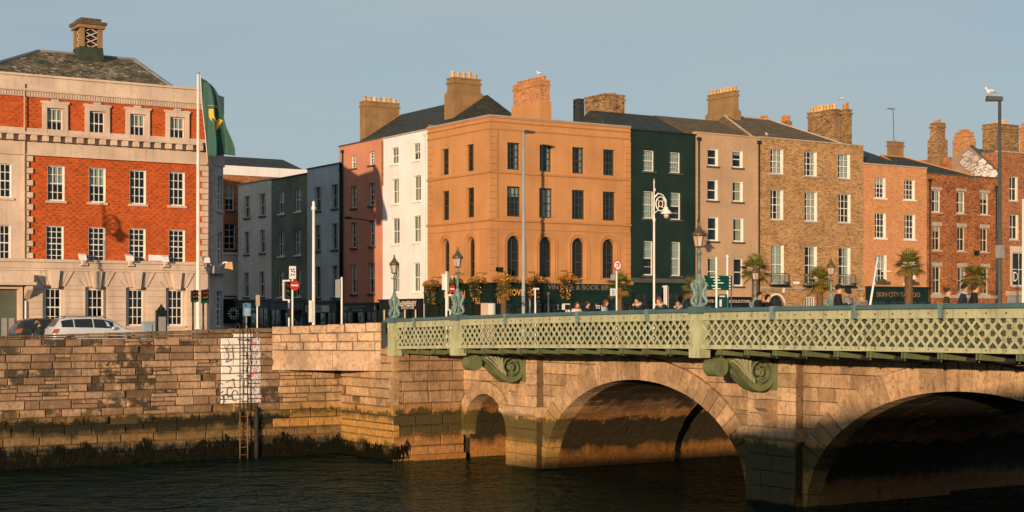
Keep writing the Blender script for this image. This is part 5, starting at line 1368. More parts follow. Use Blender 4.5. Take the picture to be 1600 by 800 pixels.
extraA = [(X(-75), X(-50), *rA[0][0][2:4])]; extraB = [(X(-75), X(-50), *rA[1][0][2:4])]
xq = X(43)
m = MB(); wall_panel(m, 0, xq, z_led1, z_band0, rA[0] + rA[1] + extraA + extraB, -.06, .22); wing = m.build('wing_wall', STONE, H.root)
m = MB(); wall_panel(m, xq, H.w, z_led1, z_band0, rA[2] + rA[3], 0, .2); m.build('wall', REDB, H.root)
m = MB(); wall_panel(m, 0, H.w, z_sill, z_cor0, rT[0], 0, .2); m.build('attic_wall', REDB, H.root)
gops = rG[0] + [door]
m = MB(); wall_panel(m, 0, H.w, -.3, z_led0, gops, -.05, .25); gf = m.build('ground_wall', STONE, H.root)
m = MB(); m.quad((.02, 1., -.2), (H.w, 1., -.2), (H.w, 1., z_top - 1), (.02, 1., z_top - 1)); m.build('inner_wall', ROOM, H.root)
# sides, chamfered street corner, back
ch = 1.42; m = MB(); D = 26
m.quad((0, D, -.3), (0, 0, -.3), (0, 0, z_top - .3), (0, D, z_top - .3)); m.quad((H.w + ch, ch, -.3), (H.w + ch, D, -.3), (H.w + ch, D, z_top - .3), (H.w + ch, ch, z_top - .3)); m.quad((H.w + ch, D, -.3), (0, D, -.3), (0, D, z_top - .3), (H.w + ch, D, z_top - .3))
m.build('side_wall', REDB, H.root)
# chamfer in grey granite with narrow windows
cr = ch * math.sqrt(2)
cm = Matrix.Translation((H.w, 0, 0)) @ Matrix.Rotation(R(45), 4, 'Z')
cw_ = [(cr * .58, cr * .93, rA[2][0][2] - .1, rA[2][0][3]), (cr * .58, cr * .93, rA[3][0][2], rA[3][0][3]), (cr * .5, cr * .93, 1.0, rG[0][0][3] - .1)]
m = MB(); wall_panel(m, 0, cr, -.3, z_band0, cw_, 0, .2); m.build('corner_wall', STONEG, H.root).matrix_local = cm
for w in cw_: window(H.root, *w, fm=WHITEF, nx=2, ny=3, rev=.12, sill=STONEG).matrix_local = cm
for (a, b, o, mt) in ((z_led0, z_led1, .3, STONEG), (z_band0, z_band1, .06, STONEG), (z_den1, z_sill, .3, STONEG)): MB().box(0, cr + .1, -o, .0, a, b).build('corner_band', mt, H.root).matrix_local = cm
z = z_led1 + .05; k = 0
while z < z_band0 - .2:
    for a, b in (((.02, .4) if k % 2 else (.02, .62)),): MB().box(a, b, -.05, -.002, z + .02, z + .36).build('quoin', STONEG, H.root).matrix_local = cm
    z += .38; k += 1
# horizontal bands of the front
def hb(name, z0, z1, out, mat=None, x0=None, x1=None): return MB().box(0 if x0 is None else x0, (H.w + .02) if x1 is None else x1, -out, -.002, z0, z1).build(name, mat or STONE, H.root)
hb('ledge', z_led0 + .12, z_led1 - .1, .22); hb('ledge', z_led1 - .1, z_led1 + .06, .34); hb('ledge', z_led0, z_led0 + .12, .14)
hb('plain_band', z_band0, z_band1, .1); hb('band_bead', z_band0 - .08, z_band0 - .002, .16)
hb('dentil_bed', z_den0, z_den1, .14)
hb('dentil_shelf', z_den1, z_den1 + .14, .52); hb('attic_plinth', z_den1 + .14, z_sill + .14, .12)
x = .1
dm = MB().box(0, .3, -.46, -.14, 0, z_den1 - z_den0 - .02).mesh('dentil', STONE)
while x < H.w: obj('dentil', dm, H.root, (x, 0, z_den0 + .015)); x += .62
hb('cornice', z_cor0, z_cor0 + .3, .12); hb('cornice', z_cor0 + .3, z_cor0 + .42, .22); hb('parapet', z_cor0 + .42, z_top, .1); hb('parapet_coping', z_top + .002, z_top + .12, .2)
x = .05
fm_ = MB().box(0, .09, -.15, -.12, 0, .24).mesh('fluting', STONE)
flt = MB()
while x < H.w - .1: flt.box(x, x + .07, -.16, -.121, z_cor0 + .03, z_cor0 + .27); x += .14
stuff(flt.build('fluting', STONE, H.root))
MB().box(0, cr - .1, -.1, 1.5, z_cor0, z_top - .05).build('corner_parapet', STONEG, H.root).matrix_local = cm
MB().box(-.05, cr + .05, -.02, 1.0, z_band1, z_cor0).build('attic_corner', REDB, H.root).matrix_local = cm
# quoins: wing edge and right-hand edge
z = z_led1 + .08; k = 0; pit = (z_band0 - .1 - z) / 17
while z < z_band0 - .15:
    e0, e1 = (X(35.5), X(43.5) + .02) if k % 2 else (X(35.5), X(50.5)); MB().box(e0, e1, -.13, -.061 if e1 < xq else -.002, z + .02, z + pit - .02).build('quoin', STONE, H.root)
    e0, e1 = (X(316), X(326.6)) if k % 2 else (X(309.5), X(326.6)); MB().box(e0, e1, -.06, -.002, z + .02, z + pit - .02).build('quoin', STONE, H.root)
    z += pit; k += 1
# windows
for r in (rA[0] + extraA, rA[1] + extraB):
    for w in r: window(H.root, *w, y=-.06, fm=WHITEF, nx=3, ny=2, rev=.16, sill=STONE, lining=WHITEF)
for i, w in enumerate(rA[2]): window(H.root, *w, fm=WHITEF, nx=3, ny=2, rev=.14, sill=STONE, blind='half' if i < 2 else None, lining=WHITEF)
for w in rA[3]: window(H.root, *w, fm=WHITEF, nx=3, ny=3, rev=.14, sill=STONE, lining=WHITEF)
for i, w in enumerate(rT[0]):
    wi = window(H.root, *w, fm=WHITEF, nx=3, ny=1, rev=.06, blind='half' if i != 1 else None)
    a, b, c, d = w; e = .24
    for q in ((a - e, a - .01, c - .05, d + e), (b + .01, b + e, c - .05, d + e), (a - .008, b + .008, d + .006, d + e), (a - e - .08, b + e + .08, d + e + .003, d + e + .13), (a + .25, b - .25, d + e + .135, d + e + .24)):
        MB().box(q[0], q[1], -.14, -.003, q[2], q[3]).build('architrave', STONE, wi)
for w in rG[0]:
    a, b, c, d = w
    wi = window(H.root, a + .14, b - .14, c, d - .1, y=-.05, fm=WHITEF, nx=3, ny=2, rev=.2, sill=STONE)
    m = MB(); m.box(a, a + .14, .1, .2, c, d); m.box(b - .14, b, .1, .2, c, d); m.box(a + .14, b - .14, .1, .2, d - .1, d); m.build('architrave', STONE, wi)
# channelled ground-floor courses, fanned voussoirs and keystones
cs = .335; ztop_c = rG[0][0][3] + .02
edges = [X(45)] + [v for w in rG[0] for v in (w[0] - .03, w[1] + .03)] + [H.w]
for i in range(0, len(edges), 2):
    z = .0
    while z < ztop_c - .05:
        if edges[i + 1] - edges[i] > .1: MB().box(edges[i], edges[i + 1], -.12, -.051, z + .018, min(z + cs, ztop_c) - .018).build('stone_course', STONE, H.root)
        z += cs
for w in rG[0]:
    a, b, c, d = w; cx = (a + b) / 2; H0 = z_led0 - .02; zb_ = d + .03; hw = (b - a) / 2 + .02; n = 7
    for k in range(n):
        t0, t1 = -1 + 2 * k / n, -1 + 2 * (k + 1) / n; g = .014; sp = 1.75
        poly = [(cx + hw * t0 + g, zb_), (cx + hw * t1 - g, zb_), (cx + hw * sp * t1 - g, H0), (cx + hw * sp * t0 + g, H0)]
        mid = k == n // 2
        if mid: poly = [(cx - .16, zb_ - .12), (cx + .16, zb_ - .12), (cx + .26, H0 + .02), (cx - .26, H0 + .02)]
        MB().prism(poly, lambda p, v: (p[0], v, p[1]), -.34 if mid else -.12, -.051).build('keystone' if mid else 'voussoir', STONE, H.root)
for i in range(3):
    a, b = rG[0][i][1], rG[0][i + 1][0]; hw = (rG[0][i][1] - rG[0][i][0]) / 2
    MB().prism([(a + .1, ztop_c + .04), (b - .1, ztop_c + .04), (b - .1 - .28, ztop_c + .36), (a + .1 + .28, ztop_c + .36)], lambda p, v: (p[0], v, p[1]), -.11, -.051).build('stone_course', STONE, H.root)
# door case
dx0, dx1 = door[0], door[1]; dz = door[3]
hood = MB().box(dx0 - 1.0, X(46), -.85, -.052, Z(20, 441), Z(20, 428)).build('door_hood', STONE, H.root); MB().box(dx0 - 1.05, X(49), -1.0, -.053, Z(20, 441) - .16, Z(20, 441) - .003).build('hood_moulding', STONE, hood)
for a, b in ((dx0 - .55, dx0 - .02), (dx1 + .02, X(33))): MB().box(a, b, -.3, -.054, -.2, Z(20, 445)).build('door_jamb', STONE, hood)
MB().box(dx0 - .55, X(33), -.32, -.055, dz + .02, Z(20, 444)).build('door_lintel', STONE, hood)
for a in (dx0 - .95, X(36)): MB().prism([(-.06, 0), (-.8, .55), (-.8, .75), (-.06, .75)], lambda p, v: (v, p[0], p[1] + Z(20, 441) - .95), a, a + .3).build('hood_bracket', STONE, hood)
MB().box(dx0, dx1, .1, .16, -.2, dz).build('door_leaf', plain('grey_green_door', (.10, .115, .095), .5, .2), hood)
for k in range(4):
    a = dx0 + .1 + (dx1 - dx0 - .2) * k / 4; MB().box(a + .06, a + (dx1 - dx0) / 4 - .08, .07, .099, .3, 1.5).build('door_panel', GREYP, hood)
MB().tube([(X(38.5), -.16, -.1), (X(38.5), -.16, Z(38, 470))], .06, 8).build('downpipe', WHITEP, H.root)
MB().tube([(X(36.5), -.2, z_led1), (X(36.5), -.2, z_top - .4)], .035, 8).build('lightning_conductor', plain('copper_strip', (.6, .42, .28), .6), H.root)
# floodlights on the ledge
for px in (123, 196, 251, 315):
    x = X(px); f = MB().tube([(x, -.2, z_led1 - .25), (x, -.62, z_led1 - .2), (x, -.62, z_led1 + .1)], .035, 6).build('floodlight', WHITEP, H.root)
    MB().hexa([(x - .19, -.82, z_led1 + .02), (x + .19, -.82, z_led1 + .02), (x + .19, -.6, z_led1 + .14), (x - .19, -.6, z_led1 + .14)], [(x - .19, -.72, z_led1 + .3), (x + .19, -.72, z_led1 + .3), (x + .19, -.46, z_led1 + .4), (x - .19, -.46, z_led1 + .4)]).build('lamp_head', WHITEP, f)
MB().box(X(232), X(262), -.12, -.002, z_led1 + .1, z_led1 + .42).build('name_plate', WHITEW, H.root)
MB().box(H.w - 13, H.w + ch - .02, 9., 42, -.3, 15.6).build('shade_wing', REDB, H.root)  # unseen block added behind the front to shade the side-street houses
# hipped roof
e = [(X(-60), 1.0, z_top - .1), (X(293), 1.0, z_top - .1), (X(293), 17, z_top - .1), (X(-60), 17, z_top - .1)]
zr_ = H.Zat(130, 84, 7.); r0, r1 = (H.Xat(60, 7.), 7., H.Zat(60, 80, 7.)), (H.Xat(209, 7.), 7., H.Zat(209, 93.5, 7.))
rf = MB().add(e + [r0, r1], [(0, 1, 5, 4), (2, 3, 4, 5), (1, 2, 5), (3, 0, 4)]).build('roof', SLATEM, H.root)
q = MB(); q.tube([r0, r1], .12, 6); q.tube([e[0], r0], .12, 6); q.tube([e[1], r1], .12, 6); q.build('ridge_capping', LEAD, rf)
# ventilation turret
tx, ty = H.Xat(137.5, 6.6), 6.6; s_ = .0361 * 1.05; w2 = .72
tb = H.Zat(137, 97, 6.6); z1 = H.Zat(137, 76, 6.6); z2 = H.Zat(137, 47, 6.6); z3 = H.Zat(137, 31, 6.6)
t0 = MB().hexa([(tx - w2 - .1, ty - w2 - .1, tb - .8), (tx + w2 + .1, ty - w2 - .1, tb - .8), (tx + w2 + .1, ty + w2 + .1, tb - .8), (tx - w2 - .1, ty + w2 + .1, tb - .8)], [(tx - w2 + .05, ty - w2 + .05, z1), (tx + w2 - .05, ty - w2 + .05, z1), (tx + w2 - .05, ty + w2 - .05, z1), (tx - w2 + .05, ty + w2 - .05, z1)]).build('ventilator', plain('mossy_lead', (.035, .05, .035), .8, .4, 2), H.root)
MB().box(tx - .4, tx + .4, ty - .4, ty + .4, z1, z2).build('louvre_core', PIPE, t0)
for sx in (-1, 1):
    for sy in (-1, 1): MB().box(tx + sx * .53 - .13, tx + sx * .53 + .13, ty + sy * .53 - .13, ty + sy * .53 + .13, z1 + .002, z2).build('turret_post', CHIMR, t0)
for k in range(3):
    h = (z2 - z1) / 3; zc_ = z1 + h * (k + .5)
    m = MB()
    for a, b in (((-.38, 0), (0, h / 2)), ((0, h / 2), (.38, 0)), ((.38, 0), (0, -h / 2)), ((0, -h / 2), (-.38, 0))):
        m.tube([(tx + a[0], ty - .5, zc_ + a[1]), (tx + b[0], ty - .5, zc_ + b[1])], .035, 5)
        m.tube([(tx - .5, ty + a[0], zc_ + a[1]), (tx - .5, ty + b[0], zc_ + b[1])], .035, 5)
    m.build('turret_lattice', STONE, t0)
MB().box(tx - .78, tx + .78, ty - .78, ty + .78, z2 + .002, z2 + .2).build('turret_cornice', CHIMR, t0); MB().box(tx - .86, tx + .86, ty - .86, ty + .86, z2 + .203, z2 + .38).build('turret_cornice', COPPER, t0)
MB().box(tx - .6, tx + .6, ty - .6, ty + .6, z2 + .382, z3).build('turret_cap', COPPER, t0)
RED = H
# ---------------------------------------------------------------- ornate bridge lamps with sea-horse bases
def bridge_lamp(u, v, label, seed=0):
    z0 = railz(v) + .05
    t = thing('street_lamp', label, 'lamp', (u, v, z0), .4 + seed, 'ornate bridge lamps')
    m = MB().lathe([(.2, 0), (.2, .06), (.12, .1), (.10, .3), (.13, .5), (.17, .68), (.19, .74), (.12, .84), (.07, .9), (.085, .95), (.055, 1.0)], 14); m.build('pedestal', TEALL, t, smooth=True)
    for k in range(4):
        a = k * math.pi / 2; ca, sa = math.cos(a), math.sin(a); f = lambda r, z: (r * ca, r * sa, z)
        m = MB(); path = catmull([f(.12, .1), f(.2, .08), f(.24, .17), f(.19, .26), f(.13, .36), f(.16, .5), f(.22, .6), f(.2, .7), f(.15, .76)], 4)
        n = len(path); m.tube(path, [.03 + .035 * math.sin(math.pi * min(1, i / n * 1.1)) for i in range(n)], 7)
        m.ell(f(.225, .69), (.045, .045, .055), 7, 5); m.tube([f(.23, .69), f(.3, .62)], [.035, .018], 6)
        for j in range(4): q = f(.19 + .04 * (j % 2), .22 + j * .1); m.ell(q, (.03, .03, .045), 5, 4)
        m.build('sea_horse', TEALL, t, smooth=True)
    MB().lathe([(.05, 1.0), (.048, 1.2), (.042, 1.62), (.06, 1.64), (.06, 1.67), (.036, 1.7), (.03, 1.78)], 10).build('column', TEALL, t, smooth=True)
    m = MB(); m.tube([(-.19, 0, 1.6), (-.1, 0, 1.575), (0, 0, 1.555), (.1, 0, 1.575), (.19, 0, 1.6)], [.012, .022, .026, .022, .012], 7); m.ell((-.2, 0, 1.605), (.025, .025, .025), 6, 4); m.ell((.2, 0, 1.605), (.025, .025, .025), 6, 4); m.build('ladder_rest', TEALL, t, smooth=True)
    la_ = MB().lathe([(.06, 1.78), (.13, 1.8), (.135, 1.82), (.11, 1.83)], 8).build('lantern', COPPER, t)
    m = MB()
    for k in range(6):
        a0 = k * math.pi / 3; m.tube([(.118 * math.cos(a0), .118 * math.sin(a0), 1.82), (.172 * math.cos(a0), .172 * math.sin(a0), 2.14)], .011, 5)
    m.build('glazing_bars', COPPER, la_)
    m = MB()
    for k in range(6):
        a0, a1 = k * math.pi / 3, (k + 1) * math.pi / 3; m.quad((.112 * math.cos(a0), .112 * math.sin(a0), 1.83), (.112 * math.cos(a1), .112 * math.sin(a1), 1.83), (.166 * math.cos(a1), .166 * math.sin(a1), 2.13), (.166 * math.cos(a0), .166 * math.sin(a0), 2.13))
    m.build('lantern_glass', LENSM, la_)
    MB().lathe([(.17, 2.12), (.205, 2.13), (.205, 2.2), (.19, 2.22), (.1, 2.32), (.07, 2.38), (.05, 2.4), (.055, 2.43), (.02, 2.46), (.045, 2.5), (.01, 2.56)], 12).build('lantern_roof', COPPER, la_, smooth=True)
bridge_lamp(PU, V_AB + .12, 'teal iron lamp with sea-horse base at the left end of the near parapet')
bridge_lamp(PU, P1, 'teal iron lamp with sea-horse base on the near parapet above the small arch pier', .2)
bridge_lamp(PU, P2, 'tallest-looking teal sea-horse lamp, nearest on the parapet in front of the beige house', .1)
bridge_lamp(XU, P1, 'sea-horse lamp on the far parapet in front of the brown brick house', .3)
bridge_lamp(XU, V_AB + .12, 'sea-horse lamp at the far parapet end, half hidden by a palm and passers-by', .5)

# ---------------------------------------------------------------- street poles and lamps
def street_pole(name, label, cat, px, V, pytop, r0, r1, mat, group=None, base=None):
    U, zt = onV(px, pytop, V); b = STREET if base is None else base
    t = thing(name, label, cat, (U, V, b), 0, group); h = zt - b
    MB().lathe([(r0 * 1.6, 0), (r0 * 1.6, .9), (r0, 1.0), (r1, h)], 12).build('pole', mat, t, smooth=True); return t, h
s_at = lambda px, V: (V / (CA - (px - 800) / FOC * SA)) / FOC                  # metres per pixel there
# tall grey lamp before the pub
t, h = street_pole('street_lamp', 'tall plain grey street lamp in front of the orange corner building', 'lamp', 818, 81.2, 207, .115, .075, STEEL)
MB().tube([(0, 0, h - .05), (.1, 0, h + .05), (.35, 0, h + .05)], .04, 8).build('arm', DGREYP, t); MB().hexa([(.15, -.16, h - .05), (.8, -.13, h - .02), (.8, .13, h - .02), (.15, .16, h - .05)], [(.15, -.16, h + .16), (.8, -.11, h + .1), (.8, .11, h + .1), (.15, .16, h + .16)]).build('lamp_head', DGREYP, t)
MB().box(-.11, .11, -.12, .12, 1.2, 1.7).build('access_hatch', GREYP, t)
# tall dark lamp on the bridge
U_, V_ = 48.6, onU(1562, 0, 48.6)[0]; b_ = flz(V_) + .1
zt = onU(1562, 157, 48.6)[1]
t = thing('street_lamp', 'tall dark street lamp with flat head and a perched gull, right side of the bridge', 'lamp', (U_, V_, b_)); h = zt - b_
MB().lathe([(.13, 0), (.13, 1.2), (.085, 1.3), (.06, h)], 12).build('pole', DGREYP, t, smooth=True)
dv = Vector((-CA, SA, 0))
MB().hexa([tuple(dv * a + Vector((.54, .84, 0)) * c + Vector((0, 0, h + e))) for a, c, e in ((-.1, -.12, -.02), (.52, -.14, -.02), (.52, .14, -.02), (-.1, .12, -.02))], [tuple(dv * a + Vector((.54, .84, 0)) * c + Vector((0, 0, h + e))) for a, c, e in ((-.1, -.1, .14), (.5, -.1, .18), (.5, .1, .18), (-.1, .1, .14))]).build('lamp_head', DGREYP, t)
MB().box(-.12, .12, -.14, .1, 3.2, 3.7).build('control_box', GREYP, t)
# white scroll lamps
def scroll_lamp(U, V, h, label):
    t = thing('street_lamp', label, 'lamp', (U, V, STREET), 0, 'white scroll lamps')
    MB().lathe([(.13, 0), (.13, .9), (.085, 1.0), (.07, 1.1), (.065, h * .75), (.09, h * .755), (.09, h * .765), (.045, h * .78), (.04, h - .1), (.06, h - .08), (.03, h), (.012, h + .15)], 12).build('pole', WHITEP, t, smooth=True)
    zc = h - 1.35; m = MB()
    m.tube([(.5 + .36 * math.cos(a * math.pi / 10), 0, zc + .42 * math.sin(a * math.pi / 10)) for a in range(21)], .04, 6)
    m.tube([(.5 + .16 * math.cos(a * math.pi / 8), 0, zc + .18 * math.sin(a * math.pi / 8)) for a in range(17)], .03, 6)
    for k in range(4): a = k * math.pi / 2 + .5; m.tube([(.5 + .16 * math.cos(a), 0, zc + .18 * math.sin(a)), (.5 + .36 * math.cos(a + .4), 0, zc + .42 * math.sin(a + .4))], .025, 5)
    m.tube([(.02, 0, zc + .7), (.12, 0, zc + .85), (.0, 0, zc + .95)], .03, 5); m.tube([(0, 0, zc - .6), (.2, 0, zc - .45), (.4, 0, zc - .4)], .03, 6)
    m.build('scroll', WHITEP, t, smooth=True)
    MB().tube([(.0, 0, zc + .35), (.3, 0, zc + .62), (.65, 0, zc + .55), (.9, 0, zc + .25), (.93, 0, zc - .2)], [.05, .05, .045, .045, .04], 7).build('arm', WHITEP, t, smooth=True)
    MB().lathe([(.06, -.15), (.12, -.22), (.12, -.3), (.2, -.36), (.34, -.52), (.36, -.58), (.2, -.6)], 12, (.93, 0, zc)).build('lamp_hood', WHITEP, t, smooth=True)
    MB().ell((.93, 0, zc - .68), (.17, .17, .2), 10, 6).build('lamp_bowl', LENSM, t, smooth=True)
U_, zt = onV(1022, 279, 74.6); scroll_lamp(U_, 74.6, zt - STREET - .15, 'white lamp standard with scrolled ring arm before the bottle green house')
scroll_lamp(15.6, 74., 9.4, 'white scroll lamp out of view on the left whose shadow falls on the red brick')
# white pole with ball top on the quay
t, h = street_pole('lamp_pole', 'plain white pole with a small cap in front of the blue house', 'pole', 490, 66, 330, .075, .06, WHITEP)
MB().lathe([(.05, h), (.1, h + .08), (.1, h + .2), (.06, h + .24), (.075, h + .4), (.02, h + .48)], 10).build('pole_cap', WHITEP, t, smooth=True); MB().box(-.2, -.09, -.1, .1, 1.3, 2.3).build('control_box', WHITEP, t)
t, h = street_pole('flagpole', 'tall white flagpole before the red brick building', 'flagpole', 309.5, 83.0, 116, .12, .07, WHITEP)
MB().ell((0, 0, h + .06), (.09, .09, .1), 10, 6).build('finial', GREYP, t, smooth=True)
FPU, FPV = onV(309.5, 0, 83.0)[0], 83.0
# flag: a sampled cloth surface
sx_ = s_at(335, 83.0) / CA
def flag_pt(u, v):
    le = 313.5 + 11.5 * v; ri = 315 + 47 * (v ** .33) + 3 * math.sin(v * 9) * v
    px = le + (ri - le) * u; py = 118 + 125 * v + (10 * u * (1 - v)) + 2.5 * math.sin(u * 7) * v
    X_, z_ = onV(px, py, 83.0)
    return Vector((X_, 83.0 + .22 * math.sin(u * 8 + v * 3.0) * (.25 + v) + .12 * math.sin(u * 17 + v * 7) * v, z_))
def cloth(name): 
    t = NT(name); n = t.noise(t.pos(), 3, 3); return t.fin(t.mix(n, (.018, .068, .058), (.028, .095, .08)), .7, .3)
fl_ = tag(obj('flag', None, None), 'green flag with a gold emblem drooping from the white flagpole', 'flag'); fl_.location = (FPU, FPV, STREET)
m = MB(); N1, N2 = 28, 36
off = Vector((FPU, FPV, STREET))
for i in range(N1 + 1):
    for k in range(N2 + 1): m.v.append(tuple(flag_pt(i / N1, k / N2) - off))
for i in range(N1):
    for k in range(N2): a = i * (N2 + 1) + k; m.f.append((a, a + 1, a + N2 + 2, a + N2 + 1)); m.mi.append(0)
o = m.build('flag_cloth', cloth('green_flag_cloth'), fl_, smooth=True); md = o.modifiers.new('thickness', 'SOLIDIFY'); md.thickness = .012
m = MB(); m.tube([tuple(flag_pt(0, k / 10) - off + Vector((-.01, 0, 0))) for k in range(11)], .018, 5); m.build('hoist_tape', WHITEP, fl_)
def emblem(path, w):
    m = MB(); P = catmull(path, 6)
    for (a, b) in zip(P, P[1:]):
        q = [flag_pt(a[0] - w, a[1]) - off, flag_pt(a[0] + w, a[1]) - off, flag_pt(b[0] + w, b[1]) - off, flag_pt(b[0] - w, b[1]) - off]
        q = [p + Vector((0, -.035, 0)) for p in q]; m.quad(*[tuple(p) for p in q])
    m.build('emblem', plain('gold_flag_print', (.85, .46, .02), .6, .1), fl_)
emblem([(.30, .36), (.48, .35), (.66, .38)], .13); emblem([(.34, .40), (.32, .5), (.42, .58), (.38, .66)], .085); emblem([(.36, .68), (.52, .66), (.70, .57), (.82, .52)], .12)
# ---------------------------------------------------------------- traffic signs and signals
FACE = math.atan2(-SA, CA) * 0                     # plates look along -Y, towards the river
def sign_post(name, label, cat, px, V, pytop, r=.04, mat=None, base=None):
    U, zt = onV(px, pytop, V); b = STREET if base is None else base
    t = thing(name, label, cat, (U, V, b)); MB().tube([(0, 0, 0), (0, 0, zt - b)], r, 8).build('post', mat or STEEL, t, smooth=True)
    return t, (lambda p, y: (onV(p, y, V)[0] - U, onV(p, y, V)[1] - b)), zt - b
def disc(t, c, r, y, mats, name='sign_plate', n=24):
    x, z = c; o = MB().prism([(x + r * math.cos(-2 * math.pi * k / n), z + r * math.sin(-2 * math.pi * k / n)) for k in range(n)], lambda p, v: (p[0], v, p[1]), y - .02, y).build(name, mats, t); return o
def plate(t, q, x0, y0, x1, y1, mat, y=-.06, name='sign_plate', th=.03):
    a, b = q(x0, y1), q(x1, y0); return MB().box(a[0], b[0], y - th, y, a[1], b[1]).build(name, mat, t)
def signal(t, q, px, pyt, pyb, w, mat=BLACKP, y=-.1, back=None):
    x, z1 = q(px, pyt); z0 = q(px, pyb)[1]; h = z1 - z0
    if back: MB().box(x - w * .85, x + w * .85, y - .02, y, z0 - .08, z1 + .08).build('backing_board', back, t)
    o = MB().box(x - w / 2, x + w / 2, y - .2, y - .021, z0, z1).build('signal_head', mat, t)
    for k, c in enumerate(((.25, .02, .015), (.22, .12, .01), (.01, .12, .07))):
        zc = z1 - h * (k + .5) / 3; MB().tube([(x, y - .2, zc), (x, y - .212, zc)], w * .36, 12).build('lens', plain('signal_lens', c, .3, bump=0), o)
        m = MB()
        for j in range(7):
            a0, a1 = math.pi * j / 7, math.pi * (j + 1) / 7; r = w * .42
            m.quad((x + r * math.cos(a0), y - .2, zc + r * math.sin(a0)), (x + r * math.cos(a1), y - .2, zc + r * math.sin(a1)), (x + r * math.cos(a1), y - .36, zc + r * math.sin(a1)), (x + r * math.cos(a0), y - .36, zc + r * math.sin(a0)))
        m.build('visor', mat, o)
    return o
# pair of signals beside the flagpole
t, q, h = sign_post('traffic_light', 'black traffic signal on a dark post just left of the flagpole', 'traffic light', 301.5, 73, 460, .05, BLACKP); signal(t, q, 301.5, 454, 472, .33)
t, q, h = sign_post('traffic_light', 'black traffic signal on a dark post just right of the flagpole', 'traffic light', 317.5, 73, 460, .05, BLACKP); signal(t, q, 317.5, 453, 474, .33)
# information pillar and cabinet by the red brick building
U, zt = onV(252, 477, 79); t = thing('information_pillar', 'slim black information pillar against the ground-floor stonework', 'pillar', (U, 79, STREET))
MB().box(-.28, .28, -.12, .12, 0, zt - STREET - .25).build('panel', BLACKP, t); MB().lathe([(.2, 0), (.22, .08), (.08, .2), (.05, .3)], 8, (0, 0, zt - STREET - .25)).build('cap', BLACKP, t); MB().box(-.2, .2, -.135, -.121, .5, zt - STREET - .6).build('poster', GREYP, t)
U, zt = onV(236, 504, 80); t = thing('utility_cabinet', 'low pale blue cabinet beside the information pillar', 'cabinet', (U, 80, STREET)); MB().box(-.45, .45, -.2, .2, 0, zt - STREET).build('body', plain('pale_blue_cabinet', (.3, .42, .5), .5), t); MB().box(-.01, .01, -.215, -.201, .1, zt - STREET - .1).build('door_gap', BLACKP, t); MB().box(-.48, .48, -.23, .23, zt - STREET + .002, zt - STREET + .05).build('lid', GREYP, t)
# slim post with a small plate
t, q, h = sign_post('sign_post', 'thin post with a narrow brown plate right of the wall ladder', 'sign', 402, 65, 461, .035, WHITEP); plate(t, q, 399, 461, 405, 478, plain('tan_sign', (.5, .38, .27), .6), -.045)
# no-entry cluster on the left
t, q, h = sign_post('traffic_sign', 'no-entry disc and white square plate on a post left of the white pole', 'sign', 457, 66, 417, .045, WHITEP)
disc(t, q(459.5, 446), .235, -.05, REDP); c = q(459.5, 446); MB().box(c[0] - .17, c[0] + .17, -.078, -.071, c[1] - .035, c[1] + .035).build('sign_bar', WHITES, t)
o = plate(t, q, 451, 416, 461.3, 436, WHITES, -.05); c = q(456, 424)
for dx, dz in ((-.07, .08), (.05, .1), (-.02, .0), (.08, -.02), (-.06, -.16), (.06, -.16)): MB().box(c[0] + dx - .035, c[0] + dx + .035, -.087, -.081, c[1] + dz - .03, c[1] + dz + .03).build('sign_symbol', BLACKP, o)
t, q, h = sign_post('traffic_light', 'traffic signal with white edged backing seen side-on beside the no-entry disc', 'traffic light', 451.5, 67, 437, .05, WHITEP); signal(t, q, 447, 440, 467, .22, BLACKP, -.02, WHITES); signal(t, q, 451, 482, 496, .2, BLACKP, -.02)
# sign seen from behind
t, q, h = sign_post('traffic_sign', 'back of a pale sign on a white post before the terracotta house', 'sign', 534, 66.5, 433, .05, WHITEP); plate(t, q, 523.5, 437, 531, 465, STEEL, -.03); plate(t, q, 529, 436, 533.2, 440, STEEL, .02, 'bracket')
# blue parking plate
t, q, h = sign_post('parking_sign', 'pale blue information plate with white lines beside the ladder tops', 'sign', 385, 68, 473, .035, GREYP); o = plate(t, q, 379, 474, 391, 494, BLUES, -.045)
lettering(o, 'P', q(382.5, 478)[0], -.08, q(382, 478)[1], .2, SHOPB, height=.13)
for k in range(4): a = q(381, 483.5 + k * 3); b = q(389.5, 482.5 + k * 3); MB().box(a[0], b[0], -.082, -.0765, a[1], b[1]).build('sign_text_line', WHITES, o)
U, zt = onV(364, 484, 82.5 + 40); 
bn = thing('hanging_banner', 'black triangular shop banner with a white sunburst in the shaded side street', 'banner', (onV(362, 0, 118)[0], 118, STREET)); 
def bq(p, y): return onV(p, y, 118)[0] - bn.location.x, onV(p, y, 118)[1] - STREET
MB().prism([bq(355, 483), bq(363, 505), bq(373, 492), bq(372, 484)], lambda p, v: (p[0], v, p[1]), -.02, .02).build('cloth', SHOPB, bn)
m = MB(); c = bq(364.5, 490)
for k in range(12): a = k * math.pi / 6; m.tube([(c[0] + .22 * math.cos(a), -.04, c[1] + .22 * math.sin(a)), (c[0] + .5 * math.cos(a), -.04, c[1] + .5 * math.sin(a))], .04, 4)
m.build('sunburst', WHITES, bn); MB().tube([(bq(373, 483)[0], 0, 0), (bq(373, 483)[0], 0, bq(373, 482)[1])], .04, 6).build('pole', BLACKP, bn)
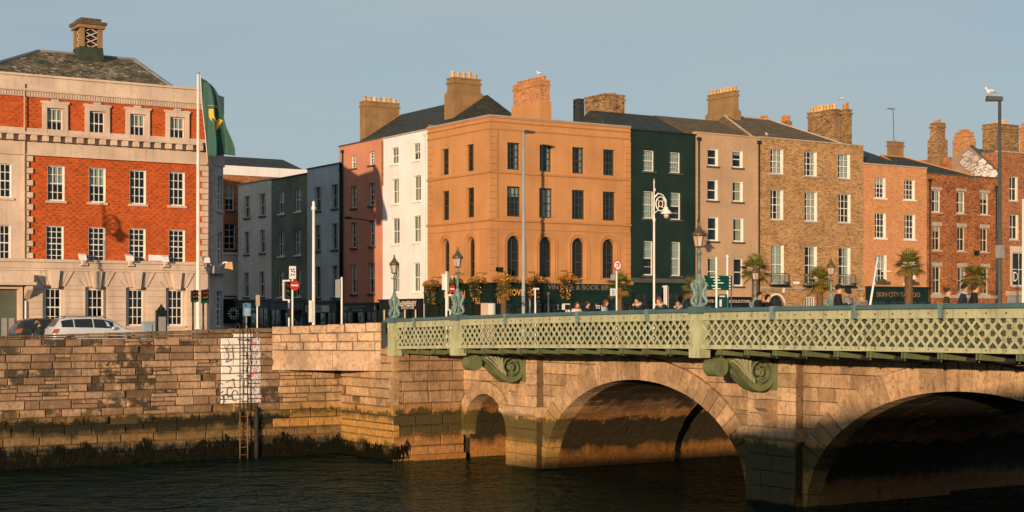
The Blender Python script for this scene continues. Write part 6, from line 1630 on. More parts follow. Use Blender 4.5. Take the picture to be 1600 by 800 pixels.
# cluster before the pub
t, q, h = sign_post('traffic_sign', 'tall grey plate seen edge-on above a no-entry disc left of the pub corner', 'sign', 697.5, 68, 424, .055, WHITEP); plate(t, q, 691.5, 428, 697, 453, WHITES, .06); plate(t, q, 698, 424, 700.5, 455, STEEL, -.02)
t, q, h = sign_post('traffic_light', 'white edged traffic signal under a round no-entry sign before the pub', 'traffic light', 703.5, 67, 459, .045, WHITEP); signal(t, q, 703.5, 463, 483, .3, BLACKP, -.06, WHITES)
disc(t, q(705.5, 451.5), .17, -.05, REDP); c = q(705.5, 451.5); MB().box(c[0] - .12, c[0] + .12, -.078, -.071, c[1] - .03, c[1] + .03).build('sign_bar', WHITES, t)
t, q, h = sign_post('traffic_light', 'traffic signal turned sideways on a pale post before the book shop', 'traffic light', 836.5, 72, 450, .05, WHITEP); signal(t, q, 839.5, 453, 473, .26, BLACKP, .1); plate(t, q, 833, 450, 842, 452.5, WHITES, .0, 'bracket')
t, q, h = sign_post('bollard_light', 'slim dark post with a round globe top before the book shop', 'post', 857, 76, 461, .05, DGREYP); MB().ell((0, 0, h + .08), (.1, .1, .11), 10, 6).build('globe', COPPER, t, smooth=True)
t, q, h = sign_post('post', 'thin pale post standing right of the tall grey lamp', 'post', 828, 78, 470, .045, STEEL); MB().ell((0, 0, h), (.055, .055, .04), 8, 4).build('cap', STEEL, t)
# round prohibition sign
t, q, h = sign_post('traffic_sign', 'round white prohibition sign with red ring on a post before the pub right end', 'sign', 963.5, 72, 408, .05, WHITEP)
c = q(963.5, 414.5); disc(t, c, .305, -.06, REDP); disc(t, c, .24, -.082, WHITES, 'sign_face'); 
m = MB(); m.tube([(c[0] - .1, -.108, c[1] + .1), (c[0] + .07, -.108, c[1] + .1), (c[0] + .07, -.108, c[1] - .12)], .03, 4); m.build('sign_symbol', BLACKP, t)
MB().tube([(c[0] - .17, -.112, c[1] - .17), (c[0] + .17, -.112, c[1] + .17)], .022, 4).build('sign_slash', REDP, t)
plate(t, q, 955, 429, 962, 438, STEEL, .06, 'control_box'); o = plate(t, q, 952.5, 451, 961, 462, WHITES, -.06)
for k in range(3): a = q(954.5, 455 + k * 2.8); b = q(959, 453.6 + k * 2.8); MB().box(a[0], b[0], -.097, -.0915, a[1], b[1]).build('sign_text_line', BLUES, o)
t, q, h = sign_post('traffic_sign', 'white framed double plate on short posts before the bottle green house', 'sign', 1041, 70, 446, .05, WHITEP); plate(t, q, 1036.5, 448, 1038.5, 486, WHITES, -.02, 'side_post'); plate(t, q, 1043, 447, 1046, 486, STEEL, .1, 'side_post'); plate(t, q, 1034.5, 446.5, 1042, 449, WHITES, -.021, 'cross_bar')
# finger-post and map board
t, q, h = sign_post('direction_sign', 'dark green tourist finger-post stack with white lettering in front of the beige house', 'sign', 1136.5, 68, 402, .06, WHITEP)
MB().ell((0, 0, h + .05), (.09, .09, .09), 8, 5).build('finial', WHITEP, t)
for k in range(5):
    y0 = 431 + k * 4.5; o = plate(t, q, 1099 + (k % 2) * 1.5, y0, 1142, y0 + 4.1, GREENS, -.07, 'finger_plate'); c = q(1115 + (k % 3) * 3, y0 + 2.1)
    wt = (.62, .5, .7, .45, .58)[k] * .5; MB().box(c[0] - wt, c[0] + wt, -.107, -.1015, c[1] - .03, c[1] + .03).build('sign_text_line', WHITES, o); e = q(1138.5, y0 + 2.1); MB().box(e[0] - .055, e[0] + .055, -.107, -.1015, e[1] - .05, e[1] + .05).build('walk_symbol', WHITES, o)
t, q, h = sign_post('direction_post', 'tall pale post standing just left of the green finger-post', 'post', 1119.5, 62, 403, .055, WHITEP); MB().ell((0, 0, h), (.07, .07, .05), 8, 4).build('cap', WHITEP, t)
t, q, h = sign_post('map_board', 'small dark green map board with white figure under the finger-post', 'sign', 1128, 67, 459, .05, GREYP); o = plate(t, q, 1121.5, 460, 1134.5, 484, GREENS, -.06); plate(t, q, 1122.5, 468, 1126, 479, WHITES, -.092, 'map_print', .006); plate(t, q, 1122.5, 462, 1131, 464, WHITES, -.092, 'map_text', .006)
t, q, h = sign_post('post', 'thin teal post right of the green map board', 'post', 1142.5, 66, 452, .035, TEAL); MB().ell((0, 0, h), (.05, .05, .04), 8, 4).build('cap', TEAL, t)
# leaning pole with arm, white mast
Ua, za = onV(1371.5, 402, 70); Ub = onV(1361, 0, 70)[0]; t = thing('leaning_pole', 'pale pole leaning to the right before the tattoo shop', 'pole', (Ub - .6, 70, STREET)); dx = Ua - Ub + .6
MB().tube([(0, 0, 0), (dx, 0, za - STREET)], [.09, .055], 8).build('pole', WHITEP, t, smooth=True); MB().tube([(dx * .98, 0, za - STREET - .1), (dx + .5, -.1, za - STREET - .3)], .02, 6).build('arm', STEEL, t); MB().box(dx + .35, dx + .95, -.2, .0, za - STREET - .9, za - STREET - .82).build('fitting', WHITES, t)
t, h = street_pole('lamp_pole', 'slim white mast at the right edge of the picture', 'pole', 1598.5, 66, 312, .085, .06, WHITEP); MB().ell((0, 0, h), (.07, .07, .05), 8, 4).build('cap', WHITEP, t)
# lamp on a bracket from the terracotta house: head
U_ = onU(578, 342, SIDE)[0]
MB().ell((RH.X(577.3), -1.7, RH.Z(578, 341.5)), (.16, .34, .12), 8, 5).build('lamp_head', BLACKP, RH.root, smooth=True)
# wall flood on the street corner of the red brick building
MB().tube([(RED.X(344), .4, z_led1 - .2), (RED.X(352), .2, z_led1 + .1), (RED.X(357), .1, z_led1 + .1)], .05, 6).build('lamp_arm', WHITEP, RED.root)
xx_ = RED.X(358); MB().hexa([(xx_ - .2, -.1, z_led1 - .25), (xx_ + .2, -.1, z_led1 - .32), (xx_ + .2, .2, z_led1 - .32), (xx_ - .2, .2, z_led1 - .25)], [(xx_ - .12, -.1, z_led1 + .08), (xx_ + .14, -.1, z_led1 + .14), (xx_ + .14, .2, z_led1 + .14), (xx_ - .12, .2, z_led1 + .08)]).build('lamp_head', plain('yellow_lamp', (.7, .45, .2), .5), RED.root)
# ---------------------------------------------------------------- palms and baskets
def leafmat(name, a, b):
    t = NT(name); n = t.noise(t.pos(), 9, 3); r = t.rnd()
    c = t.mix(t.mapr(n, .3, .7), a, b); c = t.mix(t.mapr(r, 0, 1, 0, .35), c, mulc(a, .5)); return t.fin(c, .55, .35)
PALMG = leafmat('palm_leaf', (.07, .085, .014), (.19, .165, .03)); PALMY = leafmat('palm_leaf_dry', (.16, .11, .025), (.26, .15, .03))
TRUNK = plain('palm_trunk_fibre', (.17, .095, .045), .9, .4, 6, .4, 25, .5)
def frond_mesh(seed, mat, L=.75):
    r_ = random.Random(seed); m = MB()
    m.tube([(0, 0, 0), (.25 * L, 0, .10 * L), (.5 * L, 0, .12 * L)], [.018, .014, .01], 4)
    n = 13
    for k in range(n):
        a = R(-88 + 176 * k / (n - 1)); le = L * (.62 - .1 * abs(a) / 1.5) * r_.uniform(.85, 1.1); dr = r_.uniform(.10, .3)
        d = Vector((math.cos(a), math.sin(a), 0)); s = Vector((-math.sin(a), math.cos(a), 0)) * .026
        b = Vector((.5 * L, 0, .12 * L)); p1 = b + d * le * .55 + Vector((0, 0, .01)); p2 = b + d * le + Vector((0, 0, -dr * le))
        m.quad(tuple(b - s * .5), tuple(b + s * .5), tuple(p1 + s), tuple(p1 - s)); m.add([tuple(p1 - s), tuple(p1 + s), tuple(p2)], [(0, 1, 2)])
    return m.mesh('frond', mat)
FR = [frond_mesh(i, PALMG) for i in range(4)] + [frond_mesh(9, PALMY)]
def palm(px, V, pytop, label, seed, size=1., pyc=None, tr=.16, n=34):
    r_ = random.Random(seed); U, zc = onV(px, pyc, V)
    t = thing('palm_tree', label, 'palm', (U, V, STREET), r_.uniform(0, 6), 'palms along the quay'); h = zc - STREET
    m = MB(); pr = []
    k = 0; z = 0
    while z < h: pr += [(tr * (1.25 - .2 * z / h) * (1 + .12 * (k % 2)), z)]; z += .09; k += 1
    pr.append((tr * .9, h)); m.lathe(pr, 10); m.build('trunk', TRUNK, t)
    for i in range(n):
        el = R(75 - 120 * (i / n) ** .9 + r_.uniform(-9, 9)); az = i * 2.399 + r_.uniform(-.2, .2); s = size * r_.uniform(.85, 1.15)
        o = obj('frond', FR[4] if i > n * .86 or r_.random() < .08 else r_.choice(FR[:4]), t, (0, 0, h - .02 + .1 * math.sin(el)), rot=(r_.uniform(-.3, .3), -el, az)); o.scale = (s, s, s)
    return t
palm(787, 77.5, 440, 'slim palm under a flower basket by the pub corner', 1, .85, 455, .14, 26)
palm(968, 76, 430, 'low palm with yellowing fan leaves behind the round prohibition sign', 2, 1.15, 449, .15)
palm(1083, 72, 440, 'small palm half hidden behind the sea-horse lamp by the beige house', 6, 1.0, 452, .13, 26)
palm(1180, 66, 405, 'dark green palm in front of the join of beige and brown brick houses', 3, 1.25, 425, .17)
palm(1281, 66, 425, 'palm with dense drooping fans below the brown brick house balconettes', 4, 1.2, 443, .17, 38)
palm(1420, 63.5, 395, 'tall palm with the thickest trunk before the tattoo shop', 5, 1.25, 418, .2, 36)
palm(1522, 66, 415, 'palm with a round crown right of the tattoo shop', 7, 1.25, 436, .17, 40)
LEAFG = leafmat('basket_leaf', (.06, .075, .015), (.14, .12, .02)); FLOW = leafmat('orange_blossom', (.62, .24, .02), (.75, .34, .04))
def basket(px, py, label, seed, plane='V', sc=1., fr=.6):
    r_ = random.Random(seed)
    if plane == 'V': U, z = onV(px, py, FRONT - .75); c = Vector((U, FRONT - .75, z))
    else: V, z = onU(px, py, SIDE - .75); c = Vector((SIDE - .75, V, z))
    t = thing('flower_basket', label, 'flower basket', c, 0, 'hanging flower baskets on the pub')
    MB().lathe([(.06, -.42), (.24, -.3), (.33, -.08), (.35, 0), (.3, .0)], 12).build('basket_bowl', RUSTD, t, smooth=True)
    br_ = (0, 1) if plane == 'V' else (1, 0)
    MB().tube([(0, 0, .0), (0, 0, .55), (br_[0] * .72, br_[1] * .72, .55)], .02, 5).build('bracket', BLACKP, t)
    for nm, mt, cnt in (('foliage', LEAFG, int(620 * (1.2 - fr))), ('blossom', FLOW, int(620 * fr))):
        m = MB()
        for i in range(cnt):
            if r_.random() < .68: a, rr0, zz_ = r_.uniform(0, 6.28), .52 * math.sqrt(r_.random()), None; zz_ = .42 * math.sqrt(max(0, 1 - (rr0 / .55) ** 2)) * r_.uniform(.1, 1) - .1
            else: a = r_.choice((.5, 2.6, 4.4)) + r_.uniform(-.5, .5); zz_ = -r_.random() * 1.0; rr0 = (.42 + zz_ * .16) * r_.uniform(.5, 1.05)
            p = Vector((rr0 * math.cos(a), rr0 * math.sin(a), zz_)) * sc; s = r_.uniform(.035, .075)
            d1 = Vector((r_.uniform(-1, 1), r_.uniform(-1, 1), r_.uniform(-.6, .6))).normalized(); d2 = d1.cross(Vector((r_.uniform(-1, 1), r_.uniform(-1, 1), 1))).normalized()
            m.quad(tuple(p - d1 * s), tuple(p - d2 * s * .6), tuple(p + d1 * s), tuple(p + d2 * s * .6))
        stuff(m.build(nm, mt, t))
basket(675, 446, 'flower basket at the left end of the pub flank, beside the white house', 1, 'U', 1.25, .35)
basket(710, 441, 'greener flower basket behind the no-entry sign on the pub flank', 2, 'U', 1.1, .2)
basket(745, 440, 'flower basket between the lamp and the pub corner on the flank', 3, 'U', 1.25, .4)
basket(789, 438, 'orange flower basket above the slim palm by the pub corner', 4, 'V', 1.3, .7)
basket(835, 438, 'orange flower basket right of the tall grey lamp', 5, 'V', 1.25, .8)
basket(886, 436, 'orange flower basket above the book shop lettering', 6, 'V', 1.3, .85)
# window-box shrubs and street shrubs
def shrub(name, label, c, r, n, seed, mat=None, cat='shrub'):
    r_ = random.Random(seed); t = thing(name, label, cat, c)
    MB().tube([(0, 0, -.0), (0, 0, r[2])], .04, 6).build('stem', TRUNK, t)
    m = MB()
    for i in range(n):
        d = Vector((r_.gauss(0, 1), r_.gauss(0, 1), r_.gauss(0, 1))).normalized() * (r_.random() ** .4); lump = 1 + .25 * math.sin(d.x * 7 + seed) * math.sin(d.z * 6)
        p = Vector((d.x * r[0], d.y * r[1], d.z * r[2])) * lump + Vector((0, 0, r[2] * 1.05)); s = r_.uniform(.03, .07)
        a = Vector((r_.uniform(-1, 1), r_.uniform(-1, 1), r_.uniform(-1, 1))).normalized(); b = a.cross(Vector((r_.uniform(-1, 1), 1, r_.uniform(-1, 1)))).normalized()
        m.quad(tuple(p - a * s), tuple(p - b * s * .6), tuple(p + a * s), tuple(p + b * s * .6))
    stuff(m.build('foliage', mat or LEAFG, t)); return t
LEAFD = leafmat('dark_shrub_leaf', (.012, .016, .008), (.03, .035, .012))
for i, px in enumerate((1376, 1421.5)):
    w = ((1367.7, 1385), (1412.6, 1431))[i]; z = OB.base + OB.Z(1376, 442) - .05
    shrub('window_shrub', ('clipped green shrub in the window box left of the palm trunk', 'clipped green shrub in the window box behind the palm trunk')[i], (onV(px, 0)[0], FRONT - .22, z), (.38, .14, .18), 420, 5 + i, LEAFG)
U_, z_ = onV(1232, 483, 64); shrub('shrub', 'low black-green shrub on the quay before the arched white doorway', (U_, 64, STREET), (.95, .5, .62), 1300, 8, LEAFD)
# ---------------------------------------------------------------- people
SKINS = [plain('skin_light', (.52, .30, .2), .55, .08, 8, bump=0), plain('skin_tan', (.38, .2, .12), .55, .08, 8, bump=0)]
EYEM = plain('eye_dark', (.02, .015, .012), .3, bump=0)
SHOEM = plain('shoe_leather', (.03, .028, .026), .5, bump=0)
_cm = {}
def clothm(c, nm='cloth'):
    k = tuple(c)
    if k not in _cm: _cm[k] = plain(nm, c, .85, .25, 7, .15, 60, .25)
    return _cm[k]
def person(label, U, V, base, height, face, jacket, trousers, hair, pose='walk', hairstyle='short', skin=0, phase=1, bulk=1.12, hat=None, look=0., group='people on the bridge', hood=None, bag=None):
    s = height / 1.75; J = []; E = []; T = []; RAD = []
    def j(x, y, z, r, tagn, par=None, ry=None):
        J.append((x * s, y * s, z * s)); RAD.append((r * s, (ry or r) * s)); T.append(tagn)
        if par is not None: E.append((par, len(J) - 1))
        return len(J) - 1
    b = bulk
    if pose == 'lean': pel, sp, chs, nk = (0, .1, .93), (0, 0, 1.12), (0, -.17, 1.28), (0, -.29, 1.37)
    else: pel, sp, chs, nk = (0, .0, .95), (0, .0, 1.15), (0, .0, 1.36), (0, -.01, 1.49)
    p0 = j(*pel, .135 * b, 't', None, .105 * b); p1 = j(*sp, .13 * b, 't', p0, .1 * b); p2 = j(*chs, .16 * b, 't', p1, .115 * b); n0 = j(*nk, .058, 'n', p2)
    hx = look * .02
    hd = (nk[0], nk[1] - .03, nk[2])
    h0 = j(hd[0] + hx, hd[1], hd[2] + .065, .062, 'h', n0, .072); h1 = j(hd[0] + hx, hd[1] - .005, hd[2] + .14, .075, 'h', h0, .092); h2 = j(hd[0] + hx, hd[1] + .005, hd[2] + .215, .058, 'h', h1, .07)
    j(hd[0] + hx + .05 * look, hd[1] - .105, hd[2] + .125, .014, 'h', h1)
    for sd in (-1, 1):
        sh = (sd * .165, chs[1] + .0, chs[2] + .05)
        a0 = j(*sh, .075 * b, 'a', p2)
        if pose == 'lean': el, wr_, pa = (sd * .25, chs[1] - .2, 1.16), (sd * .07, chs[1] - .32, 1.165), (sd * .0, chs[1] - .33, 1.17)
        elif pose == 'hold': el, wr_, pa = (sd * .23, -.08, 1.14), (sd * .1, -.28, 1.2), (sd * .06, -.33, 1.24)
        else: sw = .13 * phase * sd; el, wr_, pa = (sd * .235, .05 + sw * .5, 1.13), (sd * .24, -.04 + sw * 1.2, .9), (sd * .24, -.055 + sw * 1.35, .83)
        a1 = j(*el, .056 * b, 'a', a0); a2 = j(*wr_, .036 * b, 'a', a1); a3 = j(*pa, .034, 'k', a2, .02)
        dx, dy, dz = (pa[i] - wr_[i] for i in range(3)); L = math.sqrt(dx * dx + dy * dy + dz * dz) or 1; d = (dx / L, dy / L, dz / L)
        sidev = (0, 1, 0) if pose == 'walk' else ((0, -.3, 1) if pose == 'lean' else (1, 0, 0))
        for q in range(4):
            o = (q - 1.5) * .019; ln = (.066, .076, .072, .056)[q]
            k0 = tuple(pa[i] + d[i] * .045 + sidev[i] * o for i in range(3)); k1 = tuple(k0[i] + d[i] * ln * .55 for i in range(3)); k2 = tuple(k1[i] + d[i] * ln * .4 + (0, 0, -.012)[i] for i in range(3))
            f0 = j(*k0, .0095, 'k', a3); f1 = j(*k1, .0085, 'k', f0); j(*k2, .0075, 'k', f1)
        o = .035; k0 = tuple(pa[i] + sidev[i] * o * -1 for i in range(3)); k1 = tuple(k0[i] + d[i] * .035 - sidev[i] * .012 for i in range(3)); f0 = j(*k0, .011, 'k', a3); j(*k1, .009, 'k', f0)
        st = phase * sd * (.0 if pose != 'walk' else .2); kx = sd * .095
        l0 = j(kx, pel[1], pel[2] - .06, .098 * min(b, 1.1), 'l', p0); l1 = j(kx, pel[1] - .03 - st * .55, .5, .066, 'l', l0)
        l2 = j(kx, pel[1] + .02 - st, .09 + (.05 if st < -.05 else 0), .045, 'l', l1); j(kx + sd * .015, pel[1] - .15 - st, .035 + (.0 if st >= -.05 else .0), .036, 's', l2)
    me = bpy.data.meshes.new('tmp'); me.from_pydata(J, E, [])
    ob = bpy.data.objects.new('tmp', me); md = ob.modifiers.new('s', 'SKIN'); md.use_smooth_shade = True
    for i, sv in enumerate(me.skin_vertices[0].data): sv.radius = RAD[i]; sv.use_root = i == 0
    sb = ob.modifiers.new('d', 'SUBSURF'); sb.levels = 1
    body = baked(ob); bpy.data.objects.remove(ob)
    sm = SKINS[skin]; body.materials.clear()
    for m_ in (clothm(jacket, 'jacket_cloth'), clothm(trousers, 'trouser_cloth'), sm, SHOEM): body.materials.append(m_)
    segs = [(Vector(J[a]), Vector(J[c]), T[c]) for a, c in E]; mp = {'t': 0, 'a': 0, 'n': 2, 'h': 2, 'k': 2, 'l': 1, 's': 3}
    idx = []
    for pol in body.polygons:
        c = pol.center; best = None
        for a, e, tg in segs:
            ab = e - a; t = max(0, min(1, (c - a).dot(ab) / max(1e-9, ab.length_squared))); dd = (c - a - ab * t).length
            if best is None or dd < best[0]: best = (dd, tg, t)
        tg = best[1]
        if tg == 'n' and best[2] < .7: tg = 't'
        if tg == 's' and c.z > .12 * s: tg = 'l'
        idx.append(mp[tg])
    body.polygons.foreach_set('material_index', idx); body.polygons.foreach_set('use_smooth', [True] * len(idx))
    t = thing('person', label, 'person', (U, V, base), face, group)
    obj('body', body, t)
    C = Vector(((hd[0] + hx) * s, (hd[1] - .005) * s, (hd[2] + .145) * s)); m = MB()
    for sd in (-1, 1): m.ell((C.x + sd * .03 * s + .03 * look * s, C.y - .086 * s, C.z + .01 * s), (.012 * s, .01 * s, .008 * s), 6, 4)
    m.build('eyes', EYEM, t)
    m = MB()
    for sd in (-1, 1): m.ell((C.x + sd * .078 * s, C.y + .01 * s, C.z - .005 * s), (.012 * s, .025 * s, .034 * s), 6, 4)
    m.build('ears', sm, t, smooth=True)
    MB().box(C.x - .022 * s, C.x + .022 * s, C.y - .092 * s, C.y - .075 * s, C.z - .058 * s, C.z - .049 * s).build('mouth', clothm((.3, .1, .08), 'lips'), t)
    # hair: shell over crown and back, jagged lower edge
    hm = clothm(hair, 'hair'); rr_ = random.Random(int(U * 100) + int(V * 100)); m = MB(); n1, n2 = 14, 8
    vol = {'short': 1.08, 'curly': 1.28, 'long': 1.12, 'bob': 1.18, 'bun': 1.08}[hairstyle]; low = {'short': 100, 'curly': 108, 'long': 118, 'bob': 125, 'bun': 100}[hairstyle]
    for i in range(n2 + 1):
        for k in range(n1):
            az = 2 * math.pi * k / n1; front = max(0, -math.sin(az)); ph = R((low - front * (low - 52)) * i / n2)
            w = vol * (1 + (rr_.uniform(-.07, .09) if hairstyle == 'curly' else rr_.uniform(-.03, .03)))
            m.v.append((C.x + .083 * s * w * math.sin(ph) * math.cos(az), C.y + .012 * s + .102 * s * w * math.sin(ph) * math.sin(az), C.z + .012 * s + .112 * s * w * math.cos(ph)))
    for i in range(n2):
        for k in range(n1): m.f.append((i * n1 + k, i * n1 + (k + 1) % n1, (i + 1) * n1 + (k + 1) % n1, (i + 1) * n1 + k)); m.mi.append(0)
    if hairstyle == 'long':
        for k in range(9): a = R(10 + 160 * k / 8); m.tube([(C.x + .08 * s * math.cos(a), C.y + .085 * s * math.sin(a), C.z), (C.x + .1 * s * math.cos(a), C.y + .11 * s * math.sin(a), C.z - .16 * s), (C.x + .085 * s * math.cos(a), C.y + .11 * s * math.sin(a), C.z - .32 * s - rr_.random() * .05)], [.035 * s, .04 * s, .018 * s], 6)
    if hairstyle == 'bun': m.ell((C.x, C.y + .1 * s, C.z + .1 * s), (.05 * s, .05 * s, .05 * s), 8, 5)
    o = m.build('hair', hm, t, smooth=True)
    if hat:
        q = MB().lathe([(.094 * s, .02 * s), (.1 * s, .05 * s), (.094 * s, .09 * s), (.07 * s, .13 * s), (.03 * s, .15 * s), (.005, .155 * s)], 14, (C.x, C.y + .008 * s, C.z), sy=1.2); q.build('hat', clothm(hat, 'knit_hat'), t, smooth=True)
    if hood:
        pts = [(C.x + .13 * s * math.cos(R(a)), C.y + .02 * s + .12 * s * math.sin(R(a)), C.z - .13 * s + .05 * s * max(0, math.sin(R(a)))) for a in range(-60, 241, 25)]
        MB().tube(pts, .045 * s, 8).build('hood', clothm(hood, 'hood_cloth'), t, smooth=True)
    if bag:
        MB().ell((.0, .2 * s, 1.2 * s), (.15 * s, .09 * s, .22 * s), 10, 7).build('backpack', clothm(bag, 'bag_cloth'), t, smooth=True)
        m = MB()
        for sd in (-1, 1): m.tube([(sd * .1 * s, .15 * s, 1.38 * s), (sd * .11 * s, 0, 1.47 * s), (sd * .12 * s, -.13 * s, 1.33 * s), (sd * .13 * s, -.08 * s, 1.1 * s)], .018 * s, 5)
        m.build('strap', clothm(bag, 'bag_cloth'), t)
    return t
BLK, NAVY, GRY, CRM, DGR = (.012, .013, .015), (.012, .022, .035), (.2, .21, .23), (.55, .48, .4), (.012, .03, .025)
BR, RED_, BLD, DRK = (.05, .025, .012), (.16, .055, .018), (.30, .19, .1), (.012, .009, .008)
JEAN = (.03, .045, .08)
def on_bridge(label, px, U, pyhead, face, *a, lean=False, **k):
    V, zt = onU(px, pyhead, U); base = flz(V) + .1
    h = (zt - base) * (1.75 / (1.745 if not lean else 1.60)); return person(label, U, V, base, h, face, *a, pose='lean' if lean else k.pop('pose', 'walk'), **k)
on_bridge('person in a dark coat with cream hood leaning on the rail, hand to the head', 1006, PU + .52, 466.5, R(-90), BLK, JEAN, DRK, lean=True, hood=CRM, look=1)
on_bridge('person with curly ginger hair leaning on the rail in a dark green jacket', 1041, PU + .52, 466.5, R(-90), DGR, JEAN, RED_, lean=True, hairstyle='curly', hood=CRM)
on_bridge('dark-haired person with a pale pink collar resting low on the rail', 1066, PU + .56, 470.5, R(-70), BLK, JEAN, DRK, lean=True, hood=(.5, .36, .36), look=1)
on_bridge('person with long brown hair in a pale top by the book shop, left of three', 901, 32.3, 472.5, R(-20), (.6, .5, .44), BLK, RED_, hairstyle='long', look=1)
on_bridge('person in black with raised arms between the two pale-clothed people by the book shop', 917, 32.8, 471, R(30), BLK, BLK, BR, pose='hold', hairstyle='bob')
on_bridge('person in a pale blue shirt with auburn hair before the letting sign', 945, 32.4, 469, R(30), (.34, .43, .55), JEAN, RED_, hairstyle='long', look=1)
on_bridge('short-haired person in a black coat walking right beside the far sea-horse lamp', 1185, 32.6, 457, R(20), BLK, JEAN, DRK, skin=1, look=1)
on_bridge('person in a black hood just behind the black-coated walker', 1198, 33.3, 461, R(10), BLK, BLK, DRK, hairstyle='bob', look=1, phase=-1)
on_bridge('bulky person in black jacket and knit cap looking down, right of the palm', 1309, 32.0, 446, R(40), BLK, JEAN, DRK, pose='hold', hat=(.01, .011, .012), bulk=1.35, look=1)
on_bridge('person with black hair and grey jacket beside the one in the knit cap', 1326, 32.6, 450, R(-160), GRY, JEAN, DRK, hairstyle='bob', phase=-1)
on_bridge('fair-haired person in a taupe jacket seen from behind, with a backpack', 1347, 32.2, 456, R(170), (.24, .2, .18), JEAN, BLD, hairstyle='bob', bag=(.2, .12, .1))
on_bridge('person with tied-back brown hair in an olive coat walking right', 1479, 32.2, 450.5, R(35), (.04, .032, .018), BLK, BR, hairstyle='bun', look=1)
on_bridge('dark-haired person in a navy coat with grey collar walking right', 1505, 32.0, 444.5, R(35), NAVY, JEAN, DRK, hood=(.3, .31, .33), skin=1, look=1, phase=-1)
on_bridge('person in black with brown hair, rightmost of the trio near the right edge', 1522, 32.6, 443, R(45), BLK, BLK, BR, hairstyle='bob', look=1)
U_, z_ = onV(56, 498, 73.4); person('person in a dark top walking behind the parked cars', U_, 73.4, STREET, (z_ - STREET) * 1.003, R(90), BLK, JEAN, DRK, group='people by the cars')
U_, z_ = onV(61, 503, 73.0); person('smaller person in a green coat with ginger hair beside the dark hatchback', U_, 73.0, STREET, (z_ - STREET) * 1.003, R(110), DGR, JEAN, RED_, hairstyle='bob', group='people by the cars', phase=-1)
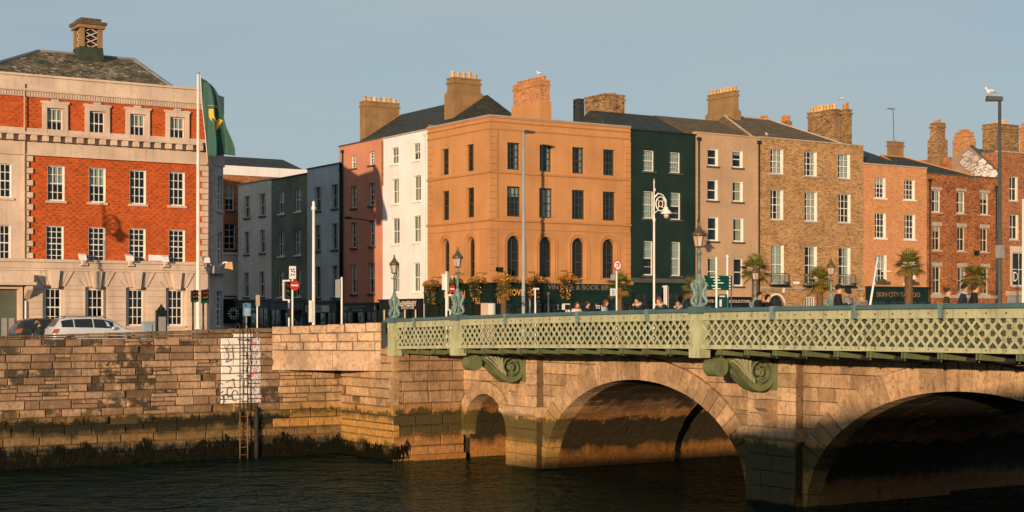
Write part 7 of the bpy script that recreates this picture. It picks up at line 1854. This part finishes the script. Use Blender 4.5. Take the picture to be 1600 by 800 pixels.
# ---------------------------------------------------------------- parked cars
def carpaint(n, c, met=.5):
    t = NT(n); t.fin(t.mix(t.noise(t.pos(), 2, 3), mulc(c, .92), c), .32, .5, met); t.b.inputs['Coat Weight'].default_value = .5; return t.m
CGL = plain('car_glass', (.012, .016, .018), .08, .1, bump=0, spec=.6); TYRE = plain('tyre_rubber', (.02, .02, .02), .85); RIM = plain('alloy', (.4, .4, .42), .35, metal=.7, bump=0)
TAIL = plain('tail_lamp', (.45, .12, .05), .25, .2, 6, bump=0); HEADL = plain('head_lamp', (.6, .62, .65), .15, bump=0); BUMP = plain('bumper_trim', (.03, .03, .032), .6)
def car(label, U, V, st, paint, rz=0., sc=1., rails=True):
    t = thing('parked_car', label, 'car', (U, V, STREET), rz); ring = []
    for x, be, ro, w, wr_ in st:
        ring.append([(x, -w * .9, .24), (x, -w, .42), (x, -w, .66 if be > .7 else be * .9), (x, -w * .97, be), (x, -wr_, max(be, ro - .05)), (x, -wr_ * .8, ro), (x, 0, ro + .012),
                     (x, wr_ * .8, ro), (x, wr_, max(be, ro - .05)), (x, w * .97, be), (x, w, .66 if be > .7 else be * .9), (x, w, .42), (x, w * .9, .24)])
    m = MB(); n = len(ring[0]); m.v = [p for r in ring for p in r]
    for i in range(len(ring) - 1):
        for k in range(n - 1): m.f.append((i * n + k, i * n + k + 1, (i + 1) * n + k + 1, (i + 1) * n + k)); m.mi.append(0)
        m.f.append((i * n + n - 1, i * n, (i + 1) * n, (i + 1) * n + n - 1)); m.mi.append(0)
    m.f.append(tuple(range(n))); m.mi.append(0); m.f.append(tuple((len(ring) - 1) * n + k for k in range(n - 1, -1, -1))); m.mi.append(0)
    for i, f in enumerate(m.f): m.f[i] = f[::-1]
    body = smooth_by_angle(m.build('body', paint, t), 38)
    gi = [i for i, s in enumerate(st) if s[2] - s[1] > .3]
    a, b = gi[0], gi[-1]
    # three side panes per flank, follow the shell
    def P(i, k, out): p = ring[i][k]; return Vector((p[0], p[1] + (out if p[1] > 0 else -out), p[2]))
    xs = [ring[a][0][0] - .05, ring[a][0][0] + .55, ring[a][0][0] + 1.45, ring[b][0][0] + .12]
    def lerp(x, k):
        for i in range(len(ring) - 1):
            if ring[i][0][0] <= x <= ring[i + 1][0][0]:
                f = (x - ring[i][0][0]) / (ring[i + 1][0][0] - ring[i][0][0]); return Vector(ring[i][k]).lerp(Vector(ring[i + 1][k]), f)
        return Vector(ring[-1][k])
    for sd, kb, kt in ((-1, 3, 4), (1, 9, 8)):
        for x0, x1 in zip(xs, xs[1:]):
            q = MB(); N = 5; x0 += .03; x1 -= .03
            for j_ in range(N):
                u0, u1 = x0 + (x1 - x0) * j_ / N, x0 + (x1 - x0) * (j_ + 1) / N; o = Vector((0, sd * .012, 0))
                pts = [lerp(u0, kb), lerp(u1, kb), lerp(u1, kt), lerp(u0, kt)]; pts = [pts[0].lerp(pts[3], .1) + o, pts[1].lerp(pts[2], .1) + o, pts[1].lerp(pts[2], .9) + o, pts[0].lerp(pts[3], .9) + o]
                q.quad(*[tuple(p) for p in pts])
            q.build('side_window', CGL, t)
    for nm, i0, i1 in (('rear_window', a - 1, a), ('windscreen', b, b + 1)):
        q = MB(); p = [Vector(ring[i0][5 if nm != 'windscreen' else 5]), Vector(ring[i0][7]), Vector(ring[i1][7]), Vector(ring[i1][5])]
        c = sum(p, Vector()) / 4; p = [c + (v - c) * .88 + Vector((0, 0, .02)) + Vector((-.012 if nm == 'rear_window' else .012, 0, 0)) for v in p]; q.quad(*[tuple(v) for v in p]); q.build(nm, CGL, t)
    L = st[-1][0]
    for x in (.78, L - .82):
        for sd in (-1, 1):
            y = sd * (st[5][3] - .1); w = MB().tube([(x, y - .1, .32), (x, y + .1, .32)], .32, 18).build('wheel', TYRE, t); MB().tube([(x, y + sd * .095, .32), (x, y + sd * .112, .32)], .21, 10).build('rim', RIM, w)
            MB().tube([(x, y + sd * .085, .34), (x, y + sd * .103, .34)], .37, 18).build('wheel_arch', BUMP, t)
    for sd in (-1, 1):
        y = sd * st[2][3] * .86; MB().hexa([(-.02, y - .13, .78), (.16, y + sd * .13 + (0 if sd > 0 else 0), .78), (.2, y + sd * .14, .8), (.0, y + .1, .78)], [(.04, y - .13, .98), (.22, y + sd * .125, 1.0), (.3, y + sd * .13, 1.0), (.08, y + .1, .98)]).build('tail_light', TAIL, t)
        y = sd * .62; MB().hexa([(L - .3, y - .16, .6), (L - .02, y - .14, .58), (L - .02, y + .14, .58), (L - .3, y + .16, .6)], [(L - .38, y - .14, .78), (L - .1, y - .12, .72), (L - .1, y + .12, .72), (L - .38, y + .14, .78)]).build('headlight', HEADL, t)
        MB().ell((xs[3] - .12, sd * (st[5][3] + .1), 1.02), (.09, .12, .08), 8, 5).build('mirror', paint, t, smooth=True)
        if rails: MB().tube([(xs[0] + .1, sd * .58, st[4][2] - .02), (xs[0] + .3, sd * .58, st[4][2] + .05), (xs[2] + .5, sd * .58, st[4][2] + .05), (xs[2] + .7, sd * .58, st[4][2] - .03)], .018, 6).build('roof_rail', BUMP, t)
    MB().box(-.06, .12, -.75, .75, .3, .52).build('bumper', BUMP, t); MB().box(L - .16, L + .02, -.72, .72, .28, .46).build('bumper', BUMP, t)
    return t
EST = [(.0, .72, .76, .72, .66), (.04, .95, .99, .80, .70), (.12, 1.0, 1.06, .84, .66), (.42, 1.03, 1.46, .88, .60), (.9, 1.02, 1.53, .9, .61), (1.7, 1.0, 1.56, .9, .62), (2.35, .98, 1.53, .9, .61), (2.75, .97, 1.43, .9, .6), (3.42, .95, 1.02, .88, .74), (3.7, .92, .96, .88, .74), (4.2, .82, .85, .85, .7), (4.48, .66, .68, .76, .64), (4.56, .46, .48, .7, .6)]
HAT = [(.0, .72, .76, .7, .64), (.04, .92, .96, .78, .68), (.1, .98, 1.04, .8, .64), (.38, 1.0, 1.38, .83, .57), (.8, .98, 1.46, .85, .58), (1.4, .96, 1.48, .85, .59), (1.9, .95, 1.45, .85, .58), (2.25, .94, 1.36, .85, .57), (2.9, .92, .99, .84, .7), (3.15, .89, .93, .83, .7), (3.5, .8, .83, .8, .66), (3.75, .64, .66, .72, .6), (3.82, .46, .48, .66, .56)]
x0 = onV(84, 0, 71.5)[0]; car('silver estate car with roof rails parked behind the quay wall', x0, 72.4, EST, carpaint('silver_car_paint', (.52, .54, .57), .15))
x0 = onV(24, 0, 75)[0]; car('dark green hatchback parked left of the silver estate car', x0, 75.6, HAT, carpaint('dark_car_paint', (.012, .02, .02), .1), rails=False)
# ---------------------------------------------------------------- gulls
GW = plain('gull_white', (.75, .74, .72), .7, .05, bump=0); GG = plain('gull_grey', (.3, .31, .33), .7, .05, bump=0)
def gull(label, p, rz):
    t = thing('gull', label, 'bird', p, rz, 'gulls')
    m = MB(); m.ell((0, 0, .17), (.17, .08, .085), 10, 7); m.tube([(.1, 0, .2), (.16, 0, .27)], [.05, .04], 8); m.ell((.18, 0, .3), (.055, .045, .045), 8, 6); m.build('body', GW, t, smooth=True)
    m = MB()
    for s in (-1, 1): m.hexa([(.08, s * .07, .2), (-.24, s * .03, .17), (-.22, s * .05, .13), (.02, s * .09, .12)], [(.08, s * .085, .2), (-.24, s * .045, .17), (-.22, s * .065, .13), (.02, s * .1, .12)])
    m.build('wings', GG, t); MB().tube([(.22, 0, .295), (.29, 0, .28)], [.015, .004], 5).build('beak', plain('beak_yellow', (.6, .4, .05), .5, bump=0), t)
    m = MB()
    for s in (-1, 1): m.tube([(0, s * .03, 0), (0, s * .03, .1)], .008, 4)
    m.build('legs', plain('gull_leg', (.5, .3, .25), .6, bump=0), t); m = MB().hexa([(-.14, -.04, .16), (-.3, -.05, .14), (-.3, .05, .14), (-.14, .04, .16)], [(-.14, -.03, .18), (-.3, -.04, .15), (-.3, .04, .15), (-.14, .03, .18)]); m.build('tail', GW, t)
U_, z_ = onV(843, 118.5, FRONT + 4.7); gull('white gull perched on the orange pub chimney', (U_, FRONT + 4.7, z_), 2.6)
U_, z_ = onV(1314, 158, FRONT + 5.6); gull('tiny white gull on the chimney pots of the brown brick house', (U_, FRONT + 5.6, z_), 0)
U_, z_ = onV(1198, 214, FRONT + .15); gull('white gull standing at the eaves of the brown brick house', (U_, FRONT + .15, z_), 1.2)
hd_ = Vector((48.6, onU(1562, 0, 48.6)[0], 0)) + dv * .35; gull('gull sitting on the flat head of the tall dark lamp', (hd_.x, hd_.y, onU(1562, 157, 48.6)[1] + .175), 2.5)
bpy.data.scenes.remove(BENCH)
